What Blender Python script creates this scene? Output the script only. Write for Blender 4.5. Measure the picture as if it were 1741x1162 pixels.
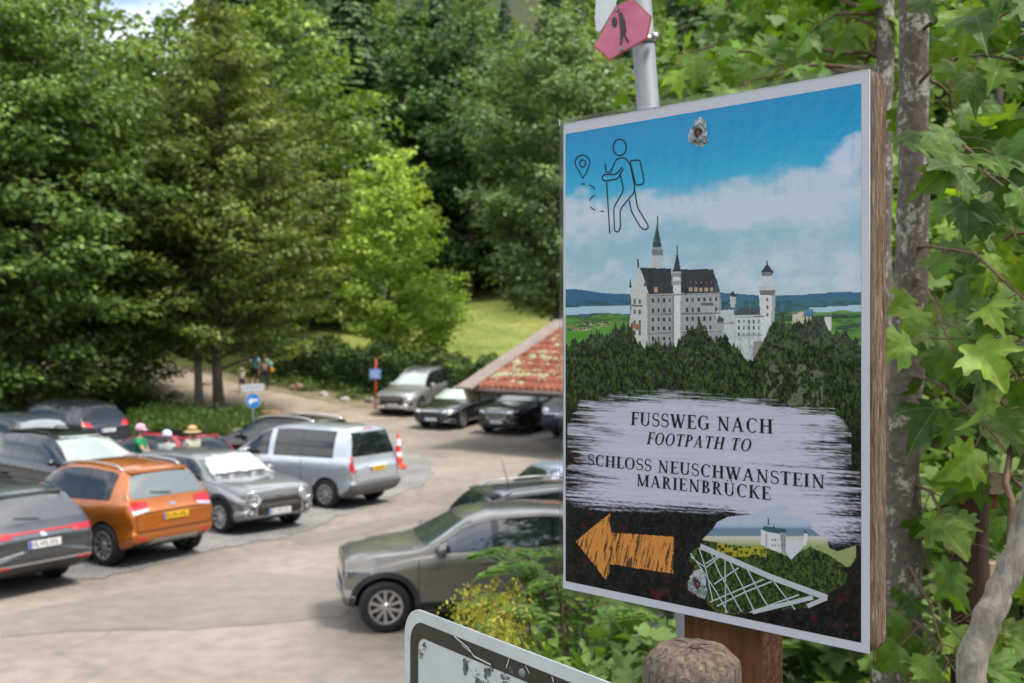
import bpy, bmesh, math, random
import numpy as np
from mathutils import Vector, Matrix
from mathutils.bvhtree import BVHTree

for o in list(bpy.data.objects):
    bpy.data.objects.remove(o)
S = bpy.context.scene
C = S.collection
PI = math.pi
R = math.radians
random.seed(7)
rng = np.random.default_rng(7)

# ------------------------------------------------------------------ camera, sky, sun
F = 1881.0            # focal length of the photograph in its own pixels
EYE = 3.85            # eye height over the car park
HOR = 570.0           # pixel row of the horizon
cd = bpy.data.cameras.new('camera')
cam = bpy.data.objects.new('camera', cd)
C.objects.link(cam)
cam.location = (0, 0, EYE)
cam.rotation_euler = (R(90), 0, 0)
cd.sensor_width = 36
cd.lens = 36 * F / 1741
cd.shift_y = -(581 - HOR) / 1741
cd.clip_start = 0.05
cd.clip_end = 2000
cd.dof.use_dof = True
cd.dof.focus_distance = 0.93
cd.dof.aperture_fstop = 12.0
cd.dof.aperture_blades = 7
S.camera = cam

SUN_EL, SUN_AZ = 60, 120     # azimuth in degrees, clockwise from +Y
w = bpy.data.worlds.new('World')
S.world = w
w.use_nodes = True
nt = w.node_tree
sky = nt.nodes.new('ShaderNodeTexSky')
sky.sky_type = 'NISHITA'
sky.sun_disc = False
sky.sun_elevation = R(SUN_EL)
sky.sun_rotation = R(SUN_AZ)
sky.air_density = 1.0
sky.dust_density = 2.5
sky.ozone_density = 1.0
bg = nt.nodes['Background']
bg.inputs[1].default_value = 0.15
# broken white cloud over the blue
tc = nt.nodes.new('ShaderNodeTexCoord')
mp = nt.nodes.new('ShaderNodeMapping')
mp.inputs['Scale'].default_value = (1, 1, 2.4)
cn = nt.nodes.new('ShaderNodeTexNoise')
cn.inputs['Scale'].default_value = 2.2
cn.inputs['Detail'].default_value = 7
cr = nt.nodes.new('ShaderNodeValToRGB')
cr.color_ramp.elements[0].position = 0.44
cr.color_ramp.elements[1].position = 0.60
mx = nt.nodes.new('ShaderNodeMix')
mx.data_type = 'RGBA'
nt.links.new(tc.outputs['Generated'], mp.inputs[0])
nt.links.new(mp.outputs[0], cn.inputs['Vector'])
nt.links.new(cn.outputs['Fac'], cr.inputs[0])
nt.links.new(cr.outputs[0], mx.inputs[0])
nt.links.new(sky.outputs[0], mx.inputs[6])
mx.inputs[7].default_value = (9.6, 9.7, 10.0, 1)
nt.links.new(mx.outputs[2], bg.inputs[0])

sl = bpy.data.lights.new('sun', 'SUN')
sun = bpy.data.objects.new('sun', sl)
C.objects.link(sun)
sl.energy = 2.6
sl.angle = R(14)
sl.color = (1.0, 0.94, 0.84)
az = R(SUN_AZ)
sd = Vector((math.sin(az) * math.cos(R(SUN_EL)), math.cos(az) * math.cos(R(SUN_EL)), math.sin(R(SUN_EL))))
sun.rotation_euler = sd.to_track_quat('Z', 'Y').to_euler()
sun.location = (0, -20, 40)

S.view_settings.view_transform = 'Standard'
S.view_settings.look = 'None'
S.view_settings.gamma = 1
S.view_settings.exposure = 0.75
S.render.engine = 'CYCLES'
S.cycles.max_bounces = 6
S.cycles.diffuse_bounces = 3
S.cycles.glossy_bounces = 3
S.cycles.transmission_bounces = 4
S.cycles.transparent_max_bounces = 6
S.cycles.caustics_reflective = False
S.cycles.caustics_refractive = False
S.cycles.use_denoising = True
S.cycles.sample_clamp_indirect = 6

# ------------------------------------------------------------------ helpers
def P(px, py, Y):
    """photograph pixel + distance -> point of the place"""
    return Vector(((px - 870.5) / F * Y, Y, EYE - (py - HOR) / F * Y))

def srgb(r, g, b):
    f = lambda c: (c / 255 / 12.92) if c / 255 <= 0.04045 else ((c / 255 + 0.055) / 1.055) ** 2.4
    return (f(r), f(g), f(b))

def tag(o, label=None, cat=None, group=None, kind=None):
    if label: o['label'] = label
    if cat: o['category'] = cat
    if group: o['group'] = group
    if kind: o['kind'] = kind
    return o

def empty(name, loc=(0, 0, 0), rz=0, label=None, cat=None, group=None):
    o = bpy.data.objects.new(name, None)
    o.empty_display_size = 0.2
    C.objects.link(o)
    o.location = loc
    o.rotation_euler = (0, 0, rz)
    return tag(o, label, cat, group)

def link(name, me, mats, parent=None, smooth=True):
    o = bpy.data.objects.new(name, me)
    C.objects.link(o)
    if mats is not None:
        if not isinstance(mats, (list, tuple)): mats = [mats]
        for m in mats: me.materials.append(m)
    if smooth and len(me.polygons):
        me.polygons.foreach_set('use_smooth', [True] * len(me.polygons))
    if parent is not None: o.parent = parent
    return o

def mesh(name, verts, faces, mats, parent=None, smooth=False, mi=None):
    me = bpy.data.meshes.new(name)
    me.from_pydata([tuple(v) for v in verts], [], faces)
    if mi is not None: me.polygons.foreach_set('material_index', mi)
    me.update()
    return link(name, me, mats, parent, smooth)

def np_mesh(name, V, Fc, mat, parent=None, col=None, smooth=False):
    """V (n,3), Fc (m,k) numpy arrays; col (n,3) point colours in attribute 'col'"""
    me = bpy.data.meshes.new(name)
    n, m, k = len(V), len(Fc), Fc.shape[1]
    me.vertices.add(n)
    me.vertices.foreach_set('co', np.ascontiguousarray(V, dtype=np.float32).ravel())
    me.loops.add(m * k)
    me.loops.foreach_set('vertex_index', np.ascontiguousarray(Fc, dtype=np.int32).ravel())
    me.polygons.add(m)
    me.polygons.foreach_set('loop_start', np.arange(0, m * k, k, dtype=np.int32))
    me.polygons.foreach_set('loop_total', np.full(m, k, dtype=np.int32))
    me.update(calc_edges=True)
    if col is not None:
        a = me.color_attributes.new('col', 'FLOAT_COLOR', 'POINT')
        c4 = np.ones((n, 4), dtype=np.float32)
        c4[:, :3] = col
        a.data.foreach_set('color', c4.ravel())
    me.validate()
    return link(name, me, mat, parent, smooth)

class MB:
    """collects simple solids into one mesh"""
    def __init__(s): s.v = []; s.f = []; s.mi = []
    def add(s, vs, fs, mi=0):
        b = len(s.v)
        s.v += [Vector(v) for v in vs]
        s.f += [tuple(b + i for i in f) for f in fs]
        s.mi += [mi] * len(fs)
    def box(s, lo, hi, M=None, mi=0):
        x0, y0, z0 = lo; x1, y1, z1 = hi
        vs = [Vector(p) for p in ((x0,y0,z0),(x1,y0,z0),(x1,y1,z0),(x0,y1,z0),(x0,y0,z1),(x1,y0,z1),(x1,y1,z1),(x0,y1,z1))]
        if M is not None: vs = [M @ v for v in vs]
        s.add(vs, [(0,3,2,1),(4,5,6,7),(0,1,5,4),(1,2,6,5),(2,3,7,6),(3,0,4,7)], mi)
    def tube(s, pts, rad, n=8, mi=0, caps=True, squash=None):
        pts = [Vector(p) for p in pts]
        if not hasattr(rad, '__len__'): rad = [rad] * len(pts)
        b = len(s.v); up = Vector((0.13, 0.21, 1)).normalized(); prev = None
        for i, p in enumerate(pts):
            d = (pts[min(i+1, len(pts)-1)] - pts[max(i-1, 0)]).normalized()
            if prev is None:
                a = d.cross(up)
                if a.length < 0.1: a = d.cross(Vector((1, 0, 0)))
            else:
                a = prev - d * prev.dot(d)
                if a.length < 1e-4: a = d.cross(up)
            a.normalize(); prev = a; c = d.cross(a)
            for k in range(n):
                t = 2 * PI * k / n
                s.v.append(p + (a * math.cos(t) + c * math.sin(t)) * rad[i])
        for i in range(len(pts) - 1):
            for k in range(n):
                s.f.append((b+i*n+k, b+i*n+(k+1)%n, b+(i+1)*n+(k+1)%n, b+(i+1)*n+k)); s.mi.append(mi)
        if caps:
            s.f.append(tuple(b+n-1-k for k in range(n))); s.mi.append(mi)
            e = b + (len(pts)-1)*n
            s.f.append(tuple(e+k for k in range(n))); s.mi.append(mi)
    def lathe(s, prof, n=24, M=None, mi=0, closed=False):
        """prof: (r, h) pairs turned about local z"""
        b = len(s.v)
        for r, h in prof:
            for k in range(n):
                t = 2*PI*k/n
                v = Vector((r*math.cos(t), r*math.sin(t), h))
                s.v.append(M @ v if M is not None else v)
        m = len(prof)
        for i in range(m if closed else m-1):
            j = (i+1) % m
            for k in range(n):
                s.f.append((b+i*n+k, b+i*n+(k+1)%n, b+j*n+(k+1)%n, b+j*n+k)); s.mi.append(mi)
    def ball(s, c, r, n=12, m=8, mi=0, M=None):
        prof = [(math.sin(PI*i/m), -math.cos(PI*i/m)) for i in range(m+1)]
        rr = Vector(r) if hasattr(r, '__len__') else Vector((r, r, r))
        T = Matrix.Translation(c) @ (M if M is not None else Matrix()) @ Matrix.Diagonal((rr.x, rr.y, rr.z, 1))
        prof[0] = (0.001, -1); prof[-1] = (0.001, 1)
        s.lathe(prof, n, T, mi)
    def build(s, name, mats, parent=None, smooth=False, bevel=0):
        o = mesh(name, s.v, s.f, mats, parent, smooth, s.mi)
        if bevel:
            b = o.modifiers.new('bevel', 'BEVEL'); b.width = bevel; b.segments = 2; b.limit_method = 'ANGLE'
        return o

# ------------------------------------------------------------------ materials
def base_mat(name):
    m = bpy.data.materials.new(name); m.use_nodes = True
    return m, m.node_tree, m.node_tree.nodes['Principled BSDF']

def mat(name, col, rough=0.6, metal=0.0, coat=0.0, coat_rough=0.03, noise=0.0, scale=8.0, bump=0.0, bump_scale=None, spec=0.5, stretch=None, col2=None, detail=6.0):
    m, t, p = base_mat(name)
    p.inputs['Roughness'].default_value = rough
    p.inputs['Metallic'].default_value = metal
    p.inputs['Coat Weight'].default_value = coat
    p.inputs['Coat Roughness'].default_value = coat_rough
    p.inputs['Specular IOR Level'].default_value = spec
    p.inputs['Base Color'].default_value = (*col, 1)
    if noise > 0 or col2 is not None or bump > 0:
        tc = t.nodes.new('ShaderNodeTexCoord'); mpn = t.nodes.new('ShaderNodeMapping')
        if stretch: mpn.inputs['Scale'].default_value = stretch
        t.links.new(tc.outputs['Object'], mpn.inputs[0])
    if noise > 0 or col2 is not None:
        n = t.nodes.new('ShaderNodeTexNoise'); n.inputs['Scale'].default_value = scale; n.inputs['Detail'].default_value = detail
        n.inputs['Roughness'].default_value = 0.65
        t.links.new(mpn.outputs[0], n.inputs['Vector'])
        r = t.nodes.new('ShaderNodeValToRGB')
        c2 = col2 if col2 is not None else tuple(c * (1 + noise) for c in col)
        c1 = col if col2 is not None else tuple(c * (1 - noise) for c in col)
        r.color_ramp.elements[0].position = 0.35; r.color_ramp.elements[1].position = 0.65
        r.color_ramp.elements[0].color = (*c1, 1); r.color_ramp.elements[1].color = (*c2, 1)
        t.links.new(n.outputs['Fac'], r.inputs[0]); t.links.new(r.outputs[0], p.inputs['Base Color'])
    if bump > 0:
        n2 = t.nodes.new('ShaderNodeTexNoise'); n2.inputs['Scale'].default_value = bump_scale or scale * 3; n2.inputs['Detail'].default_value = 5
        t.links.new(mpn.outputs[0], n2.inputs['Vector'])
        b = t.nodes.new('ShaderNodeBump'); b.inputs['Strength'].default_value = bump; b.inputs['Distance'].default_value = 0.02
        t.links.new(n2.outputs['Fac'], b.inputs['Height']); t.links.new(b.outputs[0], p.inputs['Normal'])
    return m

def leaf_mat(name, trans=0.35, rough=0.45, mul=(1, 1, 1)):
    """leaf: reads its own colour from the attribute 'col', lets some light through"""
    m, t, p = base_mat(name)
    a = t.nodes.new('ShaderNodeAttribute'); a.attribute_name = 'col'
    mm = t.nodes.new('ShaderNodeMix'); mm.data_type = 'RGBA'; mm.blend_type = 'MULTIPLY'; mm.inputs[0].default_value = 1
    mm.inputs[7].default_value = (*mul, 1)
    t.links.new(a.outputs['Color'], mm.inputs[6]); t.links.new(mm.outputs[2], p.inputs['Base Color'])
    p.inputs['Roughness'].default_value = rough
    p.inputs['Specular IOR Level'].default_value = 0.35
    tr = t.nodes.new('ShaderNodeBsdfTranslucent')
    m2 = t.nodes.new('ShaderNodeMix'); m2.data_type = 'RGBA'; m2.blend_type = 'MULTIPLY'; m2.inputs[0].default_value = 1
    m2.inputs[7].default_value = (1.35, 1.3, 0.55, 1)
    t.links.new(mm.outputs[2], m2.inputs[6]); t.links.new(m2.outputs[2], tr.inputs[0])
    s = t.nodes.new('ShaderNodeMixShader'); s.inputs[0].default_value = trans
    t.links.new(p.outputs[0], s.inputs[1]); t.links.new(tr.outputs[0], s.inputs[2])
    t.links.new(s.outputs[0], t.nodes['Material Output'].inputs['Surface'])
    return m

def ground_mat(name, cols, scale, rough=0.9, bump=0.4, bscale=40, fine=0.25, fscale=60, stretch=None, cracks=0):
    """large soft patches of cols[0..2], fine grain on top"""
    m, t, p = base_mat(name)
    p.inputs['Roughness'].default_value = rough
    p.inputs['Specular IOR Level'].default_value = 0.25
    tc = t.nodes.new('ShaderNodeTexCoord'); mpn = t.nodes.new('ShaderNodeMapping')
    if stretch: mpn.inputs['Scale'].default_value = stretch
    t.links.new(tc.outputs['Object'], mpn.inputs[0])
    n = t.nodes.new('ShaderNodeTexNoise'); n.inputs['Scale'].default_value = scale; n.inputs['Detail'].default_value = 9; n.inputs['Roughness'].default_value = 0.62
    n.inputs['Distortion'].default_value = 0.6
    t.links.new(mpn.outputs[0], n.inputs['Vector'])
    r = t.nodes.new('ShaderNodeValToRGB')
    els = r.color_ramp.elements
    els[0].position = 0.33; els[1].position = 0.68
    els[0].color = (*cols[0], 1); els[1].color = (*cols[-1], 1)
    for i, c in enumerate(cols[1:-1]):
        e = els.new(0.33 + 0.35 * (i + 1) / (len(cols) - 1)); e.color = (*c, 1)
    t.links.new(n.outputs['Fac'], r.inputs[0])
    f = t.nodes.new('ShaderNodeTexNoise'); f.inputs['Scale'].default_value = fscale; f.inputs['Detail'].default_value = 4
    t.links.new(tc.outputs['Object'], f.inputs['Vector'])
    fr = t.nodes.new('ShaderNodeMapRange'); fr.inputs[1].default_value = 0.3; fr.inputs[2].default_value = 0.7
    fr.inputs[3].default_value = 1 - fine; fr.inputs[4].default_value = 1 + fine
    t.links.new(f.outputs['Fac'], fr.inputs[0])
    mm = t.nodes.new('ShaderNodeMix'); mm.data_type = 'RGBA'; mm.blend_type = 'MULTIPLY'; mm.inputs[0].default_value = 1
    t.links.new(r.outputs[0], mm.inputs[6]); t.links.new(fr.outputs[0], mm.inputs[7])
    t.links.new(mm.outputs[2], p.inputs['Base Color'])
    if cracks:
        # fine wandering cracks and seams, only in places
        vo = t.nodes.new('ShaderNodeTexVoronoi'); vo.feature = 'DISTANCE_TO_EDGE'; vo.inputs['Scale'].default_value = cracks
        ds = t.nodes.new('ShaderNodeTexNoise'); ds.inputs['Scale'].default_value = 1.3; ds.inputs['Detail'].default_value = 4
        va = t.nodes.new('ShaderNodeVectorMath'); va.operation = 'ADD'
        t.links.new(tc.outputs['Object'], ds.inputs['Vector']); t.links.new(tc.outputs['Object'], va.inputs[0]); t.links.new(ds.outputs['Color'], va.inputs[1]); t.links.new(va.outputs[0], vo.inputs['Vector'])
        c1 = t.nodes.new('ShaderNodeMapRange'); c1.inputs[1].default_value = 0.0; c1.inputs[2].default_value = 0.012; c1.inputs[3].default_value = 0.84; c1.inputs[4].default_value = 1.0
        t.links.new(vo.outputs['Distance'], c1.inputs[0])
        gr = t.nodes.new('ShaderNodeTexNoise'); gr.inputs['Scale'].default_value = 38; gr.inputs['Detail'].default_value = 2
        t.links.new(tc.outputs['Object'], gr.inputs['Vector'])
        g1 = t.nodes.new('ShaderNodeMapRange'); g1.inputs[1].default_value = 0.64; g1.inputs[2].default_value = 0.70; g1.inputs[3].default_value = 1.0; g1.inputs[4].default_value = 0.75
        t.links.new(gr.outputs['Fac'], g1.inputs[0])
        k1 = t.nodes.new('ShaderNodeMath'); k1.operation = 'MULTIPLY'; t.links.new(c1.outputs[0], k1.inputs[0]); t.links.new(g1.outputs[0], k1.inputs[1])
        m3 = t.nodes.new('ShaderNodeMix'); m3.data_type = 'RGBA'; m3.blend_type = 'MULTIPLY'; m3.inputs[0].default_value = 1
        t.links.new(mm.outputs[2], m3.inputs[6]); t.links.new(k1.outputs[0], m3.inputs[7]); t.links.new(m3.outputs[2], p.inputs['Base Color'])
    b = t.nodes.new('ShaderNodeBump'); b.inputs['Strength'].default_value = bump; b.inputs['Distance'].default_value = 0.03
    g = t.nodes.new('ShaderNodeTexNoise'); g.inputs['Scale'].default_value = bscale; g.inputs['Detail'].default_value = 5
    t.links.new(tc.outputs['Object'], g.inputs['Vector']); t.links.new(g.outputs['Fac'], b.inputs['Height'])
    t.links.new(b.outputs[0], p.inputs['Normal'])
    return m

# ------------------------------------------------------------------ terrain
def sstep(a, b, x):
    t = np.clip((x - a) / (b - a), 0, 1)
    return t * t * (3 - 2 * t)

YP = [-60, 0, 30, 36, 42, 45, 48, 54, 60, 95, 110, 150, 250, 420]
ZP = [0, 0, 0, 0.10, 0.32, 0.52, 0.80, 1.45, 2.1, 7.9, 12, 30, 85, 130]
def H(x, y):
    x = np.asarray(x, float); y = np.asarray(y, float)
    z = np.interp(y, YP, ZP)
    z = np.where(y > 100, 9 + (z - 9) * (1 - .62 * sstep(.16, .42, -x / np.maximum(y, 1))), z)
    z = z + 0.045 * np.maximum(0, -x - 5) * sstep(43, 50, y) * (1 - sstep(70, 90, y))
    # roadside bank under the camera; it keeps on to the right as a wooded slope
    edge = 4.3 + 9.5 * sstep(1.2, 3.6, x)
    near = 2.25 * (1 - sstep(edge, edge + 4.3, y))
    far_r = 1.6 * sstep(5.8, 8.5, x - 0.10 * (y - 14)) * (1 - sstep(24, 34, y))
    # mound with the trees at the far left edge of the car park
    md = 0.55 * np.exp(-(((x + 11.5) / 3.2) ** 2 + ((y - 42.0) / 2.2) ** 2))
    return np.maximum(z, 0) + np.maximum(near, far_r) * (y > -80) + md

def axis(lo, hi, flo, fhi, step, growth=1.25):
    a = list(np.arange(flo, fhi + 1e-6, step)); s = step; v = flo
    left = []
    while v > lo:
        s *= growth; v -= s; left.append(v)
    s = step; v = fhi; right = []
    while v < hi:
        s *= growth; v += s; right.append(v)
    return np.array(left[::-1] + a + right)
GX = axis(-320, 320, -24, 16, 0.5); GY = axis(-60, 420, -1, 60, 0.5)
X_, Y_ = np.meshgrid(GX, GY)
V = np.stack([X_.ravel(), Y_.ravel(), H(X_, Y_).ravel()], 1)
nx, ny = len(GX), len(GY)
ii, jj = np.meshgrid(np.arange(nx - 1), np.arange(ny - 1))
b0 = (jj * nx + ii).ravel()
Fq = np.stack([b0, b0 + 1, b0 + 1 + nx, b0 + nx], 1)
m_ground = ground_mat('earth_and_grass', [(0.045, 0.062, 0.016), (0.075, 0.085, 0.03), (0.13, 0.105, 0.065)], 0.35, fine=0.4, fscale=14)
tag(np_mesh('ground', V, Fq, m_ground, smooth=True), 'earth and rough grass carrying the car park, bank and wood', 'ground', kind='structure')

def sheet(name, poly, off, m, label=None, cat=None, step=0.5, jitter=0.0):
    """a sheet laid over the terrain; poly in plan metres, cut on the terrain's own grid"""
    pts = []
    n = len(poly)
    for i in range(n):
        a = Vector(poly[i]); b = Vector(poly[(i+1) % n])
        k = max(1, int((b - a).length / 0.35)) if jitter else 1
        for q in range(k):
            p = a.lerp(b, q / k)
            if jitter: p = p + Vector((random.uniform(-1, 1), random.uniform(-1, 1))) * jitter
            pts.append(p)
    bm = bmesh.new()
    f = bm.faces.new([bm.verts.new((p[0], p[1], 0)) for p in pts])
    xs = [p[0] for p in pts]; ys = [p[1] for p in pts]
    for g in GX:
        if min(xs) < g < max(xs): bmesh.ops.bisect_plane(bm, geom=bm.verts[:]+bm.edges[:]+bm.faces[:], plane_co=(g,0,0), plane_no=(1,0,0))
    for g in GY:
        if min(ys) < g < max(ys): bmesh.ops.bisect_plane(bm, geom=bm.verts[:]+bm.edges[:]+bm.faces[:], plane_co=(0,g,0), plane_no=(0,1,0))
    for v in bm.verts: v.co.z = float(H(v.co.x, v.co.y)) + off
    bmesh.ops.recalc_face_normals(bm, faces=bm.faces)
    me = bpy.data.meshes.new(name); bm.to_mesh(me); bm.free()
    if me.polygons and me.polygons[0].normal.z < 0: me.flip_normals()
    return tag(link(name, me, m, smooth=True), label, cat, kind='structure')

def G(px, py):
    """pixel -> plan point on the ground"""
    lo, hi = 8.0, 120.0
    for _ in range(50):
        y = (lo + hi) / 2
        x = (px - 870.5) / F * y
        z = EYE - (py - HOR) / F * y
        if z > float(H(x, y)): lo = y
        else: hi = y
    return (x, y)

m_asph = ground_mat('worn_asphalt', [(0.195, 0.168, 0.138), (0.245, 0.212, 0.177), (0.30, 0.262, 0.22)], 0.22, fine=0.13, fscale=3.5, cracks=.16, bump=0.3, bscale=18, stretch=(1, 1, 1))
m_grav = ground_mat('grey_gravel', [(0.16, 0.16, 0.155), (0.22, 0.215, 0.205), (0.28, 0.27, 0.25)], 0.5, fine=0.45, fscale=22, bump=0.8, bscale=25)
m_path = ground_mat('beige_dirt', [(0.22, 0.175, 0.13), (0.31, 0.25, 0.19), (0.37, 0.31, 0.24)], 0.4, fine=0.25, fscale=9)
m_verge = ground_mat('stony_verge', [(0.10, 0.10, 0.04), (0.19, 0.165, 0.10), (0.27, 0.23, 0.165)], 0.8, fine=0.35, fscale=12)
m_patch = ground_mat('dark_asphalt_repair', [(0.185, 0.161, 0.136), (0.215, 0.187, 0.158), (0.245, 0.214, 0.182)], 0.35, fine=0.10, fscale=3.5, bump=.15)
m_mead = ground_mat('meadow_grass', [(0.12, 0.165, 0.03), (0.19, 0.225, 0.05), (0.27, 0.27, 0.085)], 0.22, fine=0.35, fscale=3)

sheet('car_park', [(-24, 9.0), (0.5, 9.0), (1.3, 12), (3.2, 18.2), (5.6, 24), (8.4, 33), (9, 37), (4, 43.8), (-4, 46.5), (-7.4, 45.5), (-8.5, 41.3),
      (-9.2, 39.6), (-14, 39.0), (-23, 39)], 0.012, m_asph, 'worn beige asphalt of the car park', 'car park', jitter=0.12)
gp = [G(740, 805), G(716, 826), G(640, 858), G(560, 885), G(530, 903), G(380, 935), G(170, 985), G(-80, 1010), (-20, 20), (-22, 38), (-13, 38.4), (-10, 38.5), G(560, 722), G(640, 735), G(690, 765), G(730, 785)]
sheet('gravel_strip', gp, 0.024, m_grav, 'grey gravel under the parked row of cars', 'gravel', jitter=0.10)
sheet('gravel_strip', [G(880, 740), G(925, 755), G(1010, 800), (5.2, 24.5), (7.0, 30), (8.4, 36.5), (3.0, 43), G(800, 735)], 0.022, m_grav, 'grey gravel in front of the low tiled roof', 'gravel', jitter=0.10)
sheet('footpath', [(-24, 58), (-24, 50.5), (-16, 48.0), (-12.8, 46.3), (-9.4, 43.2), (-8.2, 41.8), (-4, 44.5), (-4.5, 46.4), (-8, 49.2), (-12, 52.4), (-16, 56.5)], 0.030, m_path,
      'beige dirt footpath climbing past the trees', 'path', jitter=0.12)
sheet('grass_verge', [(-4.0, 46.2), (-3.2, 46.6), (-3, 48.6), (-8, 50.6), (-13, 54.0), (-16, 57), (-17, 56.6), (-12.2, 51.0), (-8.2, 48.1), (-5.2, 46.4)], 0.040, m_verge,
      'stony strip with thin grass at the foot of the hedge', 'verge', jitter=0.14)
sheet('asphalt_repair', [G(0, 1085), G(120, 1075), G(330, 1072), G(585, 1050), G(600, 1010), G(590, 985), G(430, 975), G(200, 1010), G(0, 1050)], 0.018, m_patch, 'darker worn band across the asphalt', 'asphalt', jitter=0.05)
sheet('asphalt_repair', [G(470, 915), G(560, 905), G(700, 872), G(760, 866), G(740, 880), G(640, 905), G(520, 930)], 0.018, m_patch, 'darker worn patch beside the silver van', 'asphalt', jitter=0.05)
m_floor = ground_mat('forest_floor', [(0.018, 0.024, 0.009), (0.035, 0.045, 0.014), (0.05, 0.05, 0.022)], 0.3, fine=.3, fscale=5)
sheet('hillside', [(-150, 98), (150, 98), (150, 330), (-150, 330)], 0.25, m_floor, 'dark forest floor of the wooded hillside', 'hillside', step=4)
sheet('meadow', [(-20, 58), (-8, 52.4), (9, 50.0), (24, 50), (40, 96), (-32, 96)], 0.05, m_mead, 'bright green meadow rising behind the hedge', 'meadow', step=2)
# ------------------------------------------------------------------ cars
m_tyre = mat('tyre_rubber', (0.018, 0.018, 0.019), 0.75, spec=0.3, noise=0.2, scale=20)
m_rim = mat('alloy', (0.62, 0.62, 0.64), 0.28, 0.9)
m_rimdark = mat('dark_alloy', (0.05, 0.05, 0.055), 0.35, 0.6)
m_plas = mat('black_plastic', (0.02, 0.02, 0.022), 0.5, noise=0.15, scale=30)
m_trim = mat('gloss_black_trim', (0.008, 0.008, 0.009), 0.12, coat=0.6)
m_glass = mat('car_glass', (0.010, 0.014, 0.015), 0.04, coat=.25, spec=.6)
m_wind = mat('windscreen_glass', (0.06, 0.08, 0.075), 0.05, coat=.6, spec=.7)
m_glassb = mat('sky_glass', (0.02, 0.03, 0.035), 0.03, coat=1.0, spec=1.0)
m_chrome = mat('chrome', (0.75, 0.75, 0.77), 0.12, 1.0)
m_silver = mat('satin_silver', (0.5, 0.5, 0.5), 0.35, 0.7)
m_red = mat('red_lamp_glass', (0.45, 0.008, 0.012), 0.12, coat=1.0)
m_clear = mat('clear_lamp_glass', (0.55, 0.57, 0.6), 0.08, 0.4, coat=1.0)
m_amber = mat('amber_lamp', (0.7, 0.2, 0.02), 0.2, coat=1.0)
m_plate = mat('white_plate', (0.72, 0.73, 0.74), 0.35)
m_platey = mat('yellow_plate', (0.75, 0.47, 0.02), 0.35)
m_blue = mat('plate_blue', (0.02, 0.09, 0.5), 0.35)
m_ink = mat('plate_black', (0.02, 0.02, 0.02), 0.4)
m_seam = mat('panel_gap', (0.01, 0.01, 0.01), 0.7)

def paint(name, col, metal=0.5, rough=0.32):
    m, t, p = base_mat(name)
    p.inputs['Base Color'].default_value = (*col, 1)
    p.inputs['Metallic'].default_value = metal
    p.inputs['Roughness'].default_value = rough
    p.inputs['Coat Weight'].default_value = 1.0
    p.inputs['Coat Roughness'].default_value = 0.04
    # flake and road dust: a little uneven gloss
    tc = t.nodes.new('ShaderNodeTexCoord'); n = t.nodes.new('ShaderNodeTexNoise'); n.inputs['Scale'].default_value = 3.0; n.inputs['Detail'].default_value = 6
    mr = t.nodes.new('ShaderNodeMapRange'); mr.inputs[1].default_value = 0.3; mr.inputs[2].default_value = 0.75; mr.inputs[3].default_value = rough - 0.06; mr.inputs[4].default_value = rough + 0.16
    t.links.new(tc.outputs['Object'], n.inputs['Vector']); t.links.new(n.outputs['Fac'], mr.inputs[0]); t.links.new(mr.outputs[0], p.inputs['Roughness'])
    return m

def smooth1(pts, sig, L):
    s = np.arange(-0.4, L + 0.4, 0.01)
    z = np.interp(s, [p[0] for p in pts], [p[1] for p in pts])
    k = np.exp(-0.5 * (np.arange(-40, 41) * 0.01 / sig) ** 2); k /= k.sum()
    zz = np.convolve(np.pad(z, 40, mode='edge'), k, mode='valid')
    return lambda q: np.interp(q, s, zz)

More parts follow.
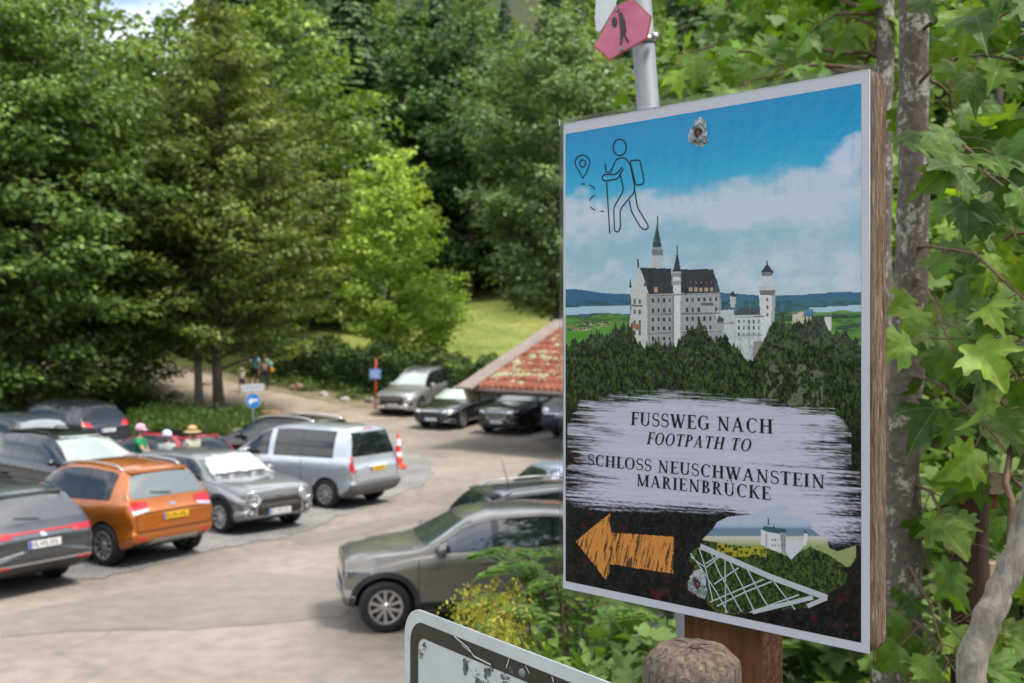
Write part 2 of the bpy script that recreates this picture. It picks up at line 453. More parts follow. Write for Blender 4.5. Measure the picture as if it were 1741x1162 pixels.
class Body:
    def __init__(b, L, W, Hh, top, belt, clear=0.2, tum=0.36, front=0.80, rear=0.90, topsig=0.05):
        sx, sz = L / top[-1][0], Hh / max(p[1] for p in top)
        b.L, b.W, b.H = L, W, Hh; b.nth = .22
        b.sx, b.sz = sx, sz
        b.top = smooth1([(x * sx, z * sz) for x, z in top], topsig, L)
        b.belt = smooth1([(x * sx, z * sz) for x, z in belt], 0.1, L)
        W2 = W / 2
        b.plan = smooth1([(0, front * W2), (0.06, (front + .07) * W2), (0.16, (front + .13) * W2 if front < .85 else .97 * W2), (0.4, 0.985 * W2), (0.8, W2), (L - 0.8, W2), (L - 0.3, 0.98 * W2),
                          (L - 0.12, (rear + .05) * W2), (L, rear * W2)], 0.04, L)
        b.clr = smooth1([(0, clear + 0.12), (0.3, clear + 0.02), (0.6, clear), (L - 0.6, clear), (L - 0.45, clear + 0.03), (L - 0.2, clear + 0.12), (L, clear + 0.22)], 0.05, L)
        b.tum = tum
    def edge(b, s):
        w = float(b.plan(s)); zT = float(b.top(s)); zB = float(b.belt(s))
        cr = 0.035 + 0.03 * min(1, max(0, zT - zB) / 0.45)
        zB = min(zB, zT - cr - 0.012); h = zT - cr - zB
        ye = w * 0.95 - 0.012 - b.tum * h - 0.06 * sstep(0.1, 0.3, h)
        return w, zT, zB, cr, h, ye
    def ring(b, s):
        w, zT, zB, cr, h, ye = b.edge(s)
        zc = float(b.clr(s)); d = zB - zc
        pts = [(0, zc), (w*.5, zc), (w*.86, zc), (w*.95, zc+.04), (w*.985, zc+.11), (w*.992, zc+.16 if d > .3 else zc + d*.4), (w*.972, zc+d*.34), (w*.975, zc+d*.55),
               (w*1.0, zc+d*.74), (w*.992, zc+d*.86), (w*.968, zc+d*.97), (w*.95, zB)]
        ys = w * 0.95 - 0.012
        for t in (.12, .3, .5, .7, .88):
            y = ys + (ye - ys) * t + 0.05 * h * math.sin(PI * t)
            pts.append((y, zB + (zT - cr - zB) * t))
        for f in (1.0, .985, .95, .88, .75, .55, .3, 0.0):
            pts.append((ye * f, zT - cr * f ** 3.2))
        return pts
    def build(b, wheels, wr):
        # stations at even arc length along the top line
        s = np.linspace(0, b.L, 900); z = b.top(s)
        arc = np.concatenate([[0], np.cumsum(np.hypot(np.diff(s), np.diff(z)))])
        st = np.interp(np.arange(0, arc[-1], 0.06), arc, s)
        st = np.unique(np.round(np.concatenate([st, [0, 0.01, 0.03, 0.06, 0.1, 0.16, b.L-0.01, b.L-0.03, b.L-0.06, b.L-0.1, b.L-0.16, b.L]]), 4))
        keep = [st[0]]
        for q in st[1:]:
            if q - keep[-1] > 0.008: keep.append(q)
        bm = bmesh.new(); rings = []
        for q in keep:
            r = b.ring(q); x = b.L / 2 - q
            full = r + [(-y, z) for y, z in r[-2:0:-1]]
            rings.append([bm.verts.new((x, y, z)) for y, z in full])
        n = len(rings[0])
        def cap(ring, sgn):
            cz = sum(v.co.z for v in ring) / n; prev = ring
            for f, dx in ((.96, .012), (.85, .028), (.6, .04), (.3, .045)):
                nr = [bm.verts.new((v.co.x + sgn * dx, v.co.y * f, cz + (v.co.z - cz) * f)) for v in ring]
                for k in range(n):
                    q = [prev[k], prev[(k+1) % n], nr[(k+1) % n], nr[k]]
                    bm.faces.new(q if sgn < 0 else q[::-1])
                prev = nr
            bm.faces.new(prev if sgn < 0 else prev[::-1])
        for a, c in zip(rings[:-1], rings[1:]):
            for k in range(n): bm.faces.new((a[k], a[(k+1) % n], c[(k+1) % n], c[k]))
        cap(rings[0], 1); cap(rings[-1], -1)
        bmesh.ops.recalc_face_normals(bm, faces=bm.faces)
        b.bvh = BVHTree.FromBMesh(bm)
        me = bpy.data.meshes.new('body'); bm.to_mesh(me); bm.free()
        cb = MB()
        for s_ in wheels:
            for sy in (-1, 1):
                M = Matrix.Translation((b.L/2 - s_, sy * (b.W/2 - 0.14), wr)) @ Matrix.Rotation(R(90), 4, 'X')
                prof = [(0.001, -0.24), (wr + .055, -0.24), (wr + .055, 0.24), (0.001, 0.24)]
                cb.lathe(prof, 36, M)
        cm = bpy.data.meshes.new('c'); cm.from_pydata([tuple(v) for v in cb.v], [], cb.f); cm.update()
        bmc = bmesh.new(); bmc.from_mesh(cm)
        bmesh.ops.remove_doubles(bmc, verts=bmc.verts, dist=0.003)
        bmesh.ops.recalc_face_normals(bmc, faces=bmc.faces); bmc.to_mesh(cm); bmc.free()
        o1 = bpy.data.objects.new('t1', me); o2 = bpy.data.objects.new('t2', cm); C.objects.link(o1); C.objects.link(o2)
        md = o1.modifiers.new('b', 'BOOLEAN'); md.object = o2; md.operation = 'DIFFERENCE'; md.solver = 'EXACT'
        dg = bpy.context.evaluated_depsgraph_get(); dg.update()
        out = bpy.data.meshes.new_from_object(o1.evaluated_get(dg))
        bpy.data.objects.remove(o1); bpy.data.objects.remove(o2); bpy.data.meshes.remove(cm)
        idx = []
        for p in out.polygons:
            c = p.center; d = 0
            for s_ in wheels:
                if math.hypot(c.x - (b.L/2 - s_), c.z - wr) < wr + 0.058 and abs(c.y) < b.W/2 - 0.004: d = 1
            if c.z < float(b.clr(b.L/2 - c.x)) + 0.015: d = 1
            idx.append(d)
        out.polygons.foreach_set('material_index', idx)
        return out
    # --- pieces that follow the skin
    def patch(b, ax, sgn, poly, off, grid=0.08):
        bm = bmesh.new()
        mk = (lambda u, v: (u, 0, v)) if ax == 'y' else ((lambda u, v: (0, u, v)) if ax == 'x' else (lambda u, v: (u, v, 0)))
        try: bm.faces.new([bm.verts.new(mk(u, v)) for u, v in poly])
        except ValueError: return bm
        us = [p[0] for p in poly]; vs = [p[1] for p in poly]
        nu = Vector(mk(1, 0)); nv = Vector(mk(0, 1))
        for lo, hi, nn in ((min(us), max(us), nu), (min(vs), max(vs), nv)):
            k = int((hi - lo) / grid)
            for i in range(1, k + 1):
                bmesh.ops.bisect_plane(bm, geom=bm.verts[:]+bm.edges[:]+bm.faces[:], plane_co=nn * (lo + (hi-lo) * i / (k + 1)), plane_no=nn)
        d = {'x': Vector((-sgn, 0, 0)), 'y': Vector((0, -sgn, 0)), 'z': Vector((0, 0, -sgn))}[ax]
        for v in list(bm.verts):
            org = v.co - d * 5
            hit, nrm, _, _ = b.bvh.ray_cast(org, d)
            if hit is None or (ax == 'x' and abs(nrm.x) < b.nth): bm.verts.remove(v)
            else: v.co = hit + nrm * off
        bmesh.ops.recalc_face_normals(bm, faces=bm.faces)
        for f in bm.faces:
            if f.normal.dot(-d) < 0: f.normal_flip()
        return bm

def put(name, bms, m, parent):
    bm = bmesh.new()
    for q in bms:
        me = bpy.data.meshes.new('q'); q.to_mesh(me); q.free(); bm.from_mesh(me); bpy.data.meshes.remove(me)
    me = bpy.data.meshes.new(name); bm.to_mesh(me); bm.free()
    return link(name, me, m, parent, smooth=True)

WHEELS = {}
def wheel(car, r, x, y, style='silver', spokes=5):
    key = (round(r, 3), style, spokes)
    if key not in WHEELS:
        a = MB()
        a.lathe([(r*.64, -.10), (r*.72, -.108), (r*.9, -.112), (r*.975, -.095), (r, -.06), (r, .06), (r*.975, .095), (r*.9, .112), (r*.72, .108), (r*.64, .10)], 40, closed=True)
        b_ = MB()
        b_.lathe([(r*.60, -.095), (r*.665, -.10), (r*.665, .104), (r*.60, .10), (r*.585, .05)], 40, mi=0)
        b_.lathe([(0.001, .045), (r*.3, .04), (r*.6, .02)], 30, mi=1)
        b_.lathe([(0.001, .085), (r*.10, .085), (r*.15, .07), (r*.16, .04)], 20, mi=0)
        for k in range(spokes):
            for dd in (-1, 1):
                t = 2*PI*k/spokes + dd * (0.16 if spokes <= 6 else 0.07)
                t2 = 2*PI*k/spokes + dd * (0.32 if spokes <= 6 else 0.1)
                w1, w2 = r*.05, r*.062
                p1 = Vector((math.cos(t)*r*.13, math.sin(t)*r*.13, 0)); p2 = Vector((math.cos(t2)*r*.62, math.sin(t2)*r*.62, 0))
                n = Vector((-(p2-p1).y, (p2-p1).x, 0)).normalized()
                vs = [p1-n*w1+Vector((0,0,.045)), p1+n*w1+Vector((0,0,.045)), p2+n*w2+Vector((0,0,.05)), p2-n*w2+Vector((0,0,.05))]
                vs += [p1-n*w1+Vector((0,0,.08)), p1+n*w1+Vector((0,0,.08)), p2+n*w2+Vector((0,0,.092)), p2-n*w2+Vector((0,0,.092))]
                b_.add(vs, [(4,5,6,7),(0,1,5,4),(1,2,6,5),(2,3,7,6),(3,0,4,7)], 0)
        WHEELS[key] = (a, b_)
    a, b_ = WHEELS[key]
    if isinstance(a, MB):
        t = a.build('wheel', m_tyre, car, True)
        rr = b_.build('rim', [m_rim if style == 'silver' else m_rimdark, m_plas], t, False)
        WHEELS[key] = (t, rr)
    else:
        t = a.copy(); rr = b_.copy(); C.objects.link(t); C.objects.link(rr); t.parent = car; rr.parent = t
    t.location = (x, y, r)
    t.rotation_euler = (R(-90) if y > 0 else R(90), random.uniform(0, 0), 0)
    return t

def arc(cx, cz, r, a0, a1, n=18):
    return [(cx + r*math.cos(R(a0 + (a1-a0)*i/n)), cz + r*math.sin(R(a0 + (a1-a0)*i/n))) for i in range(n+1)]

TOPS = {
 'suv': ([(0,.92),(.10,.98),(.45,1.04),(1.15,1.10),(1.30,1.13),(2.02,1.58),(2.35,1.655),(3.0,1.68),(3.75,1.64),(4.08,1.57),(4.36,1.17),(4.44,1.0),(4.5,.93)],
         [(0,.76),(.9,.97),(1.3,1.0),(3.4,1.07),(4.5,1.10)]),
 'hatch': ([(0,.68),(.12,.78),(.5,.87),(1.15,.96),(1.3,1.0),(2.05,1.36),(2.4,1.44),(3.0,1.45),(3.6,1.40),(3.85,1.33),(4.15,1.0),(4.22,.9),(4.3,.84)],
         [(0,.62),(.9,.84),(1.3,.88),(3.2,.95),(4.3,.97)]),
 'cross': ([(0,.95),(.08,1.01),(.45,1.055),(.95,1.10),(1.06,1.12),(1.72,1.47),(2.05,1.54),(2.75,1.56),(3.3,1.52),(3.72,1.42),(4.02,1.08),(4.12,.93),(4.18,.88)],
         [(0,.78),(.9,.98),(1.3,1.01),(2.9,1.06),(3.4,1.12),(4.18,1.14)]),
 'mini': ([(0,.84),(.08,.90),(.4,.955),(1.05,.995),(1.2,1.01),(1.72,1.37),(2.0,1.43),(2.8,1.44),(3.6,1.40),(3.92,1.35),(4.14,.95),(4.2,.86),(4.25,.82)],
         [(0,.66),(.9,.90),(1.3,.93),(4.25,.95)]),
 'van': ([(0,.92),(.10,.99),(.35,1.07),(.85,1.16),(1.0,1.21),(1.65,1.66),(1.95,1.76),(2.5,1.80),(3.6,1.79),(4.08,1.765),(4.20,1.68),(4.30,1.2),(4.34,.98),(4.38,.92)],
         [(0,.80),(.8,1.05),(1.0,1.07),(4.38,1.10)]),
 'mpv': ([(0,.84),(.1,.93),(.5,1.02),(1.0,1.09),(1.15,1.13),(2.0,1.58),(2.4,1.68),(3.2,1.70),(4.3,1.66),(4.55,1.58),(4.75,1.2),(4.82,1.0),(4.85,.92)],
         [(0,.76),(.9,.98),(1.3,1.0),(4.85,1.08)]),
 'estate': ([(0,.66),(.1,.78),(.5,.88),(1.2,.97),(1.35,1.0),(2.1,1.38),(2.45,1.46),(3.1,1.48),(4.0,1.43),(4.3,1.36),(4.6,1.02),(4.68,.9),(4.75,.85)],
         [(0,.66),(.9,.86),(1.3,.9),(4.75,1.0)]),
}

def plate_at(B, car, end, z, col=m_plate, w=0.52):
    sg = 1 if end == 'front' else -1
    hit, n, _, _ = B.bvh.ray_cast(Vector((sg*5, 0, z)), Vector((-sg, 0, 0)))
    x = hit.x + sg * 0.012
    M = Matrix.Translation((x, 0, z)) @ Matrix.Diagonal((sg, sg, 1, 1))
    a = MB(); a.box((-.006, -w/2, -.055), (.006, w/2, .055), M, 0)
    pl = a.build('licence_plate', col, car)
    c = MB(); c.box((.007, -w/2+.004, -.05), (.009, -w/2+.045, .05), M, 0)
    y = -w/2 + .07
    for k in range(8):
        if k in (2, 5): y += .022
        c.box((.007, y, -.034), (.009, y+.014, .034), M, 1); c.box((.007, y+.016, (.02, -.034, .0)[k % 3]), (.009, y+.036, (.034, -.02, .012)[k % 3]), M, 1)
        y += .046
    c.build('plate_marks', [m_blue, m_ink], pl)
    return pl

def make_car(kind, x, y, heading, L, W, Hh, pm, label, group=None, cat='car', wr=0.34, wb=2.65, fo=0.86, tum=0.36, clear=0.2, glass=m_glass,
             win=None, front=None, rear=None, clad=False, rails=None, style='silver', spokes=5, plate_f=m_plate, plate_r=m_plate, black_roof=False,
             z_extra=0, fwd_r=0.80, rear_r=0.90, handles=True, ws_mat=None, rg=(0.93, 0.35), scr=None, topsig=0.05, spoiler=True, seams=True, antenna=False, roofmat=None, name='parked_car', rg_mat=None, split=False):
    fx, fy = math.cos(R(heading)), math.sin(R(heading))
    e = 1.3
    gz = [float(H(x + fx*s_, y + fy*s_)) for s_ in (-e, 0, e)]
    car = empty(name, (x, y, float(H(x, y)) + 0.024), R(heading), label, cat, group)
    pitch = -math.atan2(gz[2] - gz[0], 2 * e)
    car.rotation_euler = (0, pitch, R(heading))
    car.location.z = (gz[0] + gz[2]) / 2 + 0.02
    top, belt = TOPS[kind]
    B = Body(L, W, Hh, top, belt, clear, tum, fwd_r, rear_r, topsig)
    if kind == 'van': B.nth = .12
    wheels = (fo, fo + wb)
    me = B.build(wheels, wr)
    body = link('body', me, [pm, m_plas], car, smooth=True)
    L2 = L / 2
    for s_ in wheels:
        for sy in (1, -1):
            wheel(car, wr, L2 - s_, sy * (W/2 - 0.118), style, spokes)
    # glass house
    ss = np.linspace(0, L, 600)
    ed = [B.edge(q) for q in ss]
    hh = np.array([q[4] for q in ed]); zt = np.array([q[1] for q in ed]); zb = np.array([q[2] for q in ed]); ye = np.array([q[5] for q in ed]); zc = np.array([q[1] - q[3] for q in ed])
    imax = int(np.argmax(zt))
    s_at = lambda z, rearside: float(np.interp(-z, -zt[imax:], ss[imax:])) if rearside else float(np.interp(z, zt[:imax], ss[:imax]))
    yeat = lambda s_: float(np.interp(s_, ss, ye))
    def endglass(z0, z1, rearside, f=0.93, inset=0.0):
        zs = np.linspace(z0, z1, 9)
        rt = [(yeat(s_at(z, rearside)) * f - inset, z) for z in zs]
        return rt + [(-y, z) for y, z in rt[::-1]]
    zr = Hh
    beltm = float(B.belt(L * 0.3))
    sb = float(np.interp(0.3, [0, 1], [0, 1]))
    z0 = (scr[0] if scr else TOPS_SCR[kind][0]) * B.sz; z1 = (scr[1] if scr else TOPS_SCR[kind][1]) * B.sz
    put('windscreen', [B.patch('x', 1, endglass(z0, z1, False, .95), 0.006)], ws_mat or m_wind, car)
    r0, r1 = TOPS_SCR[kind][2] * B.sz, TOPS_SCR[kind][3] * B.sz
    put('rear_window', [B.patch('x', -1, endglass(r0, r1, True, rg[0]), 0.006)], rg_mat or glass, car)
    # side windows
    wins = [(a * B.sx, c * B.sx) for a, c in (win or TOPS_WIN[kind])]
    for sy in (1, -1):
        lo = lambda q: float(np.interp(q, ss, zb)) + 0.035
        hi = lambda q: float(np.interp(q, ss, zc)) - 0.045
        def wpoly(a, c, g=0.0):
            qs = [q for q in np.linspace(a, c, 15) if hi(q) - lo(q) > 0.05]
            if len(qs) < 3: return None
            return [(L2 - q, lo(q) - g) for q in qs] + [(L2 - q, hi(q) + g) for q in qs[::-1]]
        fr = wpoly(wins[0][0] - .03, wins[-1][1] + .03, 0.018)
        put('window_trim', [B.patch('y', sy, q_, 0.004) for q_ in ([wpoly(a - .03, c + .03, .018) for a, c in wins] if split else [fr]) if q_], m_trim, car)
        for a, c in wins:
            pp = wpoly(a, c)
            if pp: put('side_window', [B.patch('y', sy, pp, 0.009)], glass, car)
        # gaps round the doors
        if seams:
            d0 = L2 - (wheels[0] + wr + .10)
            cuts = [d0] + [L2 - (w_[1] + wins[i+1][0]) / 2 for i, w_ in enumerate(wins[:-1]) if i < 2]
            if len(cuts) < 3: cuts.append(L2 - (wheels[1] - wr + .02))
            for cx in cuts[:3]:
                zz = float(B.belt(L2 - cx)) - .01
                put('door_gap', [B.patch('y', sy, [(cx-.006, clear+.16), (cx+.006, clear+.16), (cx+.006, zz), (cx-.006, zz)], 0.003)], m_seam, car)
            for cx in cuts[1:3]:
                zz = float(B.belt(L2 - cx)) - .13
                hit, n, _, _ = B.bvh.ray_cast(Vector((cx + .12, sy*3, zz)), Vector((0, -sy, 0)))
                if hit and handles:
                    a = MB(); a.box((-.085, -.018, -.014), (.085, .022, .014), Matrix.Translation(hit)); a.build('door_handle', pm if not hasattr(handles, 'name') else handles, car, bevel=.008)
    # bonnet edges and boot lid
    s1 = s_at(z0, False) - .02
    for sy in (1, -1):
        yw = W/2 * .80
        put('bonnet_gap', [B.patch('z', 1, [(L2 - .14, sy*(yw-.10)), (L2 - .14, sy*(yw-.088)), (L2 - s1, sy*(yw+.012)), (L2 - s1, sy*yw)], 0.003, .05)], m_seam, car)
        put('boot_gap', [B.patch('x', -1, [(sy*W/2*.80, .60*B.sz), (sy*(W/2*.80+.010), .60*B.sz), (sy*(W/2*.83+.010), r0 - .02), (sy*W/2*.83, r0 - .02)], 0.003, .05)], m_seam, car)
    put('boot_gap', [B.patch('x', -1, [(-W/2*.80, .592*B.sz), (W/2*.80, .592*B.sz), (W/2*.80, .603*B.sz), (-W/2*.80, .603*B.sz)], 0.003, .05)], m_seam, car)
    put('rear_wiper', [B.patch('x', -1, [(-.03, r0+.02), (.36, r0+.07), (.36, r0+.085), (-.03, r0+.045)], 0.020, .05)], m_plas, car)
    # mirrors
    ms = s_at(z0 + .06, False) + (0.10 if kind == 'cross' else 0.28)
    for sy in (1, -1):
        zz = float(B.belt(ms)) + 0.09
        hit, n, _, _ = B.bvh.ray_cast(Vector((L2 - ms, sy*3, zz)), Vector((0, -sy, 0)))
        if hit:
            a = MB(); a.ball(Vector((hit.x, hit.y + sy*.15, zz + .01)), (.075, .12, .075), 12, 8, 0)
            a.box((-.03, -.07, -.05), (.03, .07, -.01), Matrix.Translation((hit.x, hit.y + sy*.05, zz)), 1)
            mo = a.build('wing_mirror', [pm, m_plas], car, True)
            g = MB(); g.box((-.078, -.09, -.05), (-.066, .09, .05), Matrix.Translation((hit.x, hit.y + sy*.15, zz + .01))); g.build('mirror_glass', m_glass, mo)
    if clad:
        cm_ = clad if hasattr(clad, 'name') else m_plas
        for sy in (1, -1):
            ps = []
            for s_ in wheels:
                cx = L2 - s_
                outer = arc(cx, wr, wr + .125, -28, 208); inner = arc(cx, wr, wr + .057, 208, -28)
                ps.append(B.patch('y', sy, outer + inner, 0.010, 0.05))
            ps.append(B.patch('y', sy, [(L2 - wheels[1] + wr + .06, clear + .02), (L2 - wheels[0] - wr - .06, clear + .02), (L2 - wheels[0] - wr - .09, clear + .17), (L2 - wheels[1] + wr + .09, clear + .17)], 0.010))
            put('arch_cladding', ps, cm_, car)
    if rails:
        ra, rb, rm = rails
        for sy in (1, -1):
            qs = np.linspace(ra * B.sx, rb * B.sx, 12)
            pts = []
            for i, q in enumerate(qs):
                w_, zT, zB, crr, h_, y_ = B.edge(q)
                lift = 0.045 if 0 < i < 11 else -0.01
                pts.append((L2 - q, sy * (y_ - .045), zT - crr * .6 + lift))
            a = MB(); a.tube(pts, .017, 8); a.build('roof_rail', rm, car, True)
    if roofmat:
        put('roof_skin', [B.patch('z', 1, [(L2 - q, y) for q, y in [(wins[0][0]+.55*B.sx, .50), (wins[-1][1]+.05, .50), (wins[-1][1]+.05, -.50), (wins[0][0]+.55*B.sx, -.50)]], 0.005)], roofmat, car)
    if spoiler:
        s_ = s_at(r1 + .01, True); yy = yeat(s_) * .92
        a = MB()
        x0 = L2 - s_
        zt_ = float(B.top(s_))
        a.add([(x0+.10, -yy, zt_+.012), (x0-.07, -yy*.96, zt_-.012), (x0-.07, yy*.96, zt_-.012), (x0+.10, yy, zt_+.012), (x0+.10, -yy, zt_-.03), (x0-.07, -yy*.96, zt_-.045), (x0-.07, yy*.96, zt_-.045), (x0+.10, yy, zt_-.03)],
              [(0,1,2,3),(4,7,6,5),(0,4,5,1),(1,5,6,2),(2,6,7,3),(3,7,4,0)])
        a.build('rear_spoiler', pm, car, bevel=.008)
    if antenna:
        a = MB(); q = L*.80; a.tube([(L2-q, 0, float(B.top(q))-.01), (L2-q-.12, 0, float(B.top(q))+.42)], [.008, .004], 6); a.build('antenna', m_plas, car)
    # front and rear furniture:  (name, view, polygon, material, lift, mirrored)
    for side, items in (('f', front or []), ('r', rear or [])):
        for it in items:
            nm, poly, mm, off, mir = it
            sg = 1 if side == 'f' else -1
            for q in ((1, -1) if mir else (1,)):
                pp = [(y * q, z * B.sz if True else z) for y, z in poly]
                put(nm, [B.patch('x', sg, pp, off, 0.05)], mm, car)
    if plate_f is not None: plate_at(B, car, 'front', PLZ[kind][0] * B.sz, plate_f)
    if plate_r is not None: plate_at(B, car, 'rear', PLZ[kind][1] * B.sz, plate_r)
    car['B'] = 0; del car['B']
    return car, B

TOPS_SCR = {'suv': (1.15, 1.60, 1.14, 1.56), 'hatch': (1.02, 1.38, .98, 1.33), 'cross': (1.13, 1.49, 1.06, 1.42), 'mini': (1.03, 1.38, .93, 1.34),
            'van': (1.23, 1.70, 1.15, 1.66), 'mpv': (1.15, 1.60, 1.15, 1.58), 'estate': (1.02, 1.40, 1.0, 1.36)}
TOPS_WIN = {'suv': [(1.35, 2.30), (2.36, 3.22), (3.28, 3.95)], 'hatch': [(1.35, 2.40), (2.46, 3.25), (3.3, 3.7)], 'cross': [(1.15, 2.02), (2.12, 2.88), (2.92, 3.3)],
            'mini': [(1.25, 2.1), (2.16, 3.0), (3.05, 3.75)], 'van': [(1.1, 1.95), (2.15, 2.95), (3.0, 3.75)], 'mpv': [(1.2, 2.45), (2.52, 3.45), (3.52, 4.4)],
            'estate': [(1.4, 2.45), (2.52, 3.4), (3.46, 4.2)]}
PLZ = {'suv': (.50, .82), 'hatch': (.42, .72), 'cross': (.46, .8), 'mini': (.42, .72), 'van': (.5, .86), 'mpv': (.5, .85), 'estate': (.45, .78)}

def hl(y0, y1, z0, z1, m=m_clear, slant=.05, n='headlight'):
    return (n, [(y0, z0), (y1, z0 + slant), (y1, z1 + slant * .6), (y0, z1)], m, .006, True)
def band(n, y, z0, z1, m, off=.005, y2=None):
    y2 = y if y2 is None else y2
    return (n, [(-y, z0), (y, z0), (y2, z1), (-y2, z1)], m, off, False)

pt_orange = paint('burnt_orange_paint', (0.46, 0.13, 0.012), 0.4, 0.3)
pt_grey = paint('slate_grey_paint', (0.085, 0.095, 0.105), 0.6)
pt_mini = paint('mid_grey_paint', (0.24, 0.25, 0.255), 0.5)
pt_silver = paint('pale_silver_paint', (0.50, 0.54, 0.58), 0.5)
pt_olive = paint('olive_grey_paint', (0.20, 0.185, 0.155), 0.55)
pt_black = paint('black_paint', (0.011, 0.011, 0.013), 0.2, 0.25)
pt_maroon = paint('dark_plum_paint', (0.022, 0.012, 0.016), 0.3, 0.25)
pt_navy = paint('deep_blue_paint', (0.010, 0.022, 0.055), 0.4, 0.28)
pt_ink = paint('midnight_paint', (0.018, 0.022, 0.034), 0.4, 0.28)
pt_red = paint('bright_red_paint', (0.33, 0.012, 0.03), 0.2, 0.3)
pt_lblue = paint('ice_blue_paint', (0.42, 0.50, 0.60), 0.3)
pt_sil2 = paint('warm_silver_paint', (0.33, 0.33, 0.325), 0.6)
G1 = 'cars parked in the left rows'; G2 = 'cars parked by the tiled roof'; G3 = 'cars parked below the sign'

suv_tail = [('tail_light', [(.42, .90), (.80, .93), (.88, 1.06), (.60, 1.04)], m_red, .007, True), band('rear_bumper', .85, .40, .60, m_plas, .012)]
# dark grey SUV cut by the left edge
make_car('suv', -8.80, 17.6, 146, 4.52, 1.86, 1.57, pt_grey, 'slate grey car with full width tail lamp strip, cut by the left edge', G1, wr=.35, wb=2.68, rails=(2.1, 3.9, m_plas), glass=m_trim,
         rg_mat=mat('grey_rear_glass', (.10, .105, .11), .12, coat=1), style='dark',
         rear=[band('tail_light', .80, .985, 1.015, m_red, .007), ('tail_light', [(.48, .94), (.86, .94), (.88, 1.03), (.50, 1.03)], m_red, .009, True), band('rear_bumper', .86, .30, .55, m_plas, .012),
               band('bumper_trim', .80, .52, .55, m_silver, .014), ('reflector', [(.55, .50), (.80, .50), (.80, .53), (.55, .53)], m_red, .016, True),
               ('maker_badge', arc(0, .93, .055, 0, 340), m_chrome, .012, False)])
make_car('suv', -7.42, 19.83, 146, 4.12, 1.84, 1.66, pt_orange, 'burnt orange car seen from behind with silver roof rails', G1, wr=.35, fo=.78, wb=2.67, rails=(1.95, 3.9, m_silver), plate_r=m_platey, clad=pt_orange, win=[(1.35, 2.25), (2.31, 3.10), (3.16, 3.85)],
         rg_mat=mat('pale_rear_glass', (.16, .19, .19), .06, coat=1),
         rear=[('tail_light', [(.47, .98), (.80, .93), (.88, 1.04), (.86, 1.10), (.50, 1.09)], m_red, .007, True), ('reversing_light', [(.50, .94), (.78, .90), (.80, .945), (.49, .985)], m_clear, .008, True),
               band('boot_crease', .62, .90, .915, m_seam, .003), band('bumper_crease', .84, .615, .625, m_seam, .003), ('reflector', [(.56, .46), (.76, .47), (.76, .52), (.56, .51)], m_red, .008, True),
               band('skid_plate', .56, .36, .47, m_silver, .016, .44), ('maker_badge', [(-.07, .99), (0, .97), (.07, .99), (.07, 1.01), (0, 1.03), (-.07, 1.01)], m_chrome, .012, False),
               band('boot_handle', .14, .745, .77, m_seam, .006)])
# grey compact with sunshade
mm_shade = mat('silvery_sunshade', (0.47, 0.48, 0.50), 0.35, 0.2, bump=1.0, bump_scale=7, noise=.14, scale=6)
mc, MBd = make_car('mini', -6.15, 22.95, -41, 4.25, 1.80, 1.45, pt_mini, 'mid grey small car facing right with a crumpled white sunshade over its windscreen', G1, wr=.325, wb=2.67, fo=.70, tum=.26, fwd_r=.90, clad=True, plate_f=m_plate,
    front=[('grille', [(-.50, .29), (.50, .29), (.56, .44), (.52, .62), (.42, .68), (-.42, .68), (-.52, .62), (-.56, .44)], m_chrome, .006, False),
           ('grille_mesh', [(-.475, .31), (.475, .31), (.53, .44), (.495, .605), (.40, .655), (-.40, .655), (-.495, .605), (-.53, .44)], m_plas, .012, False),
           band('grille_bar', .44, .575, .585, m_silver, .016), band('grille_bar', .46, .53, .54, m_silver, .016), band('lower_grille', .50, .20, .26, m_plas, .010),
           ('fog_light', arc(.66, .44, .07, 0, 345), m_plas, .010, True), ('fog_light_glass', arc(.66, .44, .045, 0, 345), m_clear, .018, True),
           ('bonnet_badge', [(-.05, .70), (.05, .70), (.05, .72), (-.05, .72)], m_chrome, .01, False)])
# round headlights, each a chrome ring round a domed lens
for sy in (1, -1):
    hit, n_h, _, _ = MBd.bvh.ray_cast(Vector((5, sy*.60, .70)), Vector((-1, 0, 0)))
    ax = (Vector((1, sy*.34, .22))).normalized(); Mh = Matrix.Translation(hit - ax*.035) @ ax.to_track_quat('Z', 'Y').to_matrix().to_4x4()
    a = MB(); a.lathe([(.115, .0), (.150, .0), (.158, .03), (.152, .052), (.132, .060), (.118, .052), (.112, .03)], 32, Mh, closed=True); hlp = a.build('headlight', m_chrome, mc, True)
    a = MB(); a.lathe([(.001, .062), (.04, .060), (.08, .052), (.116, .040)], 28, Mh); a.build('headlight_glass', m_clear, hlp, True)
    a = MB(); a.lathe([(.045, .0635), (.062, .0625), (.062, .060), (.045, .061)], 24, Mh, closed=True); a.build('lamp_ring', m_plas, hlp, True)
# sunshade
bm = MBd.patch('x', 1, [(-.66, 1.00), (-.3, .965), (.1, .985), (.45, .965), (.70, 1.01), (.66, 1.12), (.64, 1.24), (.54, 1.36), (.2, 1.385), (-.15, 1.37), (-.5, 1.385), (-.62, 1.22), (-.68, 1.1)], 0.03, .045)
for v in bm.verts:
    v.co.x += .022 * math.sin(v.co.y * 23 + v.co.z * 9) + .016 * math.sin(v.co.z * 41 + v.co.y * 13); v.co.z += .006 * math.sin(v.co.y * 37)
me = bpy.data.meshes.new('sunshade'); bm.to_mesh(me); bm.free()
sh = link('windscreen_sunshade', me, mm_shade)
sh.matrix_world = Matrix.Translation(mc.location) @ mc.rotation_euler.to_matrix().to_4x4()
so = sh.modifiers.new('thick', 'SOLIDIFY'); so.thickness = .006
tag(sh, 'crumpled white reflective sunshade spread on the windscreen of the mid grey car', 'sunshade')
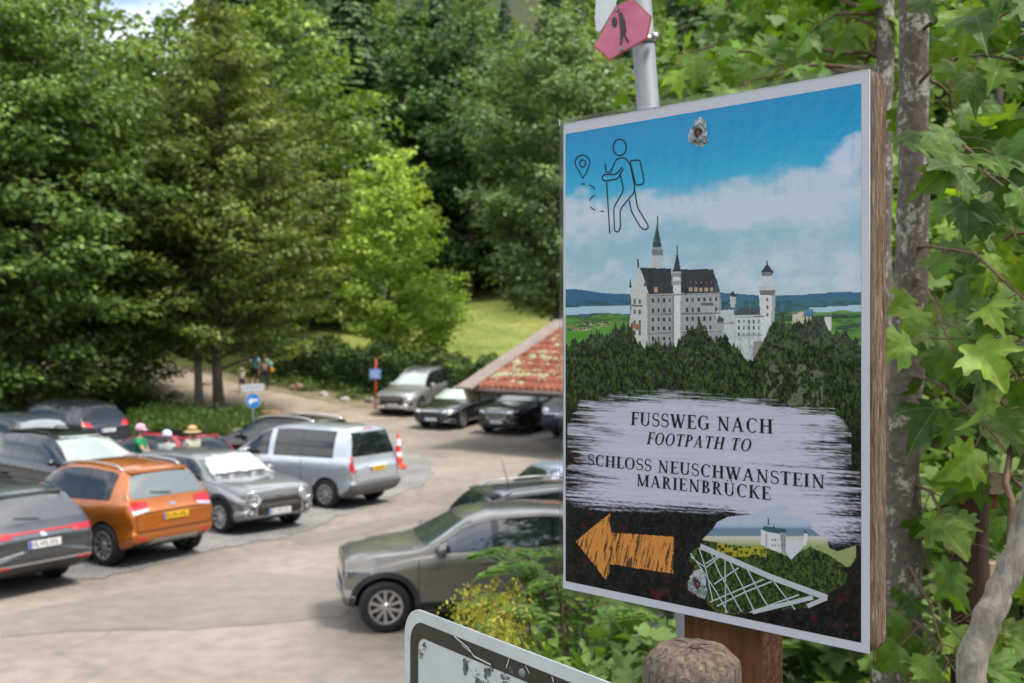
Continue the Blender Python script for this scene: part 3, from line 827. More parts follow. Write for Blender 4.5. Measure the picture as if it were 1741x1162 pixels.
# silver van
make_car('van', -4.92, 25.9, 149, 4.38, 1.81, 1.81, pt_silver, 'pale silver high-roofed family van seen from its rear corner', G1, cat='van', name='parked_van', wr=.32, wb=2.73, fo=.92, tum=.20, rear_r=.93, spokes=9, topsig=.035, split=True, win=[(1.15, 1.90), (2.12, 2.92), (2.97, 3.80)], spoiler=False, plate_r=m_platey,
    rear=[('tail_light', [(.77, .80), (.90, .80), (.90, 1.30), (.77, 1.30)], m_red, .010, True), ('reversing_light', [(.77, .72), (.90, .72), (.90, .80), (.77, .80)], m_clear, .010, True),
          band('rear_bumper', .90, .32, .56, mat('grey_bumper', (.09, .095, .10), .55), .06, .90), band('boot_handle', .34, .90, .935, m_chrome, .02), band('high_brake_light', .16, 1.715, 1.735, m_red, .012),
          ('rear_wiper', [(-.02, 1.15), (.32, 1.19), (.32, 1.21), (-.02, 1.18)], m_plas, .02, False)])
car_d, B_d = [None, None]
make_car('suv', -6.45, 30.5, 150, 4.6, 1.86, 1.66, pt_maroon, 'dark plum black car with chrome roof rails behind the silver van', G1, wr=.35, rails=(1.9, 4.0, m_chrome), rear=suv_tail)
make_car('hatch', -9.1, 28.2, 147, 4.3, 1.80, 1.45, pt_red, 'bright red car with black roof behind the three people in hats', G1, wr=.32, roofmat=m_trim,
         rear=[('tail_light', [(.45, .84), (.80, .86), (.82, .95), (.5, .94)], m_red, .007, True), band('rear_bumper', .8, .34, .5, m_plas, .01)])
make_car('mpv', -9.9, 24.95, -38, 4.85, 1.88, 1.68, pt_black, 'long black people carrier with a pale windscreen facing right', G1, wr=.34, wb=2.85, rails=(2.3, 4.3, m_plas),
         ws_mat=mat('reflection_tint_windscreen', (.30, .36, .33), .10, coat=1), front=[hl(.5, .85, .72, .84), band('grille', .42, .62, .82, m_plas)])  # pale screen colour: the sky's reflection is painted into the glass
make_car('estate', -15.3, 33.0, 149, 4.7, 1.82, 1.5, paint('steel_grey_paint', (.10, .12, .14), .5), 'steel grey estate car cut by the left edge, behind the black people carrier', G1, wr=.33, wb=2.7, rg_mat=mat('pale_estate_glass', (.22, .24, .25), .1, coat=1),
         rear=[('tail_light', [(.45, .90), (.84, .92), (.86, 1.0), (.5, .99)], m_red, .007, True)])
make_car('suv', -14.45, 35.2, 149, 4.7, 1.88, 1.74, pt_ink, 'midnight blue car with white plate under the dark trees at left', G1, wr=.36,
         rear=[('tail_light', [(.52, .93), (.84, .93), (.88, 1.09), (.62, 1.07)], m_red, .007, True), band('bumper_trim', .80, .44, .48, m_chrome, .012), band('rear_bumper', .85, .30, .42, m_plas, .012)])
# far row
make_car('suv', -3.95, 46.9, 248, 4.65, 1.82, 1.70, pt_sil2, 'silver car facing the camera beside the hedge', G2, wr=.36, ws_mat=mat('reflection_tint_screen', (.42, .47, .46), .1, coat=1), rails=(2.1, 3.9, m_silver),  # windscreen tinted pale to stand in for reflected sky
         front=[hl(.46, .86, .80, .90), ('chrome_wing', [(.30, .42), (.62, .36), (.86, .52), (.86, .60), (.60, .47), (.36, .52)], m_chrome, .010, True), band('grille', .52, .50, .84, m_plas, .009),
                band('grille_bar', .46, .78, .80, m_chrome, .012), band('grille_bar', .46, .72, .735, m_chrome, .012), ('fog_light', [(.60, .62), (.82, .62), (.82, .72), (.60, .72)], m_clear, .012, True), band('lower_grille', .60, .27, .36, m_plas, .010)])
make_car('hatch', -1.95, 43.2, 242, 4.5, 1.82, 1.48, pt_black, 'glossy black low car with chrome-edged grille between the silver car and the roof', G2, wr=.33, wb=2.68, ws_mat=mat('reflection_tint_screen_2', (.40, .48, .43), .1, coat=1),  # reflected sky put into the pale green screen colour
         front=[hl(.48, .84, .66, .74), band('grille', .42, .52, .70, m_plas), band('grille_bar', .43, .70, .715, m_chrome, .012), ('fog_light', [(.56, .33), (.78, .35), (.78, .39), (.56, .37)], m_clear, .01, True), band('lower_grille', .45, .26, .36, m_plas)])
make_car('suv', .62, 41.7, 240, 4.7, 1.90, 1.66, pt_black, 'black car with twin upright grille, its roof hidden by the low tiled roof', G2, wr=.36, wb=2.86, style='dark', clad=pt_black,
         front=[hl(.46, .86, .80, .90), ('grille', [(.03, .58), (.36, .60), (.42, .80), (.34, .88), (.04, .88)], m_chrome, .008, True), ('grille_mesh', [(.05, .60), (.33, .62), (.385, .79), (.32, .86), (.06, .86)], m_trim, .014, True),
                band('lower_grille', .55, .30, .46, m_plas), ('fog_light', [(.60, .48), (.82, .50), (.82, .56), (.62, .54)], m_plas, .01, True)] + [('grille_slat', [(q, .62), (q+.012, .62), (q+.012, .85), (q, .85)], m_silver, .018, True) for q in (.10, .16, .22, .28)])
make_car('suv', 3.0, 40.3, 56, 4.6, 1.88, 1.72, pt_navy, 'deep blue car with its back to the camera at the edge of the poster', G2, wr=.36, rear=[('tail_light', [(.50, .95), (.84, .95), (.88, 1.10), (.55, 1.06)], m_clear, .007, True), band('boot_trim', .7, .88, .90, m_chrome, .012), band('rear_bumper', .85, .30, .45, m_plas, .012)])
# near row
make_car('cross', -.36, 15.37, 192, 3.95, 1.77, 1.49, pt_olive, 'olive grey crossover with five-armed alloy wheels standing nearest the camera', G3, wr=.33, wb=2.56, fo=.50, tum=.34, clad=True, roofmat=None, fwd_r=.72, handles=pt_olive, glass=m_glassb,
         front=[hl(.46, .86, .70, .78, m_trim), band('grille', .50, .50, .66, m_plas), band('lower_grille', .62, .28, .42, m_plas)], rear=suv_tail)
make_car('estate', 1.25, 18.5, 19, 4.6, 1.82, 1.42, paint('lightened_dark_paint', (.05, .056, .065), .5), 'charcoal estate car hidden behind the olive grey crossover', G3, wr=.33, wb=2.7, glass=m_glassb, rails=(2.2, 4.1, m_silver), antenna=True, front=[hl(.48, .84, .68, .76)])  # dark paint lightened: light reflected by the roof is put into its colour
make_car('hatch', 2.2, 21.6, 19, 4.4, 1.80, 1.45, pt_lblue, 'ice blue car farthest back in the row under the sign', G3, wr=.33, wb=2.65, glass=m_glassb, front=[hl(.48, .84, .68, .76)])
# ------------------------------------------------------------------ the footpath sign
A_ = Vector((0.0469, 1.003, EYE)); B_ = Vector((0.2576, 0.795, EYE))
U = (B_ - A_).normalized(); N = Vector((U.y, -U.x, 0)); ZV = Vector((0, 0, 1))      # N points to the viewer
if N.y > 0: N = -N
PW = (B_ - A_).length
PC = Vector(((A_.x + B_.x) / 2, (A_.y + B_.y) / 2, EYE - 0.0191))
PH = 0.4202
rot = Matrix((U, -N, ZV)).transposed()          # local x = along the sheet, y = into the board, z = up
SIGN_RZ = math.atan2(U.y, U.x)
base_z = float(H(PC.x, PC.y))
sign = empty('footpath_sign', (PC.x, PC.y, base_z), SIGN_RZ, 'framed board with laminated castle poster and orange arrow on a square brown post', 'sign')
cz = PC.z - base_z
def onsheet(px, py):
    """photo pixel -> (u, v) metres on the sheet, origin at its centre"""
    d = Vector(((px - 870.5) / F, 1, -(py - HOR) / F)); o = Vector((0, 0, EYE))
    t = (PC - o).dot(N) / d.dot(N); q = o + d * t - PC
    return q.dot(U), q.z
def sheet_pt(u, v, lift=0.0): return Vector((u, -lift, cz + v))

# raster of the printed picture, one colour per mesh point; PX, PY = where the point sits on the printed page in photo pixels
NX, NY = 470, 664
BW, BH = PW - 0.0068, PH - 0.0085          # printed area inside the white margin
mg_l, mg_r, mg_t, mg_b = 0.003, 0.0068, 0.0092, 0.0068
u0, u1 = -PW/2 + mg_l, PW/2 - mg_r; v0, v1 = -PH/2 + mg_b, PH/2 - mg_t
uu, vv = np.meshgrid(np.linspace(u0, u1, NX), np.linspace(v1, v0, NY))
wx = PC.x + U.x * uu; wy = PC.y + U.y * uu; wz = PC.z + vv
PX = 870.5 + F * wx / wy; PY = HOR - F * (wz - EYE) / wy

def vnoise(x, y, seed, octaves=4, pers=0.55):
    r = np.random.default_rng(seed); out = np.zeros_like(x); amp = 1; tot = 0
    for o in range(octaves):
        g = r.random((64, 64)); xi = np.floor(x).astype(int); yi = np.floor(y).astype(int)
        fx = x - xi; fy = y - yi; fx = fx*fx*(3-2*fx); fy = fy*fy*(3-2*fy)
        a = g[yi % 64, xi % 64]; b = g[yi % 64, (xi+1) % 64]; c = g[(yi+1) % 64, xi % 64]; d = g[(yi+1) % 64, (xi+1) % 64]
        out += amp * ((a*(1-fx)+b*fx)*(1-fy) + (c*(1-fx)+d*fx)*fy); tot += amp; amp *= pers; x = x*2.03+7.1; y = y*2.01+3.3
    return out / tot
def inpoly(pts, X=None, Y=None):
    X = PX if X is None else X; Y = PY if Y is None else Y
    xs = [p[0] for p in pts]; ys = [p[1] for p in pts]
    res = np.zeros(X.shape, bool)
    box = (X >= min(xs)) & (X <= max(xs)) & (Y >= min(ys)) & (Y <= max(ys))
    x = X[box]; y = Y[box]; r = np.zeros(x.shape, bool)
    j = len(pts) - 1
    for i in range(len(pts)):
        xi, yi = pts[i]; xj, yj = pts[j]
        if yi != yj:
            c = ((yi > y) != (yj > y)) & (x < (xj - xi) * (y - yi) / (yj - yi) + xi); r ^= c
        j = i
    res[box] = r
    return res
A4 = lambda pts: [(940 + x / 2.1517, 100 + y / 2.1517) for x, y in pts]      # crops I measured the page in
A5 = lambda pts: [(940 + x / 2.1431, 620 + y / 2.1431) for x, y in pts]
img = np.zeros((NY, NX, 3))
def sr(r, g, b): return np.array(srgb(r, g, b))
def over(mask, col, a=1.0):
    a = (a * mask)[..., None]; img[:] = img * (1 - a) + np.asarray(col) * a
def grad(y, stops):
    ys = [s[0] for s in stops]; cs = np.array([srgb(*s[1]) for s in stops])
    return np.stack([np.interp(y, ys, cs[:, k]) for k in range(3)], -1)
# sky, deep blue above and paler below, with soft cloud banks
T_ = (PY - (212 - 0.179 * (PX - 957))) / (788 + 0.394 * (PX - 957)) * 1000     # height on the page, 0 top .. 1000 bottom
S_ = (uu - u0) / (u1 - u0) * 700
img[:] = grad(T_, [(0, (0, 138, 188)), (90, (0, 156, 202)), (150, (60, 172, 208)), (210, (140, 188, 208)), (300, (160, 190, 205)), (400, (185, 202, 210)), (1000, (180, 200, 215))])
nb = vnoise(S_/150, T_/60, 3); nb2 = vnoise(S_/45+9, T_/28, 5)
cloud = np.clip((np.exp(-((T_ - 215 + 0.05*(S_-350)) / 62)**2) * 0.8 + nb*0.9 + nb2*0.45 - 1.02) * 2.6, 0, 1)
cloud *= sstep(120, 190, T_ + 30*nb2)
over(cloud, sr(205, 210, 222), 0.8)
low = np.clip((nb2 + 0.6*nb - .72) * 3, 0, 1) * sstep(250, 330, T_) * (1 - sstep(420, 460, T_)); over(low, sr(205, 212, 222), .7)
c2 = np.clip(1.3 - ((S_-690)/75)**2 - ((T_-140-(690-S_)*.25)/30)**2 + (nb2-.5)*2.2, 0, 1); over(c2, sr(208, 212, 226), .85)
c3 = np.clip(1.2 - ((S_-10)/110)**2 - ((T_-190)/48)**2 + (nb2-.5)*2.2, 0, 1); over(c3, sr(205, 210, 222), .6)
wr_ = np.clip(vnoise(S_/12, T_/90, 21)-.5, 0, 1); over(T_ < 200, sr(0, 120, 172), wr_ * .5)
# far hills, lake, plain
hy = 497 + 4*np.sin(PX/31) + 6*(vnoise(PX/25, PX*0+1, 8)-.5)
hill = (PY > np.where(PX < 1075, 500 - 8*np.exp(-((PX-975)/40)**2), 500 + 5*np.sin(PX/40)*.6)) ; over(hill, sr(50, 105, 140))
over((PY > 506) & (PX > 1200), sr(55, 112, 130)); over((PY > 512) & (vnoise(PX/9, PY/4, 4) > .5), sr(45, 90, 85), .8)
lake = inpoly(A4([(40, 912), (160, 905), (285, 903), (285, 935), (180, 930), (40, 940)])) | inpoly(A4([(940, 912), (1145, 900), (1145, 925), (1000, 930), (940, 925)])); over(lake, sr(170, 195, 210))
fld = PY > np.where(PX < 1080, 536 + 3*np.sin(PX/17), 530 + 2*np.sin(PX/11)); over(fld, sr(88, 135, 62))
fld2 = vnoise(PX/30, PY/5, 12); over(fld & (fld2 > .55), sr(110, 152, 70), .7); over(fld & (fld2 < .38), sr(55, 92, 55), .7)
over(inpoly(A4([(45, 1000), (150, 985), (285, 970), (285, 1040), (45, 1065)])), sr(92, 150, 55))
vil = (vnoise(PX/2.2, PY/1.6, 33) > .62) & inpoly(A4([(48, 985), (120, 958), (230, 965), (200, 985), (90, 1000)])); over(vil, sr(190, 120, 95))
over(vil & (vnoise(PX/1.3, PY/1.3, 34) > .6), sr(225, 215, 205))
over(inpoly(A4([(800, 935), (840, 925), (950, 940), (1145, 935), (1145, 948), (820, 960)])) & (fld2 > .4), sr(40, 72, 50), .9)
over(inpoly(A4([(1030, 985), (1060, 975), (1145, 965), (1145, 975), (1060, 992)])), sr(40, 72, 50), .9)
# wooded ridge: tree tops along a ragged edge
def ridge(stops, seed, amp=16, w=5.0):
    xs = [s[0] for s in stops]; ys = [s[1] for s in stops]
    top = np.interp(PX, xs, ys)
    r = np.random.default_rng(seed); x = min(xs) - 5; cur = np.full(PX.shape, 1e4)
    while x < max(xs) + 5:
        ww = w * (0.7 + r.random()); hh = amp * (0.4 + r.random()); yy = np.interp(x, xs, ys)
        cur = np.minimum(cur, yy - hh + np.abs(PX - x) * (hh + 6) / ww); x += w * (0.45 + 0.5*r.random())
    return (PY > np.minimum(top + 6, cur)) & (PX > min(xs) - 4) & (PX < max(xs) + 4)
def forest(mask, lo, hi, seed, sc=1.0):
    n = vnoise(PX/3.0/sc, PY/5.5/sc, seed, 4, .7); n2 = vnoise(PX/16, PY/20, seed+1)
    f = np.clip((n - .36) * 2.6 * (0.45 + n2), 0, 1)[..., None]
    img[:] = np.where(mask[..., None], np.array(lo)*(1-f) + np.array(hi)*f, img)
# the castle
wall = sr(198, 198, 194); shade = sr(150, 152, 155); roof = sr(38, 44, 52); tealc = sr(45, 85, 90); dark = sr(55, 55, 55)
def pg(pts, c, a=1.0, X=A4): over(inpoly(X(pts)), c, a)
pg([(286, 850), (318, 765), (345, 835), (352, 870), (350, 1110), (330, 1090), (280, 1060), (283, 960), (290, 905)], wall)        # gable end
pg([(345, 850), (440, 860), (440, 1090), (350, 1110)], sr(160, 162, 164))
pg([(440, 855), (612, 850), (618, 900), (612, 1060), (470, 1080), (440, 1080)], sr(166, 168, 170))
pg([(318, 765), (435, 768), (440, 860), (352, 862)], roof); pg([(440, 772), (588, 770), (612, 855), (440, 860)], roof)
pg([(318, 765), (345, 850), (352, 862), (330, 790)], sr(225, 225, 222)); pg([(600, 800), (614, 855), (592, 855)], tealc); pg([(285, 800), (291, 838), (281, 838)], tealc); pg([(342, 790), (349, 832), (335, 832)], tealc)
pg([(310, 735), (316, 732), (318, 765), (312, 765)], roof)
for k in range(5): pg([(500+k*19, 838), (512+k*19, 838), (512+k*19, 852), (500+k*19, 852)], sr(170, 150, 125)); pg([(502+k*19, 822), (506+k*19, 812), (510+k*19, 822)], sr(120, 110, 100))
for k in range(3): pg([(372+k*0+k*1, 838-k*0), (386, 838), (386, 855), (372, 855)], sr(175, 155, 130))
for x0, x1, y0, y1 in ((365, 403, 700, 766),): pg([(x0, y0), (x1, y0), (x1-2, y1), (x0+2, y1)], sr(190, 192, 190)); pg([(x0-2, y0), (x1+3, y0), (x1+1, y0+20), (x0+2, y0+20)], sr(120, 122, 122)); pg([(x0+3, 672), (x1-4, 672), (x1-2, 700), (x0+1, 700)], sr(150, 155, 155)); pg([(366, 690), (384, 600), (400, 690)], sr(50, 70, 78)); pg([(368, 672), (376, 640), (384, 672)], sr(60, 95, 98)); pg([(384, 575), (387, 575), (388, 612), (383, 612)], dark)
pg([(442, 780), (470, 780), (468, 1060), (445, 1065)], sr(214, 214, 212)); pg([(440, 782), (472, 782), (470, 800), (442, 800)], shade); pg([(443, 776), (457, 700), (470, 776)], roof); pg([(456, 685), (459, 685), (460, 712), (455, 712)], dark); pg([(440, 812), (472, 812), (470, 828), (442, 828)], sr(160, 160, 160))
# main facade windows in rows
for row, (yy_, n_) in enumerate(((878, 8), (915, 8), (948, 8), (980, 7), (1018, 6))):
    for k in range(n_):
        for xs_ in (358, 482):
            span = 82 if xs_ == 358 else 128; m_ = 4 if xs_ == 358 else 6
            if k < m_:
                x = xs_ + (k + .3) * span / m_; yb = yy_ + (0.02 * (x - 358) * -1)
                pg([(x, yb), (x+8, yb), (x+8, yb+15), (x, yb+15)], sr(52, 56, 62)); 
for k in range(5):
    for q in range(2): pg([(298+q*18, 880+k*38), (306+q*18, 880+k*38), (306+q*18, 897+k*38), (298+q*18, 897+k*38)], sr(92, 96, 100))
pg([(290, 900), (330, 903), (330, 908), (290, 906)], sr(70, 75, 78)); pg([(290, 965), (326, 975), (322, 998), (292, 985)], sr(140, 110, 80)); pg([(440, 862), (440, 1065), (445, 1065), (445, 862)], sr(120, 122, 125), .7)
pg([(540, 890), (590, 888), (592, 935), (545, 938)], sr(172, 174, 176)); pg([(545, 895), (588, 893), (588, 903), (545, 905)], sr(90, 95, 98))
# lower wings
pg([(598, 925), (665, 915), (665, 1090), (600, 1080)], sr(196, 198, 200)); pg([(665, 940), (775, 935), (785, 1040), (780, 1140), (690, 1130), (665, 1090)], sr(205, 207, 208)); pg([(600, 950), (628, 950), (628, 1070), (600, 1070)], sr(165, 167, 170))
pg([(622, 918), (640, 885), (662, 918)], sr(70, 100, 112)); pg([(662, 940), (690, 912), (765, 918), (772, 938)], sr(62, 78, 84)); pg([(600, 965), (610, 940), (628, 952), (625, 965)], sr(60, 62, 64))
pg([(650, 868), (672, 868), (670, 912), (652, 912)], sr(190, 190, 190)); pg([(647, 870), (660, 848), (675, 870)], roof)
for k in range(5):
    for r_ in range(3): pg([(680+k*18, 955+r_*24), (686+k*18, 955+r_*24), (686+k*18, 968+r_*24), (680+k*18, 968+r_*24)], sr(95, 100, 105))
pg([(690, 1008), (780, 1008), (780, 1014), (690, 1014)], shade); pg([(735, 1035), (790, 1030), (800, 1090), (775, 1140), (732, 1120)], sr(150, 145, 135))
stn = vnoise(PX/2, PY/2.2, 44); over(inpoly(A4([(665, 1000), (780, 1000), (790, 1150), (690, 1135)])) & (stn > .55), sr(150, 150, 145), .6)
# square tower at the right
pg([(755, 860), (818, 860), (812, 950), (770, 1060), (762, 940)], sr(214, 215, 214)); pg([(752, 835), (821, 833), (819, 848), (754, 848)], sr(196, 197, 197)); pg([(757, 848), (817, 848), (812, 866), (762, 866)], sr(110, 112, 114)); pg([(766, 790), (804, 790), (802, 833), (768, 833)], sr(205, 206, 206)); pg([(764, 780), (808, 780), (805, 796), (767, 796)], sr(120, 122, 124)); pg([(762, 782), (786, 750), (810, 782)], roof); pg([(784, 742), (788, 742), (788, 756), (784, 756)], dark)
for k in range(3): pg([(783, 875+k*28), (790, 875+k*28), (790, 888+k*28), (783, 888+k*28)], sr(95, 98, 102))
pg([(818, 860), (812, 950), (800, 985), (804, 862)], shade, .7)
# gatehouse
pg([(878, 935), (920, 925), (950, 940), (950, 965), (878, 970)], sr(200, 190, 172)); pg([(915, 945), (925, 918), (955, 918), (960, 945)], sr(80, 125, 150)); pg([(874, 935), (886, 918), (898, 935)], sr(110, 115, 118)); pg([(995, 945), (1022, 945), (1020, 1005), (998, 1005)], sr(205, 205, 200)); pg([(992, 945), (1008, 930), (1024, 945)], sr(110, 115, 118)); pg([(955, 1030), (1000, 1025), (1002, 1062), (958, 1060)], sr(195, 192, 186))
cas = inpoly(A4([(280, 700), (620, 690), (625, 840), (840, 740), (840, 1000), (780, 1150), (350, 1120), (278, 1060)])) & (img.mean(-1) > .25) & ((img.max(-1) - img.min(-1)) < .055)
st_n = vnoise(PX/1.7, PY/2.4, 201, 3, .7); img[:] = np.where(cas[..., None], img * (.72 + .42*st_n[..., None]), img)
for x0, x1, y in ((352, 440, 866), (445, 610, 862), (352, 440, 935), (470, 612, 932), (352, 440, 1004), (470, 612, 1000), (600, 665, 968), (668, 775, 944)): pg([(x0, y), (x1, y-3), (x1, y+1), (x0, y+4)], sr(95, 98, 102), .8)
for x in (352, 398, 440, 505, 560, 612, 666, 720): pg([(x, 868), (x+3, 868), (x+3, 1070), (x, 1070)], sr(120, 122, 126), .55)
rg = ridge([(950, 600), (985, 592), (1008, 580), (1035, 578), (1060, 565), (1075, 570), (1080, 590), (1098, 602), (1115, 590), (1150, 600), (1166, 575), (1195, 560), (1212, 590), (1230, 580), (1248, 600), (1262, 615), (1290, 622), (1312, 560), (1330, 555), (1350, 565), (1370, 555), (1395, 550), (1420, 580), (1445, 578), (1470, 612), (1500, 618)], 5, 16, 6)
forest(rg, srgb(13, 21, 14), srgb(80, 100, 50), 50)
rock = rg & (vnoise(PX/8, PY/12, 61) > .60) & (PX > 1300) & (PX < 1400) & (PY > 620); over(rock, sr(125, 125, 112), .6)
pg([(1075-940, 0)], wall) if False else None
for x_, y_, h_ in ((545, 965, 60), (635, 1000, 50), (500, 990, 45), (820, 945, 40), (895, 950, 50), (965, 945, 55), (245, 1000, 35)):     # single firs in front of the walls
    pts = [(x_, y_)]
    for s_ in (1, -1):
        seg = [(x_ + s_*(4 + k*4.0 + (3 if k % 2 else -3)), y_ + 10 + k*h_/4) for k in range(6)]
        pts = pts + seg if s_ == 1 else pts + seg[::-1]
    mk = inpoly(A4(pts)); forest(mk, srgb(14, 26, 16), srgb(62, 88, 46), 70 + x_)
# darker lower half
dk = np.clip((T_ - 575) / 60, 0, 1); forest_dark = vnoise(PX/6, PY/9, 81, 5, .7)
img[:] = img * (1 - dk[..., None] * .62)
bot = sstep(690, 745, T_)[..., None]
fd = np.clip((forest_dark - .42) * 3, 0, 1)[..., None]
img[:] = img * (1 - bot) + bot * (sr(16, 18, 19) * (1 - fd) + sr(40, 44, 46) * fd)
rd = np.clip((vnoise(PX/14, PY/14, 91, 5, .7) - .56) * 6, 0, 1) * (T_ > 620) * ((PX < 1160) | (PX > 1440) | (T_ > 900)); over(T_ > 0, sr(92, 28, 38), rd * .6)
ed_ = (PX < 975) & (T_ > 560); over(ed_, sr(34, 52, 30), .5 * vnoise(PX/4, PY/5, 93))
# dry-brush white field behind the words
def brush(pts, seed, sx, sy, rough=.5):
    xs = np.array([p[0] for p in pts]); top = np.array([p[1] for p in pts]); botm = np.array([p[2] for p in pts])
    t = np.interp(PX, xs, top); b_ = np.interp(PX, xs, botm)
    slope = PY - 0.06 * (PX - 960)
    st = vnoise(PX/sx, slope/sy, seed, 4, .8)
    d = np.minimum(PY - t, b_ - PY); dx = np.minimum(PX - xs.min(), xs.max() - PX)
    dd = np.minimum(d / 20, dx / 110)
    return np.clip((dd + (st - .52) * 4.6 * rough + .12) * 1.5, 0, 1) * (d > -9) * (dx > 0)
b1 = brush([(966, 725, 765), (985, 690, 770), (1040, 676, 775), (1150, 668, 775), (1300, 682, 800), (1420, 700, 800), (1448, 740, 790)], 101, 70, 2.6)
b2 = brush([(962, 800, 850), (990, 770, 862), (1030, 745, 866), (1150, 750, 868), (1240, 760, 872), (1330, 778, 905), (1400, 790, 925), (1462, 810, 925), (1472, 830, 915)], 111, 80, 2.6)
whc = sr(198, 196, 212)
vw = (vnoise(PX/60, PY/3, 131) * .25 + .85)[..., None]
for bb in (b1, b2): img[:] = img * (1 - bb[..., None]*.96) + whc * vw * bb[..., None]*.96
# inset picture with the bridge
ins = inpoly(A5([(500, 690), (530, 665), (545, 640), (585, 600), (600, 575), (640, 555), (730, 545), (790, 520), (860, 512), (865, 525), (820, 545), (900, 550), (940, 570), (945, 600), (1000, 640), (1010, 670), (1040, 680), (1105, 660), (1108, 700), (1085, 735), (1040, 740), (1075, 760), (1070, 800), (1010, 830), (1000, 850), (940, 885), (870, 890), (720, 905), (640, 912), (600, 905), (565, 870), (555, 830), (520, 810), (500, 780), (515, 740), (498, 715)]))
nse = vnoise(PX/5, PY/5, 141); 
Y5 = (PY - 620) * 2.1431; X5 = (PX - 940) * 2.1431
sub_ = np.zeros_like(img)
sub_[:] = grad(Y5, [(500, (178, 184, 206)), (575, (180, 186, 205)), (590, (160, 175, 200)), (600, (110, 135, 160)), (625, (120, 140, 150)), (626, (205, 200, 190)), (660, (150, 160, 110)), (1000, (120, 130, 90))])
f5 = np.clip((vnoise(PX/3, PY/4.5, 151, 4, .7) - .36) * 2.6, 0, 1)[..., None]
wood = Y5 > np.interp(X5, [500, 610, 700, 760, 860, 940, 1000, 1110], [630, 650, 665, 660, 700, 665, 690, 760]) + 10*(nse-.5)
sub_ = np.where(wood[..., None], sr(22, 34, 20)*(1-f5) + sr(88, 108, 52)*f5, sub_)
yel = wood & (Y5 < 700) & (X5 > 600) & (X5 < 780) ; sub_ = np.where((yel & (nse > .42))[..., None], sr(165, 155, 50), sub_)
img[:] = np.where(ins[..., None], sub_, img)
p5 = lambda pts, c, a=1.0: over(inpoly(A5(pts)) & ins, c, a)
p5([(760, 600), (790, 612), (850, 615), (852, 690), (800, 675), (758, 655)], sr(205, 205, 205)); p5([(762, 600), (772, 588), (850, 598), (852, 618), (790, 612)], sr(60, 95, 105)); p5([(783, 585), (787, 545), (791, 585)], sr(80, 90, 95)); p5([(803, 605), (807, 578), (811, 605)], sr(80, 90, 95))
p5([(830, 612), (851, 615), (852, 690), (835, 684)], sr(150, 152, 158)); p5([(776, 612), (782, 612), (782, 668), (776, 668)], sr(160, 162, 166)); p5([(852, 630), (915, 640), (915, 665), (870, 712), (852, 690)], sr(200, 200, 205)); p5([(916, 615), (930, 615), (928, 660), (914, 660)], sr(210, 210, 212)); p5([(914, 615), (922, 600), (932, 615)], sr(70, 85, 95))
for k in range(5): p5([(800+k*11, 635), (804+k*11, 635), (804+k*11, 642), (800+k*11, 642)], sr(110, 115, 120)); p5([(800+k*11, 655), (804+k*11, 655), (804+k*11, 662), (800+k*11, 662)], sr(110, 115, 120))
# arrow with hatched crayon strokes
arr = inpoly(A5([(85, 645), (150, 590), (212, 542), (208, 575), (215, 612), (330, 620), (443, 628), (441, 700), (440, 762), (330, 745), (210, 726), (206, 760), (193, 783), (130, 700)]))
hx = (X5 * .55 + Y5 * .12); hat = vnoise(hx / 2.0, (Y5 - X5*.15) / 45, 161, 2, .5)
edge_d = np.minimum(np.abs(Y5 - np.interp(X5, [85, 212, 443], [645, 640, 628])), np.abs(Y5 - np.interp(X5, [85, 212, 443], [650, 727, 762])))
streak = (hat > .66 - .06 * (vnoise(X5/60, Y5/40, 171) > .5))
over(arr, sr(206, 142, 76)); over(arr & streak, sr(60, 45, 35), .85)
# small pale specks over the lower part of the page
sp = (vnoise(PX/1.6, PY/1.6, 181, 2, .5) > .80); over(sp & (T_ > 600), sr(150, 150, 155), .16)
img[:] = img * (0.93 + 0.14 * vnoise(S_/2.2, T_/2.2, 191)[..., None])

img = np.clip(img, 0, 1); lum_ = img.mean(-1, keepdims=True); img = np.clip(img ** 1.12 * 1.06, 0, 1) * 0.83
k = (np.arange(NY - 1)[:, None] * NX + np.arange(NX - 1)[None]).ravel()
Fq = np.stack([k, k + NX, k + NX + 1, k + 1], 1)
VP = np.stack([uu.ravel(), np.full(uu.size, -0.0008) - 0.0004*np.sin(uu.ravel()*40)*0, cz + vv.ravel()], 1)

def film(m, t, p, rough=.22):
    """laminate: clear gloss coat with fine ripples"""
    p.inputs['Coat Weight'].default_value = 0.28; p.inputs['Coat Roughness'].default_value = 0.07; p.inputs['Specular IOR Level'].default_value = .08
    tc = t.nodes.new('ShaderNodeTexCoord')
    n = t.nodes.new('ShaderNodeTexNoise'); n.inputs['Scale'].default_value = 60; n.inputs['Detail'].default_value = 3
    n3 = t.nodes.new('ShaderNodeTexNoise'); n3.inputs['Scale'].default_value = 9; n3.inputs['Detail'].default_value = 2
    ad = t.nodes.new('ShaderNodeMath'); ad.operation = 'MULTIPLY_ADD'; ad.inputs[1].default_value = 2.2
    t.links.new(tc.outputs['Object'], n.inputs['Vector']); t.links.new(tc.outputs['Object'], n3.inputs['Vector'])
    t.links.new(n3.outputs['Fac'], ad.inputs[0]); t.links.new(n.outputs['Fac'], ad.inputs[2])
    b = t.nodes.new('ShaderNodeBump'); b.inputs['Strength'].default_value = 0.30; b.inputs['Distance'].default_value = 0.002
    t.links.new(ad.outputs[0], b.inputs['Height']); t.links.new(b.outputs[0], p.inputs['Coat Normal'])
m_print, t_, p_ = base_mat('printed_page')
a_ = t_.nodes.new('ShaderNodeAttribute'); a_.attribute_name = 'col'
t_.links.new(a_.outputs['Color'], p_.inputs['Base Color']); p_.inputs['Roughness'].default_value = .5
film(m_print, t_, p_)
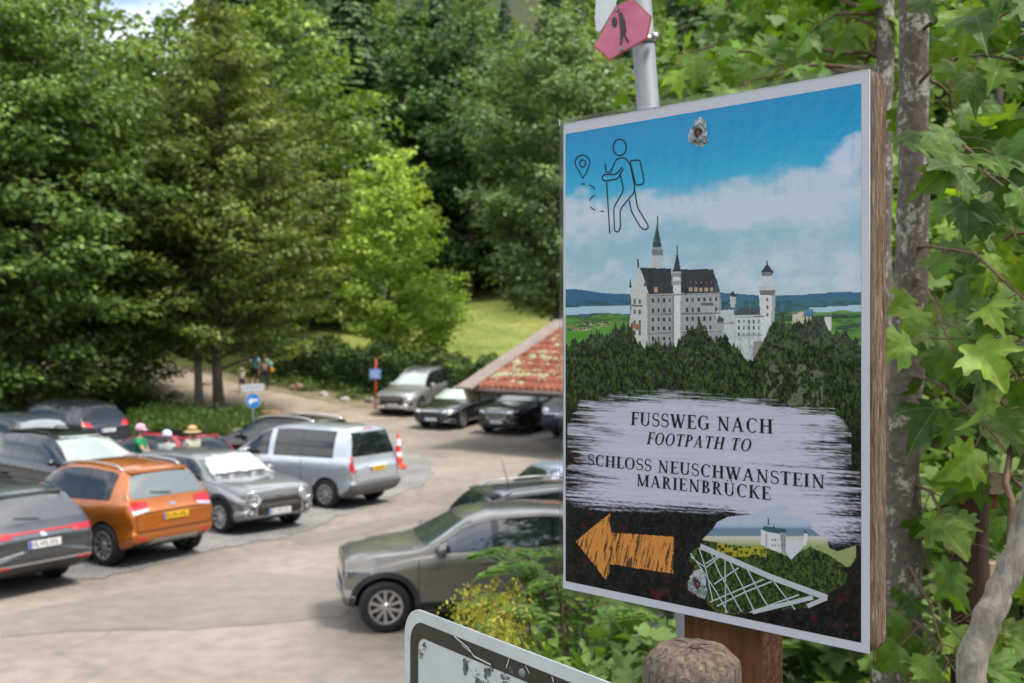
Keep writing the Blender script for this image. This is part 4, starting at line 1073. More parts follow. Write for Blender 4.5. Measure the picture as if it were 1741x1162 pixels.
m_paper, t_, p_ = base_mat('white_page'); p_.inputs['Base Color'].default_value = (.45, .45, .50, 1); p_.inputs['Roughness'].default_value = .5; film(m_paper, t_, p_)
m_black, t_, p_ = base_mat('black_print'); p_.inputs['Base Color'].default_value = (.006, .006, .008, 1); p_.inputs['Roughness'].default_value = .6; p_.inputs['Specular IOR Level'].default_value = .15; p_.inputs['Coat Weight'].default_value = .12

# wood of the board: strand edge, long fibres upright
def fibre_mat(name, c1, c2, c3, stretch, scale=14, rough=.85, bump=.9, dist=.004):
    m, t, p = base_mat(name); p.inputs['Roughness'].default_value = rough; p.inputs['Specular IOR Level'].default_value = .2
    tc = t.nodes.new('ShaderNodeTexCoord'); mpn = t.nodes.new('ShaderNodeMapping'); mpn.inputs['Scale'].default_value = stretch
    t.links.new(tc.outputs['Object'], mpn.inputs[0])
    n = t.nodes.new('ShaderNodeTexNoise'); n.inputs['Scale'].default_value = scale; n.inputs['Detail'].default_value = 8; n.inputs['Roughness'].default_value = .7; n.inputs['Distortion'].default_value = .6
    t.links.new(mpn.outputs[0], n.inputs['Vector'])
    r = t.nodes.new('ShaderNodeValToRGB'); e = r.color_ramp.elements; e[0].position = .3; e[1].position = .7; e[0].color = (*c1, 1); e[1].color = (*c3, 1); q = e.new(.5); q.color = (*c2, 1)
    t.links.new(n.outputs['Fac'], r.inputs[0]); t.links.new(r.outputs[0], p.inputs['Base Color'])
    b = t.nodes.new('ShaderNodeBump'); b.inputs['Strength'].default_value = bump; b.inputs['Distance'].default_value = dist
    t.links.new(n.outputs['Fac'], b.inputs['Height']); t.links.new(b.outputs[0], p.inputs['Normal'])
    return m
m_board = fibre_mat('weathered_board_edge', (.07, .035, .022), (.34, .22, .145), (.60, .47, .36), (45, 45, 4.0), 9, bump=1.6, dist=.006)
m_post = fibre_mat('brown_stained_wood', (.055, .018, .006), (.13, .045, .014), (.19, .075, .028), (10, 10, .9), 12, .6, .35)
m_postside = fibre_mat('rough_sawn_side', (.03, .012, .007), (.085, .035, .02), (.16, .08, .045), (40, 40, 25), 6, .9, 1.2)
m_log = fibre_mat('weathered_log', (.05, .038, .028), (.14, .11, .085), (.25, .205, .165), (30, 30, 1.6), 9, .9, 1.0)
m_logtop = fibre_mat('log_end_grain', (.045, .03, .022), (.14, .105, .08), (.27, .21, .16), (13, 13, 13), 12, .9, 1.0)

b = MB(); hw, hh_, th = PW/2 + .0012, PH/2 + .0022, .0255
# board outline with rounded, slightly chipped corners, built as a prism
def rrect(w_, h0, h1, r, n=6):
    out = []
    for cx, cy, a0 in ((w_ - r, h1 - r, 0), (-w_ + r, h1 - r, 90), (-w_ + r, h0 + r, 180), (w_ - r, h0 + r, 270)):
        for i in range(n + 1):
            a = R(a0 + 90 * i / n); out.append((cx + r*math.cos(a), cy + r*math.sin(a)))
    return out
ol = rrect(hw, -hh_ + .001, hh_, .009)
nb_ = len(ol); nseg = 7
vs = []; fs = []
dense = []
for i in range(nb_):
    a = Vector(ol[i]); c = Vector(ol[(i+1) % nb_]); kk = max(1, int((c - a).length / .006))
    for q in range(kk): dense.append(a.lerp(c, q/kk))
nb_ = len(dense)
for j in range(nseg):
    t = j / (nseg - 1); inset = .0022 * (abs(t - .5) * 2) ** 4
    for i, p in enumerate(dense):
        jit = random.uniform(-.0005, .0005) if 0 < j < nseg - 1 else 0
        s_ = 1 - (inset + jit) / hw
        vs.append((p.x * s_, .0004 + th * t, cz + p.y * (1 - (inset + jit) / hh_)))
for j in range(nseg - 1):
    for i in range(nb_): fs.append((j*nb_ + i, j*nb_ + (i+1) % nb_, (j+1)*nb_ + (i+1) % nb_, (j+1)*nb_ + i))
fs.append(tuple(range(nb_ - 1, -1, -1))); fs.append(tuple((nseg-1)*nb_ + i for i in range(nb_)))
board = mesh('board', vs, fs, m_board, sign, True)
pg_ = MB()
# white sheet (slightly short of the board) and its print
n_ = 40
vs = []; fs = []
for j in range(2):
    pass
page = MB(); page.box((-PW/2, -.0006, cz - PH/2), (PW/2 - .0005, 0.0002, cz + PH/2))
page_o = page.build('poster_sheet', m_paper, sign)
prt = np_mesh('castle_picture', VP, Fq, m_print, page_o, img.reshape(-1, 3), smooth=True)
# clear film rim around the page
m_film, t_, p_ = base_mat('clear_film'); p_.inputs['Transmission Weight'].default_value = 1; p_.inputs['Roughness'].default_value = .06; p_.inputs['IOR'].default_value = 1.2; p_.inputs['Base Color'].default_value = (.93, .95, .97, 1)
fm = MB()
e_ = .0042
for lo, hi in (((-PW/2 - e_, -PH/2 - e_), (PW/2 + e_, -PH/2)), ((-PW/2 - e_, PH/2), (PW/2 + e_, PH/2 + e_)), ((-PW/2 - e_, -PH/2), (-PW/2, PH/2)), ((PW/2, -PH/2), (PW/2 + e_, PH/2))):
    fm.box((lo[0], -.0011, cz + lo[1]), (hi[0], -.0007, cz + hi[1]))
fm.build('laminate_rim', m_film, sign)
# square post behind the board
pl, pr = .0435, .0
_pl = onsheet(1160, 1080); 
px0 = -.030; pwid = .078
post = MB()
post.box((px0 - .005, th + .0012, -.15), (px0 + pwid - .005, th + .032, cz + PH/2 - .03), None, 0)
post.mi[-6:] = [0, 0, 0, 1, 0, 0]
postz = post.build('post', [m_post, m_postside], sign, bevel=.002)
# screws with torn, bulging film
m_torn = mat('crinkled_film', (.45, .52, .56), .15, coat=1, noise=.5, scale=260, bump=1.0, bump_scale=300)
m_rust = mat('rusty_screw', (.10, .035, .018), .5, .5, noise=.6, scale=300)
m_hole = mat('torn_hole', (.06, .025, .02), .8, noise=.6, scale=300)
for (px, py, rr, below) in ((1189, 227, .0070, 0), (1188, 993, .0072, 1)):
    u_, v_ = onsheet(px, py)
    q = MB(); n1 = 26
    prof = [(.0038, .0008), (.0046, .0036), (.0058, .0034), (.0085, .0016), (.0105, .0009)]
    for i, (r_, h_) in enumerate(prof):
        for a in range(n1):
            t = 2*PI*a/n1; jr = 1 + .16*math.sin(3*t + i) + .08*random.uniform(-1, 1)
            q.v.append(Vector((u_ + r_*jr*math.cos(t)*.9, -(h_ * (1 + .35*random.uniform(-1, 1))), cz + v_ + r_*jr*math.sin(t)*(1.1))))
    for i in range(len(prof) - 1):
        for a in range(n1): q.f.append((i*n1+a, i*n1+(a+1) % n1, (i+1)*n1+(a+1) % n1, (i+1)*n1+a)); q.mi.append(0)
    so_ = q.build('torn_film', m_torn, sign, True)
    h = MB(); h.lathe([(.0001, .0012), (.0046, .0011)], 20, Matrix.Translation((u_, 0, cz + v_)) @ Matrix.Rotation(R(90), 4, 'X')); h.build('torn_hole', m_hole, so_)
    h = MB(); h.lathe([(.0001, .0028), (.0012, .0028), (.0024, .0024), (.0027, .0014)], 16, Matrix.Translation((u_ + .0004, 0, cz + v_ - .0008)) @ Matrix.Rotation(R(90), 4, 'X')); h.build('screw', m_rust, sign)

# ---- lettering in an old-style face: thick stems, thin joins, flat serifs. Unit: cap height = 1
TH, TN, SF = .165, .062, .042
def bar(x0, y0, x1, y1, t0, t1=None):
    t1 = t0 if t1 is None else t1
    return [[(x0 - t0/2, y0), (x0 + t0/2, y0), (x1 + t1/2, y1), (x1 - t1/2, y1)]]
def stem(x, y0=0, y1=1, t=TH, top=True, bot=True):
    o = bar(x, y0, x, y1, t)
    if bot: o += [[(x - t/2 - .10, y0), (x + t/2 + .10, y0), (x + t/2 + .10, y0 + SF), (x - t/2 - .10, y0 + SF)]]
    if top: o += [[(x - t/2 - .10, y1 - SF), (x + t/2 + .10, y1 - SF), (x + t/2 + .10, y1), (x - t/2 - .10, y1)]]
    return o
def serif(x, y, w=.16): return [[(x - w, y), (x + w, y), (x + w, y + SF), (x - w, y + SF)]]
def hbar(x0, x1, y, t=TN): return [[(x0, y - t/2), (x1, y - t/2), (x1, y + t/2), (x0, y + t/2)]]
def bowl(cx, cy, rx, ry, a0, a1, tv=TH, tn=TN, n=20):
    o = []; pts = []
    for i in range(n + 1):
        a = R(a0 + (a1 - a0) * i / n); t = tn + (tv - tn) * abs(math.cos(a)) ** 1.6
        pts.append(((cx + rx*math.cos(a), cy + ry*math.sin(a)), (cx + (rx - t)*math.cos(a), cy + (ry - (tn + (t-tn)*.25))*math.sin(a))))
    for p, q in zip(pts[:-1], pts[1:]): o.append([p[0], q[0], q[1], p[1]])
    return o
def curve(pts, ts):
    o = []
    L_ = []
    for i, p in enumerate(pts):
        a = Vector(pts[max(i-1, 0)]); c = Vector(pts[min(i+1, len(pts)-1)]); d = (c - a).normalized(); n = Vector((-d.y, d.x)) * ts[i] / 2
        L_.append((tuple(Vector(p) + n), tuple(Vector(p) - n)))
    for p, q in zip(L_[:-1], L_[1:]): o.append([p[0], q[0], q[1], p[1]])
    return o
def Sglyph():
    pts = []; ts = []
    for i in range(25):
        t = i / 24
        if t < .5: a = R(40 + (270 - 40) * t * 2); c = (.30, .745); rx, ry = .215, .235
        else: a = R(90 - (90 + 140) * (t - .5) * 2); c = (.30, .265); rx, ry = .235, .245
        pts.append((c[0] + rx*math.cos(a), c[1] + ry*math.sin(a))); ts.append(TN + (.125 - TN) * math.exp(-((t - .5) / .17) ** 2))
    return curve(pts, ts) + [[(.475, .72), (.505, .72), (.515, .98), (.485, .98)], [(.08, .02), (.11, .02), (.10, .30), (.07, .30)]]
GL = {
 'F': (.62, stem(.20) + hbar(.2, .60, .978) + [[(.56, .78), (.60, .78), (.61, 1.0), (.57, 1.0)]] + hbar(.2, .48, .53) + [[(.45, .42), (.485, .42), (.485, .64), (.45, .64)]]),
 'E': (.66, stem(.20) + hbar(.2, .60, .978) + hbar(.2, .63, .022) + [[(.56, .78), (.60, .78), (.61, 1.0), (.57, 1.0)], [(.60, 0), (.64, 0), (.645, .24), (.61, .24)]] + hbar(.2, .48, .52) + [[(.45, .41), (.485, .41), (.485, .63), (.45, .63)]]),
 'L': (.62, stem(.20) + hbar(.2, .60, .022) + [[(.565, 0), (.61, 0), (.615, .26), (.58, .26)]]),
 'I': (.40, stem(.20)),
 'H': (.90, stem(.20) + stem(.70) + hbar(.2, .7, .51)),
 'T': (.72, stem(.36, top=False) + hbar(.05, .67, .978) + [[(.04, .76), (.075, .76), (.09, 1.0), (.05, 1.0)], [(.645, .76), (.68, .76), (.67, 1.0), (.63, 1.0)]]),
 'U': (.84, stem(.19, .3, 1, bot=False) + stem(.67, .3, 1, TN, bot=False) + bowl(.4275, .33, .305, .345, 180, 360, TH*.8)),
 'S': (.60, Sglyph()),
 'W': (1.12, bar(.14, 1, .38, 0, TH) + bar(.58, 1, .38, 0, TN) + bar(.52, 1, .78, 0, TH) + bar(1.0, 1, .78, 0, TN) + serif(.14, 1-SF) + serif(.56, 1-SF, .14) + serif(1.0, 1-SF, .12)),
 'G': (.86, bowl(.44, .5, .38, .52, 50, 315) + stem(.70, 0.05, .46, TH*.9, bot=False) + [[(.66, .74), (.70, .74), (.71, .99), (.68, .99)]]),
 'C': (.78, bowl(.44, .5, .38, .52, 50, 312) + [[(.66, .72), (.70, .72), (.71, .99), (.68, .99)]]),
 'O': (.88, bowl(.44, .5, .40, .52, 0, 360, n=36)),
 'N': (.90, stem(.20, t=TN) + stem(.72, t=TN, bot=False) + bar(.17, 1, .70, 0, .16)),
 'A': (.86, bar(.40, 1, .14, 0, TN) + bar(.41, 1, .68, 0, .15) + hbar(.22, .56, .33) + serif(.12, 0, .12) + serif(.70, 0, .15)),
 'P': (.68, stem(.20) + bowl(.30, .745, .31, .255, -90, 90) + hbar(.2, .32, .978) + hbar(.2, .32, .512)),
 'R': (.76, stem(.20) + bowl(.28, .75, .30, .25, -90, 90) + hbar(.2, .32, .978) + hbar(.2, .32, .52) + bar(.36, .52, .64, 0, .14) + serif(.66, 0, .12)),
 'B': (.72, stem(.20) + bowl(.30, .76, .27, .24, -90, 90) + bowl(.30, .27, .335, .27, -90, 90) + hbar(.2, .32, .978) + hbar(.2, .32, .52) + hbar(.2, .32, .022)),
 'M': (1.04, stem(.17, t=TN) + stem(.86, t=TH) + bar(.15, 1, .50, .02, .15) + bar(.83, 1, .50, .02, TN)),
 'K': (.80, stem(.20) + bar(.64, 1, .24, .42, TN) + bar(.36, .56, .66, 0, .15) + serif(.64, 1-SF, .12) + serif(.68, 0, .12)),
 ' ': (.34, []),
}
GL['Ü'] = (.84, GL['U'][1] + [[(.28 + .055*math.cos(R(a)) , 1.16 + .06*math.sin(R(a))) for a in range(0, 360, 40)], [(.56 + .055*math.cos(R(a)), 1.16 + .06*math.sin(R(a))) for a in range(0, 360, 40)]])
def words(text, quad, slant=0.0, gap=.06, lift=.0012):
    """text fitted to four corners (BL, BR, TL, TR) measured on the page"""
    c = [Vector(onsheet(*p)) for p in quad]
    wtot = sum(GL[ch][0] + gap for ch in text) - gap
    vs = []; fs = []; x = 0
    for ch in text:
        for pol in GL[ch][1]:
            b0 = len(vs)
            area = sum(pol[i][0]*pol[(i+1) % len(pol)][1] - pol[(i+1) % len(pol)][0]*pol[i][1] for i in range(len(pol)))
            if area < 0: pol = pol[::-1]
            lf = lift + (len(fs) % 7) * 0.000012
            for gx, gy in pol:
                s_ = (x + gx + slant * gy) / wtot
                lo = c[0].lerp(c[1], s_); hi = c[2].lerp(c[3], s_)
                p = lo + (hi - lo) * gy
                vs.append((p.x, -lf, cz + p.y))
            fs.append(tuple(range(b0, len(vs))))
        x += GL[ch][0] + gap
    return mesh('lettering', vs, fs, m_black, page_o)
words('FUSSWEG NACH', [(1073, 722.7), (1316, 737.6), (1073.9, 700.3), (1316, 713.3)])
words('FOOTPATH TO', [(1100, 755), (1277, 767.5), (1100, 734.6), (1277, 746.5)], slant=.22, gap=.09)
words('SCHLOSS NEUSCHWANSTEIN', [(1000, 790.8), (1404.5, 831), (1000.7, 771.7), (1404.5, 808)])
words('MARIENBRÜCKE', [(1083, 825.8), (1312, 850.5), (1083.7, 806.0), (1312, 828.0)])
def ribbon(name, paths, wpx, m, parent, lift=.0012, X=A4):
    vs = []; fs = []
    for path in paths:
        pts = [Vector(onsheet(*p)) for p in X(path)]; n = len(pts)
        closed = (pts[0] - pts[-1]).length < 1e-5
        b0 = len(vs)
        for i, p in enumerate(pts):
            a = pts[i-1] if i > 0 else (pts[-2] if closed else pts[0]); c = pts[i+1] if i < n-1 else (pts[1] if closed else pts[-1])
            d = (c - a).normalized(); nn = Vector((-d.y, d.x)) * wpx / 2
            for s_ in (1, -1): q = p + nn * s_; vs.append((q.x, -lift, cz + q.y))
        for i in range(n - 1): fs.append((b0+2*i, b0+2*i+1, b0+2*i+3, b0+2*i+2))
    return mesh(name, vs, fs, m, parent)
def rnd(pts, r=8, closed=False):
    """round the corners of a polyline"""
    out = []; n = len(pts)
    for i in range(n):
        if not closed and i in (0, n-1): out.append(pts[i]); continue
        p = Vector(pts[i]); a = Vector(pts[i-1]); c = Vector(pts[(i+1) % n])
        da = (a - p); dc = (c - p); r_ = min(r, da.length*.45, dc.length*.45)
        s_ = p + da.normalized()*r_; e = p + dc.normalized()*r_
        for k in range(6): t = k/5; out.append(tuple(s_*(1-t)**2 + p*2*t*(1-t) + e*t*t))
    if closed: out.append(out[0])
    return out
ell = lambda cx, cy, rx, ry, n=26: [(cx + rx*math.cos(2*PI*i/n), cy + ry*math.sin(2*PI*i/n)) for i in range(n)] + [(cx + rx, cy)]
pinp = [(112, 438), (98, 412), (86, 392)] + [(111 + 27*math.cos(R(a)), 380 + 27*math.sin(R(a))) for a in range(170, 371, 20)] + [(128, 412), (112, 438)]
hiker = [ell(247, 325, 24, 30), [(193, 385), (197, 415), (212, 418)], [(199, 452), (211, 640)],
    rnd([(256, 396), (234, 424), (190, 424), (182, 434), (184, 444), (196, 448), (240, 440), (260, 402)], 9),
    rnd([(232, 372), (247, 363), (268, 364), (284, 384), (302, 464), (300, 490), (248, 552), (250, 620), (240, 636), (228, 630), (225, 545), (262, 482), (248, 420)], 16),
    [(212, 418), (232, 374)],
    rnd([(286, 380), (288, 374), (316, 371), (322, 376), (337, 450), (330, 460), (306, 464), (300, 440), (286, 380)], 8),
    rnd([(282, 520), (290, 560), (324, 618), (340, 628), (352, 618), (350, 608), (312, 545), (302, 480)], 12)]
ribbon('hiker_pictogram', hiker, .00105, m_black, page_o)
ribbon('map_pin_pictogram', [pinp, ell(111, 384, 11, 13)], .00105, m_black, page_o)
ribbon('dotted_trail', [[(108, 458), (120, 459)], [(136, 462), (150, 470), (156, 478)], [(156, 500), (144, 508), (137, 520)], [(140, 542), (148, 550), (158, 554)], [(177, 558), (189, 560)]], .0009, m_black, page_o)
# white iron bridge in the inset
m_brg, t_, p_ = base_mat('pale_print'); p_.inputs['Base Color'].default_value = (.38, .39, .42, 1); p_.inputs['Roughness'].default_value = .5; film(m_brg, t_, p_)
ribbon('bridge_print', [[(540, 662), (640, 705), (800, 775), (1003, 850)]], .0046, m_brg, page_o, .0011, A5)
ribbon('bridge_print', [[(505, 688), (545, 745), (600, 830), (640, 905)], [(535, 668), (560, 745), (585, 860)], [(630, 712), (632, 905)], [(580, 690), (610, 760), (690, 900)], [(640, 705), (690, 800), (735, 895)], [(710, 745), (770, 855), (790, 885)], [(800, 780), (860, 860), (885, 892)],
    [(560, 725), (600, 700), (640, 705)], [(575, 865), (770, 782)], [(590, 800), (680, 740)], [(600, 880), (700, 830), (800, 790)], [(720, 903), (900, 838)], [(505, 700), (560, 740), (610, 700)]], .0011, m_brg, page_o, .00106, A5)
ribbon('bridge_print', [[(730, 902), (860, 870), (950, 848)], [(930, 880), (1000, 850)]], .0032, m_brg, page_o, .00108, A5)

# ------------------------------------------------------------------ log bollard
lp = Vector(((1176 - 870.5)/F*.80, .80, 0)); lz = EYE - (1131 - HOR)/F*.80
lb = MB(); rr = .0355
gz0 = float(H(lp.x, lp.y)) - .1
prof = [(rr, gz0)] + [(rr, gz0 + (lz - gz0)*k/10) for k in range(1, 10)] + [(rr, lz - .006), (rr*.985, lz - .0015)]
n1 = 40
def lr(t, z): return 1 + .02*math.sin(3*t + 1) + .012*math.sin(7*t) + .006*math.sin(19*t + z*4)
flat = 8
for r_, z in prof:
    for a in range(n1):
        t = 2*PI*a/n1; lb.v.append(Vector((lp.x + r_*lr(t, z)*math.cos(t), lp.y + r_*lr(t, z)*math.sin(t), z)))
for i in range(len(prof)-1):
    for a in range(n1): lb.f.append((i*n1+a, i*n1+(a+1) % n1, (i+1)*n1+(a+1) % n1, (i+1)*n1+a)); lb.mi.append(0)
b0 = len(lb.v)
tp = [(rr*.97, .0025), (rr*.70, .0125), (rr*.62, .0135), (rr*.3, .0140), (rr*.1, .0141)]
for r_, dz in tp:
    for a in range(n1):
        t = 2*PI*a/n1; lb.v.append(Vector((lp.x + r_*lr(t, 0)*math.cos(t), lp.y + r_*lr(t, 0)*math.sin(t), lz + dz + random.uniform(-.0004, .0004))))
s0 = b0 - n1
for i in range(len(tp)):
    p0 = s0 if i == 0 else b0 + (i-1)*n1; p1 = b0 + i*n1
    for a in range(n1): lb.f.append((p0+a, p0+(a+1) % n1, p1+(a+1) % n1, p1+a)); lb.mi.append(1)
lb.f.append(tuple(b0 + (len(tp)-1)*n1 + a for a in range(n1))); lb.mi.append(1)
log = tag(lb.build('log_post', [m_log, m_logtop], smooth=True), 'weathered round log post with domed cracked top in front of the brown square post', 'post')
ck = MB()
for a0, ln in ((-1.45, .030), (-.9, .022), (-2.1, .026), (.3, .02), (2.0, .024), (-1.75, .016)):
    c_ = []
    for k in range(6):
        r_ = .004 + ln*k/5; t = a0 + .10*math.sin(k*2.1 + a0)
        z = lz + np.interp(r_, [.0, .1*rr, .3*rr, .55*rr, .8*rr, .965*rr, rr], [.0141, .0141, .0140, .0134, .0095, .0028, 0]) + .0002
        c_.append((lp.x + r_*math.cos(t), lp.y + r_*math.sin(t), float(z)))
    ck.tube(c_, [.0003, .0005, .0005, .0004, .0003, .0001], 5)
ck.ball(Vector((lp.x + .0015, lp.y - .006, lz + .0148)), (.0042, .0036, .0018), 10, 6)
tag(ck.build('crack', m_hole, log), kind='stuff')

# ------------------------------------------------------------------ scratched white traffic sign, lower left
m_retro = mat('dirty_white_sheeting', (.50, .53, .55), .35, noise=.08, scale=30, coat=.3)
m_sblk = mat('faded_black_print', (.028, .022, .022), .4, noise=.25, scale=40, coat=.3)
m_smud = mat('sticker_residue', (.10, .105, .11), .8, noise=.7, scale=260)
m_scr = mat('bare_scratch', (.55, .55, .54), .5)
m_galv = mat('galvanised_steel', (.17, .185, .205), .6, .1, noise=.12, scale=12, stretch=(4, 4, 1))
D0 = 1.12
c0 = P(688, 1028, D0); dirr = Vector((1375 / F, -1, 0)).normalized()      # from the far left corner towards the viewer's right
ts = empty('traffic_sign', (c0.x, c0.y, float(H(c0.x, c0.y))), math.atan2(dirr.y, dirr.x), 'scuffed white metal sign with black border and rounded corner, lower edge out of the photo', 'sign')
tz = c0.z - float(H(c0.x, c0.y)); TWd, THt, tt = .42, .42, .002
def tpl(w0, w1, h0, h1, r): return [(x + (w0+w1)/2, z + (h0+h1)/2) for x, z in rrect((w1-w0)/2, -(h1-h0)/2, (h1-h0)/2, r, 10)]
def prism(pol, y0, y1, inner=None, flip=False):
    q = MB(); n = len(pol)
    vs = [(x, y0, tz + z) for x, z in pol] + [(x, y1, tz + z) for x, z in pol]
    if inner is None:
        q.add(vs, [tuple(range(n)), tuple(range(2*n-1, n-1, -1))] + [(i, n+i, n+(i+1) % n, (i+1) % n) for i in range(n)])
    else:
        vi = [(x, y0, tz + z) for x, z in inner] + [(x, y1, tz + z) for x, z in inner]
        q.add(vs + vi, [(i, (i+1) % n, 2*n+(i+1) % n, 2*n+i) for i in range(n)])
    return q
prism(tpl(0, TWd, -THt, 0, .030), 0, tt).build('sign_plate', [m_retro], ts)
prism(tpl(.0115, TWd-.0115, -THt+.0115, -.0115, .024), -.0004, 0, tpl(.0265, TWd-.0265, -THt+.0265, -.0265, .012)).build('border', m_sblk, ts)
random.seed(5)
def blob(cx, cz_, r, n=28, sx=1, rough=.20):
    ph = [random.uniform(0, 6.28) for _ in range(6)]
    return [(cx + sx*r*(1 + rough*sum(math.sin((k+2)*2*PI*i/n + ph[k]) / (k+1.5) for k in range(5)))*math.cos(2*PI*i/n), cz_ + r*(1 + rough*sum(math.cos((k+2)*2*PI*i/n + ph[k]) / (k+1.5) for k in range(5)))*math.sin(2*PI*i/n)) for i in range(n)]
def tsm(px, py):
    d = Vector(((px - 870.5) / F, 1, -(py - HOR) / F)); nn = Vector((dirr.y, -dirr.x, 0)); t = (c0 - Vector((0, 0, EYE))).dot(nn) / d.dot(nn)
    q = Vector((0, 0, EYE)) + d*t - c0; return q.dot(dirr), q.z
for px, py, r, sx in ((716, 1112, .0035, 1.6), (722, 1098, .004, .8), (700, 1116, .002, 3), (793, 1132, .0075, .9), (830, 1142, .0065, 1.3), (818, 1160, .007, 2.0), (858, 1155, .0045, 1.8), (870, 1140, .003, 1.5)):
    u_, v_ = tsm(px, py)
    q = MB()
    for k in range(26):
        d_ = abs(random.gauss(0, .75)); a_ = random.uniform(0, 6.28); r_ = r*random.uniform(.10, .42)*(1.15 - min(.9, d_*.4)); yl = -.0008 - k*.000006
        pp = blob(u_ + r*1.3*d_*math.cos(a_)*sx*.7, v_ + r*1.2*d_*math.sin(a_), r_, 14, sx=.8, rough=.35); q.add([(x, yl, tz + z) for x, z in pp], [tuple(range(len(pp)))])
    tag(q.build('sticker_residue', m_smud, ts), kind='stuff')
def scr(pts, wd):
    q = MB(); 
    for (a, b2) in zip(pts[:-1], pts[1:]):
        a = Vector(tsm(*a)); b2 = Vector(tsm(*b2)); n = Vector((-(b2-a).y, (b2-a).x)).normalized()*wd/2
        q.add([(a.x-n.x, -.0011, tz+a.y-n.y), (a.x+n.x, -.0011, tz+a.y+n.y), (b2.x+n.x, -.0011, tz+b2.y+n.y), (b2.x-n.x, -.0011, tz+b2.y-n.y)], [(0, 1, 2, 3)])
    q.build('scratch', m_scr, ts)
scr([(742, 1050), (760, 1066), (778, 1086)], .0005); scr([(774, 1082), (796, 1100), (808, 1116), (836, 1130)], .0014); scr([(868, 1118), (862, 1136)], .0009); scr([(895, 1132), (902, 1145)], .0007); scr([(940, 1150), (943, 1160)], .0012); scr([(745, 1098), (748, 1108)], .0004); scr([(786, 1096), (806, 1112)], .0006); scr([(840, 1148), (850, 1156), (868, 1158)], .0009)
for u_, v_ in ((.20, -.020),):
    q = MB(); q.lathe([(.0001, .003), (.003, .0025), (.0045, 0)], 14, Matrix.Translation((u_, 0, tz + v_)) @ Matrix.Rotation(R(90), 4, 'X')); q.build('rivet', m_galv, ts, True)
q = MB(); q.tube([(.21, .035, -.15), (.21, .035, tz - .10)], .030, 20); q.build('post', m_galv, ts, True)

# ------------------------------------------------------------------ leaning pole with the faded red six-sided sign
YP_ = 1.55
pa = P(1092, 50, YP_); pb_ = P(1168, 1060, YP_)
dn = (pb_ - pa).normalized(); top_ = pa - dn * .25; gzp = float(H(pb_.x, pb_.y)); foot = pb_ + dn * ((pb_.z - gzp) / -dn.z + .1)
pole = empty('leaning_pole_sign', (foot.x, foot.y, gzp), 0, 'leaning grey steel pole carrying a faded red six-sided pedestrian sign', 'sign')
q = MB(); of = Vector((-foot.x, -foot.y, -gzp)); q.tube([foot + of, (foot + of).lerp(top_ + of, .5), top_ + of], .0158, 24)
q.build('pole', m_galv, pole, True)
m_hex = mat('faded_red_enamel', (.38, .045, .12), .45, col2=(.46, .11, .17), scale=18, coat=.4)
m_hexr = mat('rust_orange_rim', (.34, .09, .03), .6, noise=.3, scale=50)
m_pict = mat('worn_pictogram', (.035, .02, .022), .6, noise=.5, scale=90)
Yh = 1.50
hx = [P(*p, Yh) for p in ((1009, 80), (1036, 103), (1100, 66), (1108, 28), (1075, -3), (1046, 12))]
hc = sum(hx, Vector()) / 6
nrm = Vector((-.55, -1, .05)).normalized()
hxp = []
for p in hx:      # slide each corner along the sight line onto the tilted plate
    d = (p - Vector((0, 0, EYE))); t = (hc - Vector((0, 0, EYE))).dot(nrm) / d.dot(nrm); hxp.append(Vector((0, 0, EYE)) + d*t)
def plate(name, pts, m, parent, thick, lift=0.0):
    q = MB(); n = len(pts); f_ = [p + of + nrm*lift for p in pts]; b_ = [p - nrm*thick for p in f_]
    q.add(f_ + b_, [tuple(range(n)), tuple(range(2*n-1, n-1, -1))] + [(i, n+i, n+(i+1) % n, (i+1) % n) for i in range(n)])
    o = q.build(name, m, parent); return o
hp = plate('red_plate', hxp, m_hexr, pole, .002)
hin = [hc + (p - hc)*.955 for p in hxp]
plate('red_face', hin, m_hex, hp, .0004, .0006)
def hq(px, py):
    d = Vector(((px - 870.5) / F, 1, -(py - HOR) / F)); t = (hc - Vector((0, 0, EYE))).dot(nrm) / d.dot(nrm); return Vector((0, 0, EYE)) + d*t
C7 = lambda x, y: hq(980 + x/2.2878, y/2.2878)
plate('walker_pictogram', [C7(*p) for p in ((165, 52), (178, 48), (190, 80), (196, 120), (192, 135), (206, 165), (198, 168), (184, 140), (178, 175), (170, 178), (172, 130), (168, 90))], m_pict, hp, .0002, .0012)
plate('walker_pictogram', [C7(160 + 9*math.cos(a), 40 + 9*math.sin(a)) for a in np.linspace(0, 5.9, 12)], m_pict, hp, .0002, .0012)
plate('walker_pictogram', [C7(149 + 11*math.cos(a), 88 + 21*math.sin(a)) for a in np.linspace(0, 5.9, 14)], m_pict, hp, .0002, .0012)
plate('bolt', [C7(174 + 7*math.cos(a), 192 + 8*math.sin(a)) for a in np.linspace(0, 5.9, 12)], m_galv, hp, .003, .003)
plate('bolt', [C7(160 + 5*math.cos(a), 40 + 6*math.sin(a)) for a in np.linspace(0, 5.9, 12)], m_galv, hp, .003, .003)
# white plate above, cut by the frame
plate('white_plate', [hq(*p) + nrm*-.008 for p in ((1007, 30), (1010, 50), (1016, 52), (1042, 8), (1050, -60), (1012, -60))], m_retro, pole, .002)
# pipe clamp
for py_ in (70,):
    c_ = pa.lerp(pb_, (py_ - 50) / 1010) + of
    M = Matrix.Translation(c_) @ dn.to_track_quat('Z', 'Y').to_matrix().to_4x4()
    q = MB(); q.lathe([(.0163, -.004), (.0178, -.004), (.0178, .004), (.0163, .004)], 24, M, closed=True)
    q.box((-.003, -.028, -.0045), (.003, -.015, .0045), M @ Matrix.Rotation(R(-60), 4, 'Z')); q.box((-.004, -.030, -.004), (.004, -.024, .004), M @ Matrix.Rotation(R(-120), 4, 'Z'))
    q.build('pipe_clamp', m_silver, pole, True)

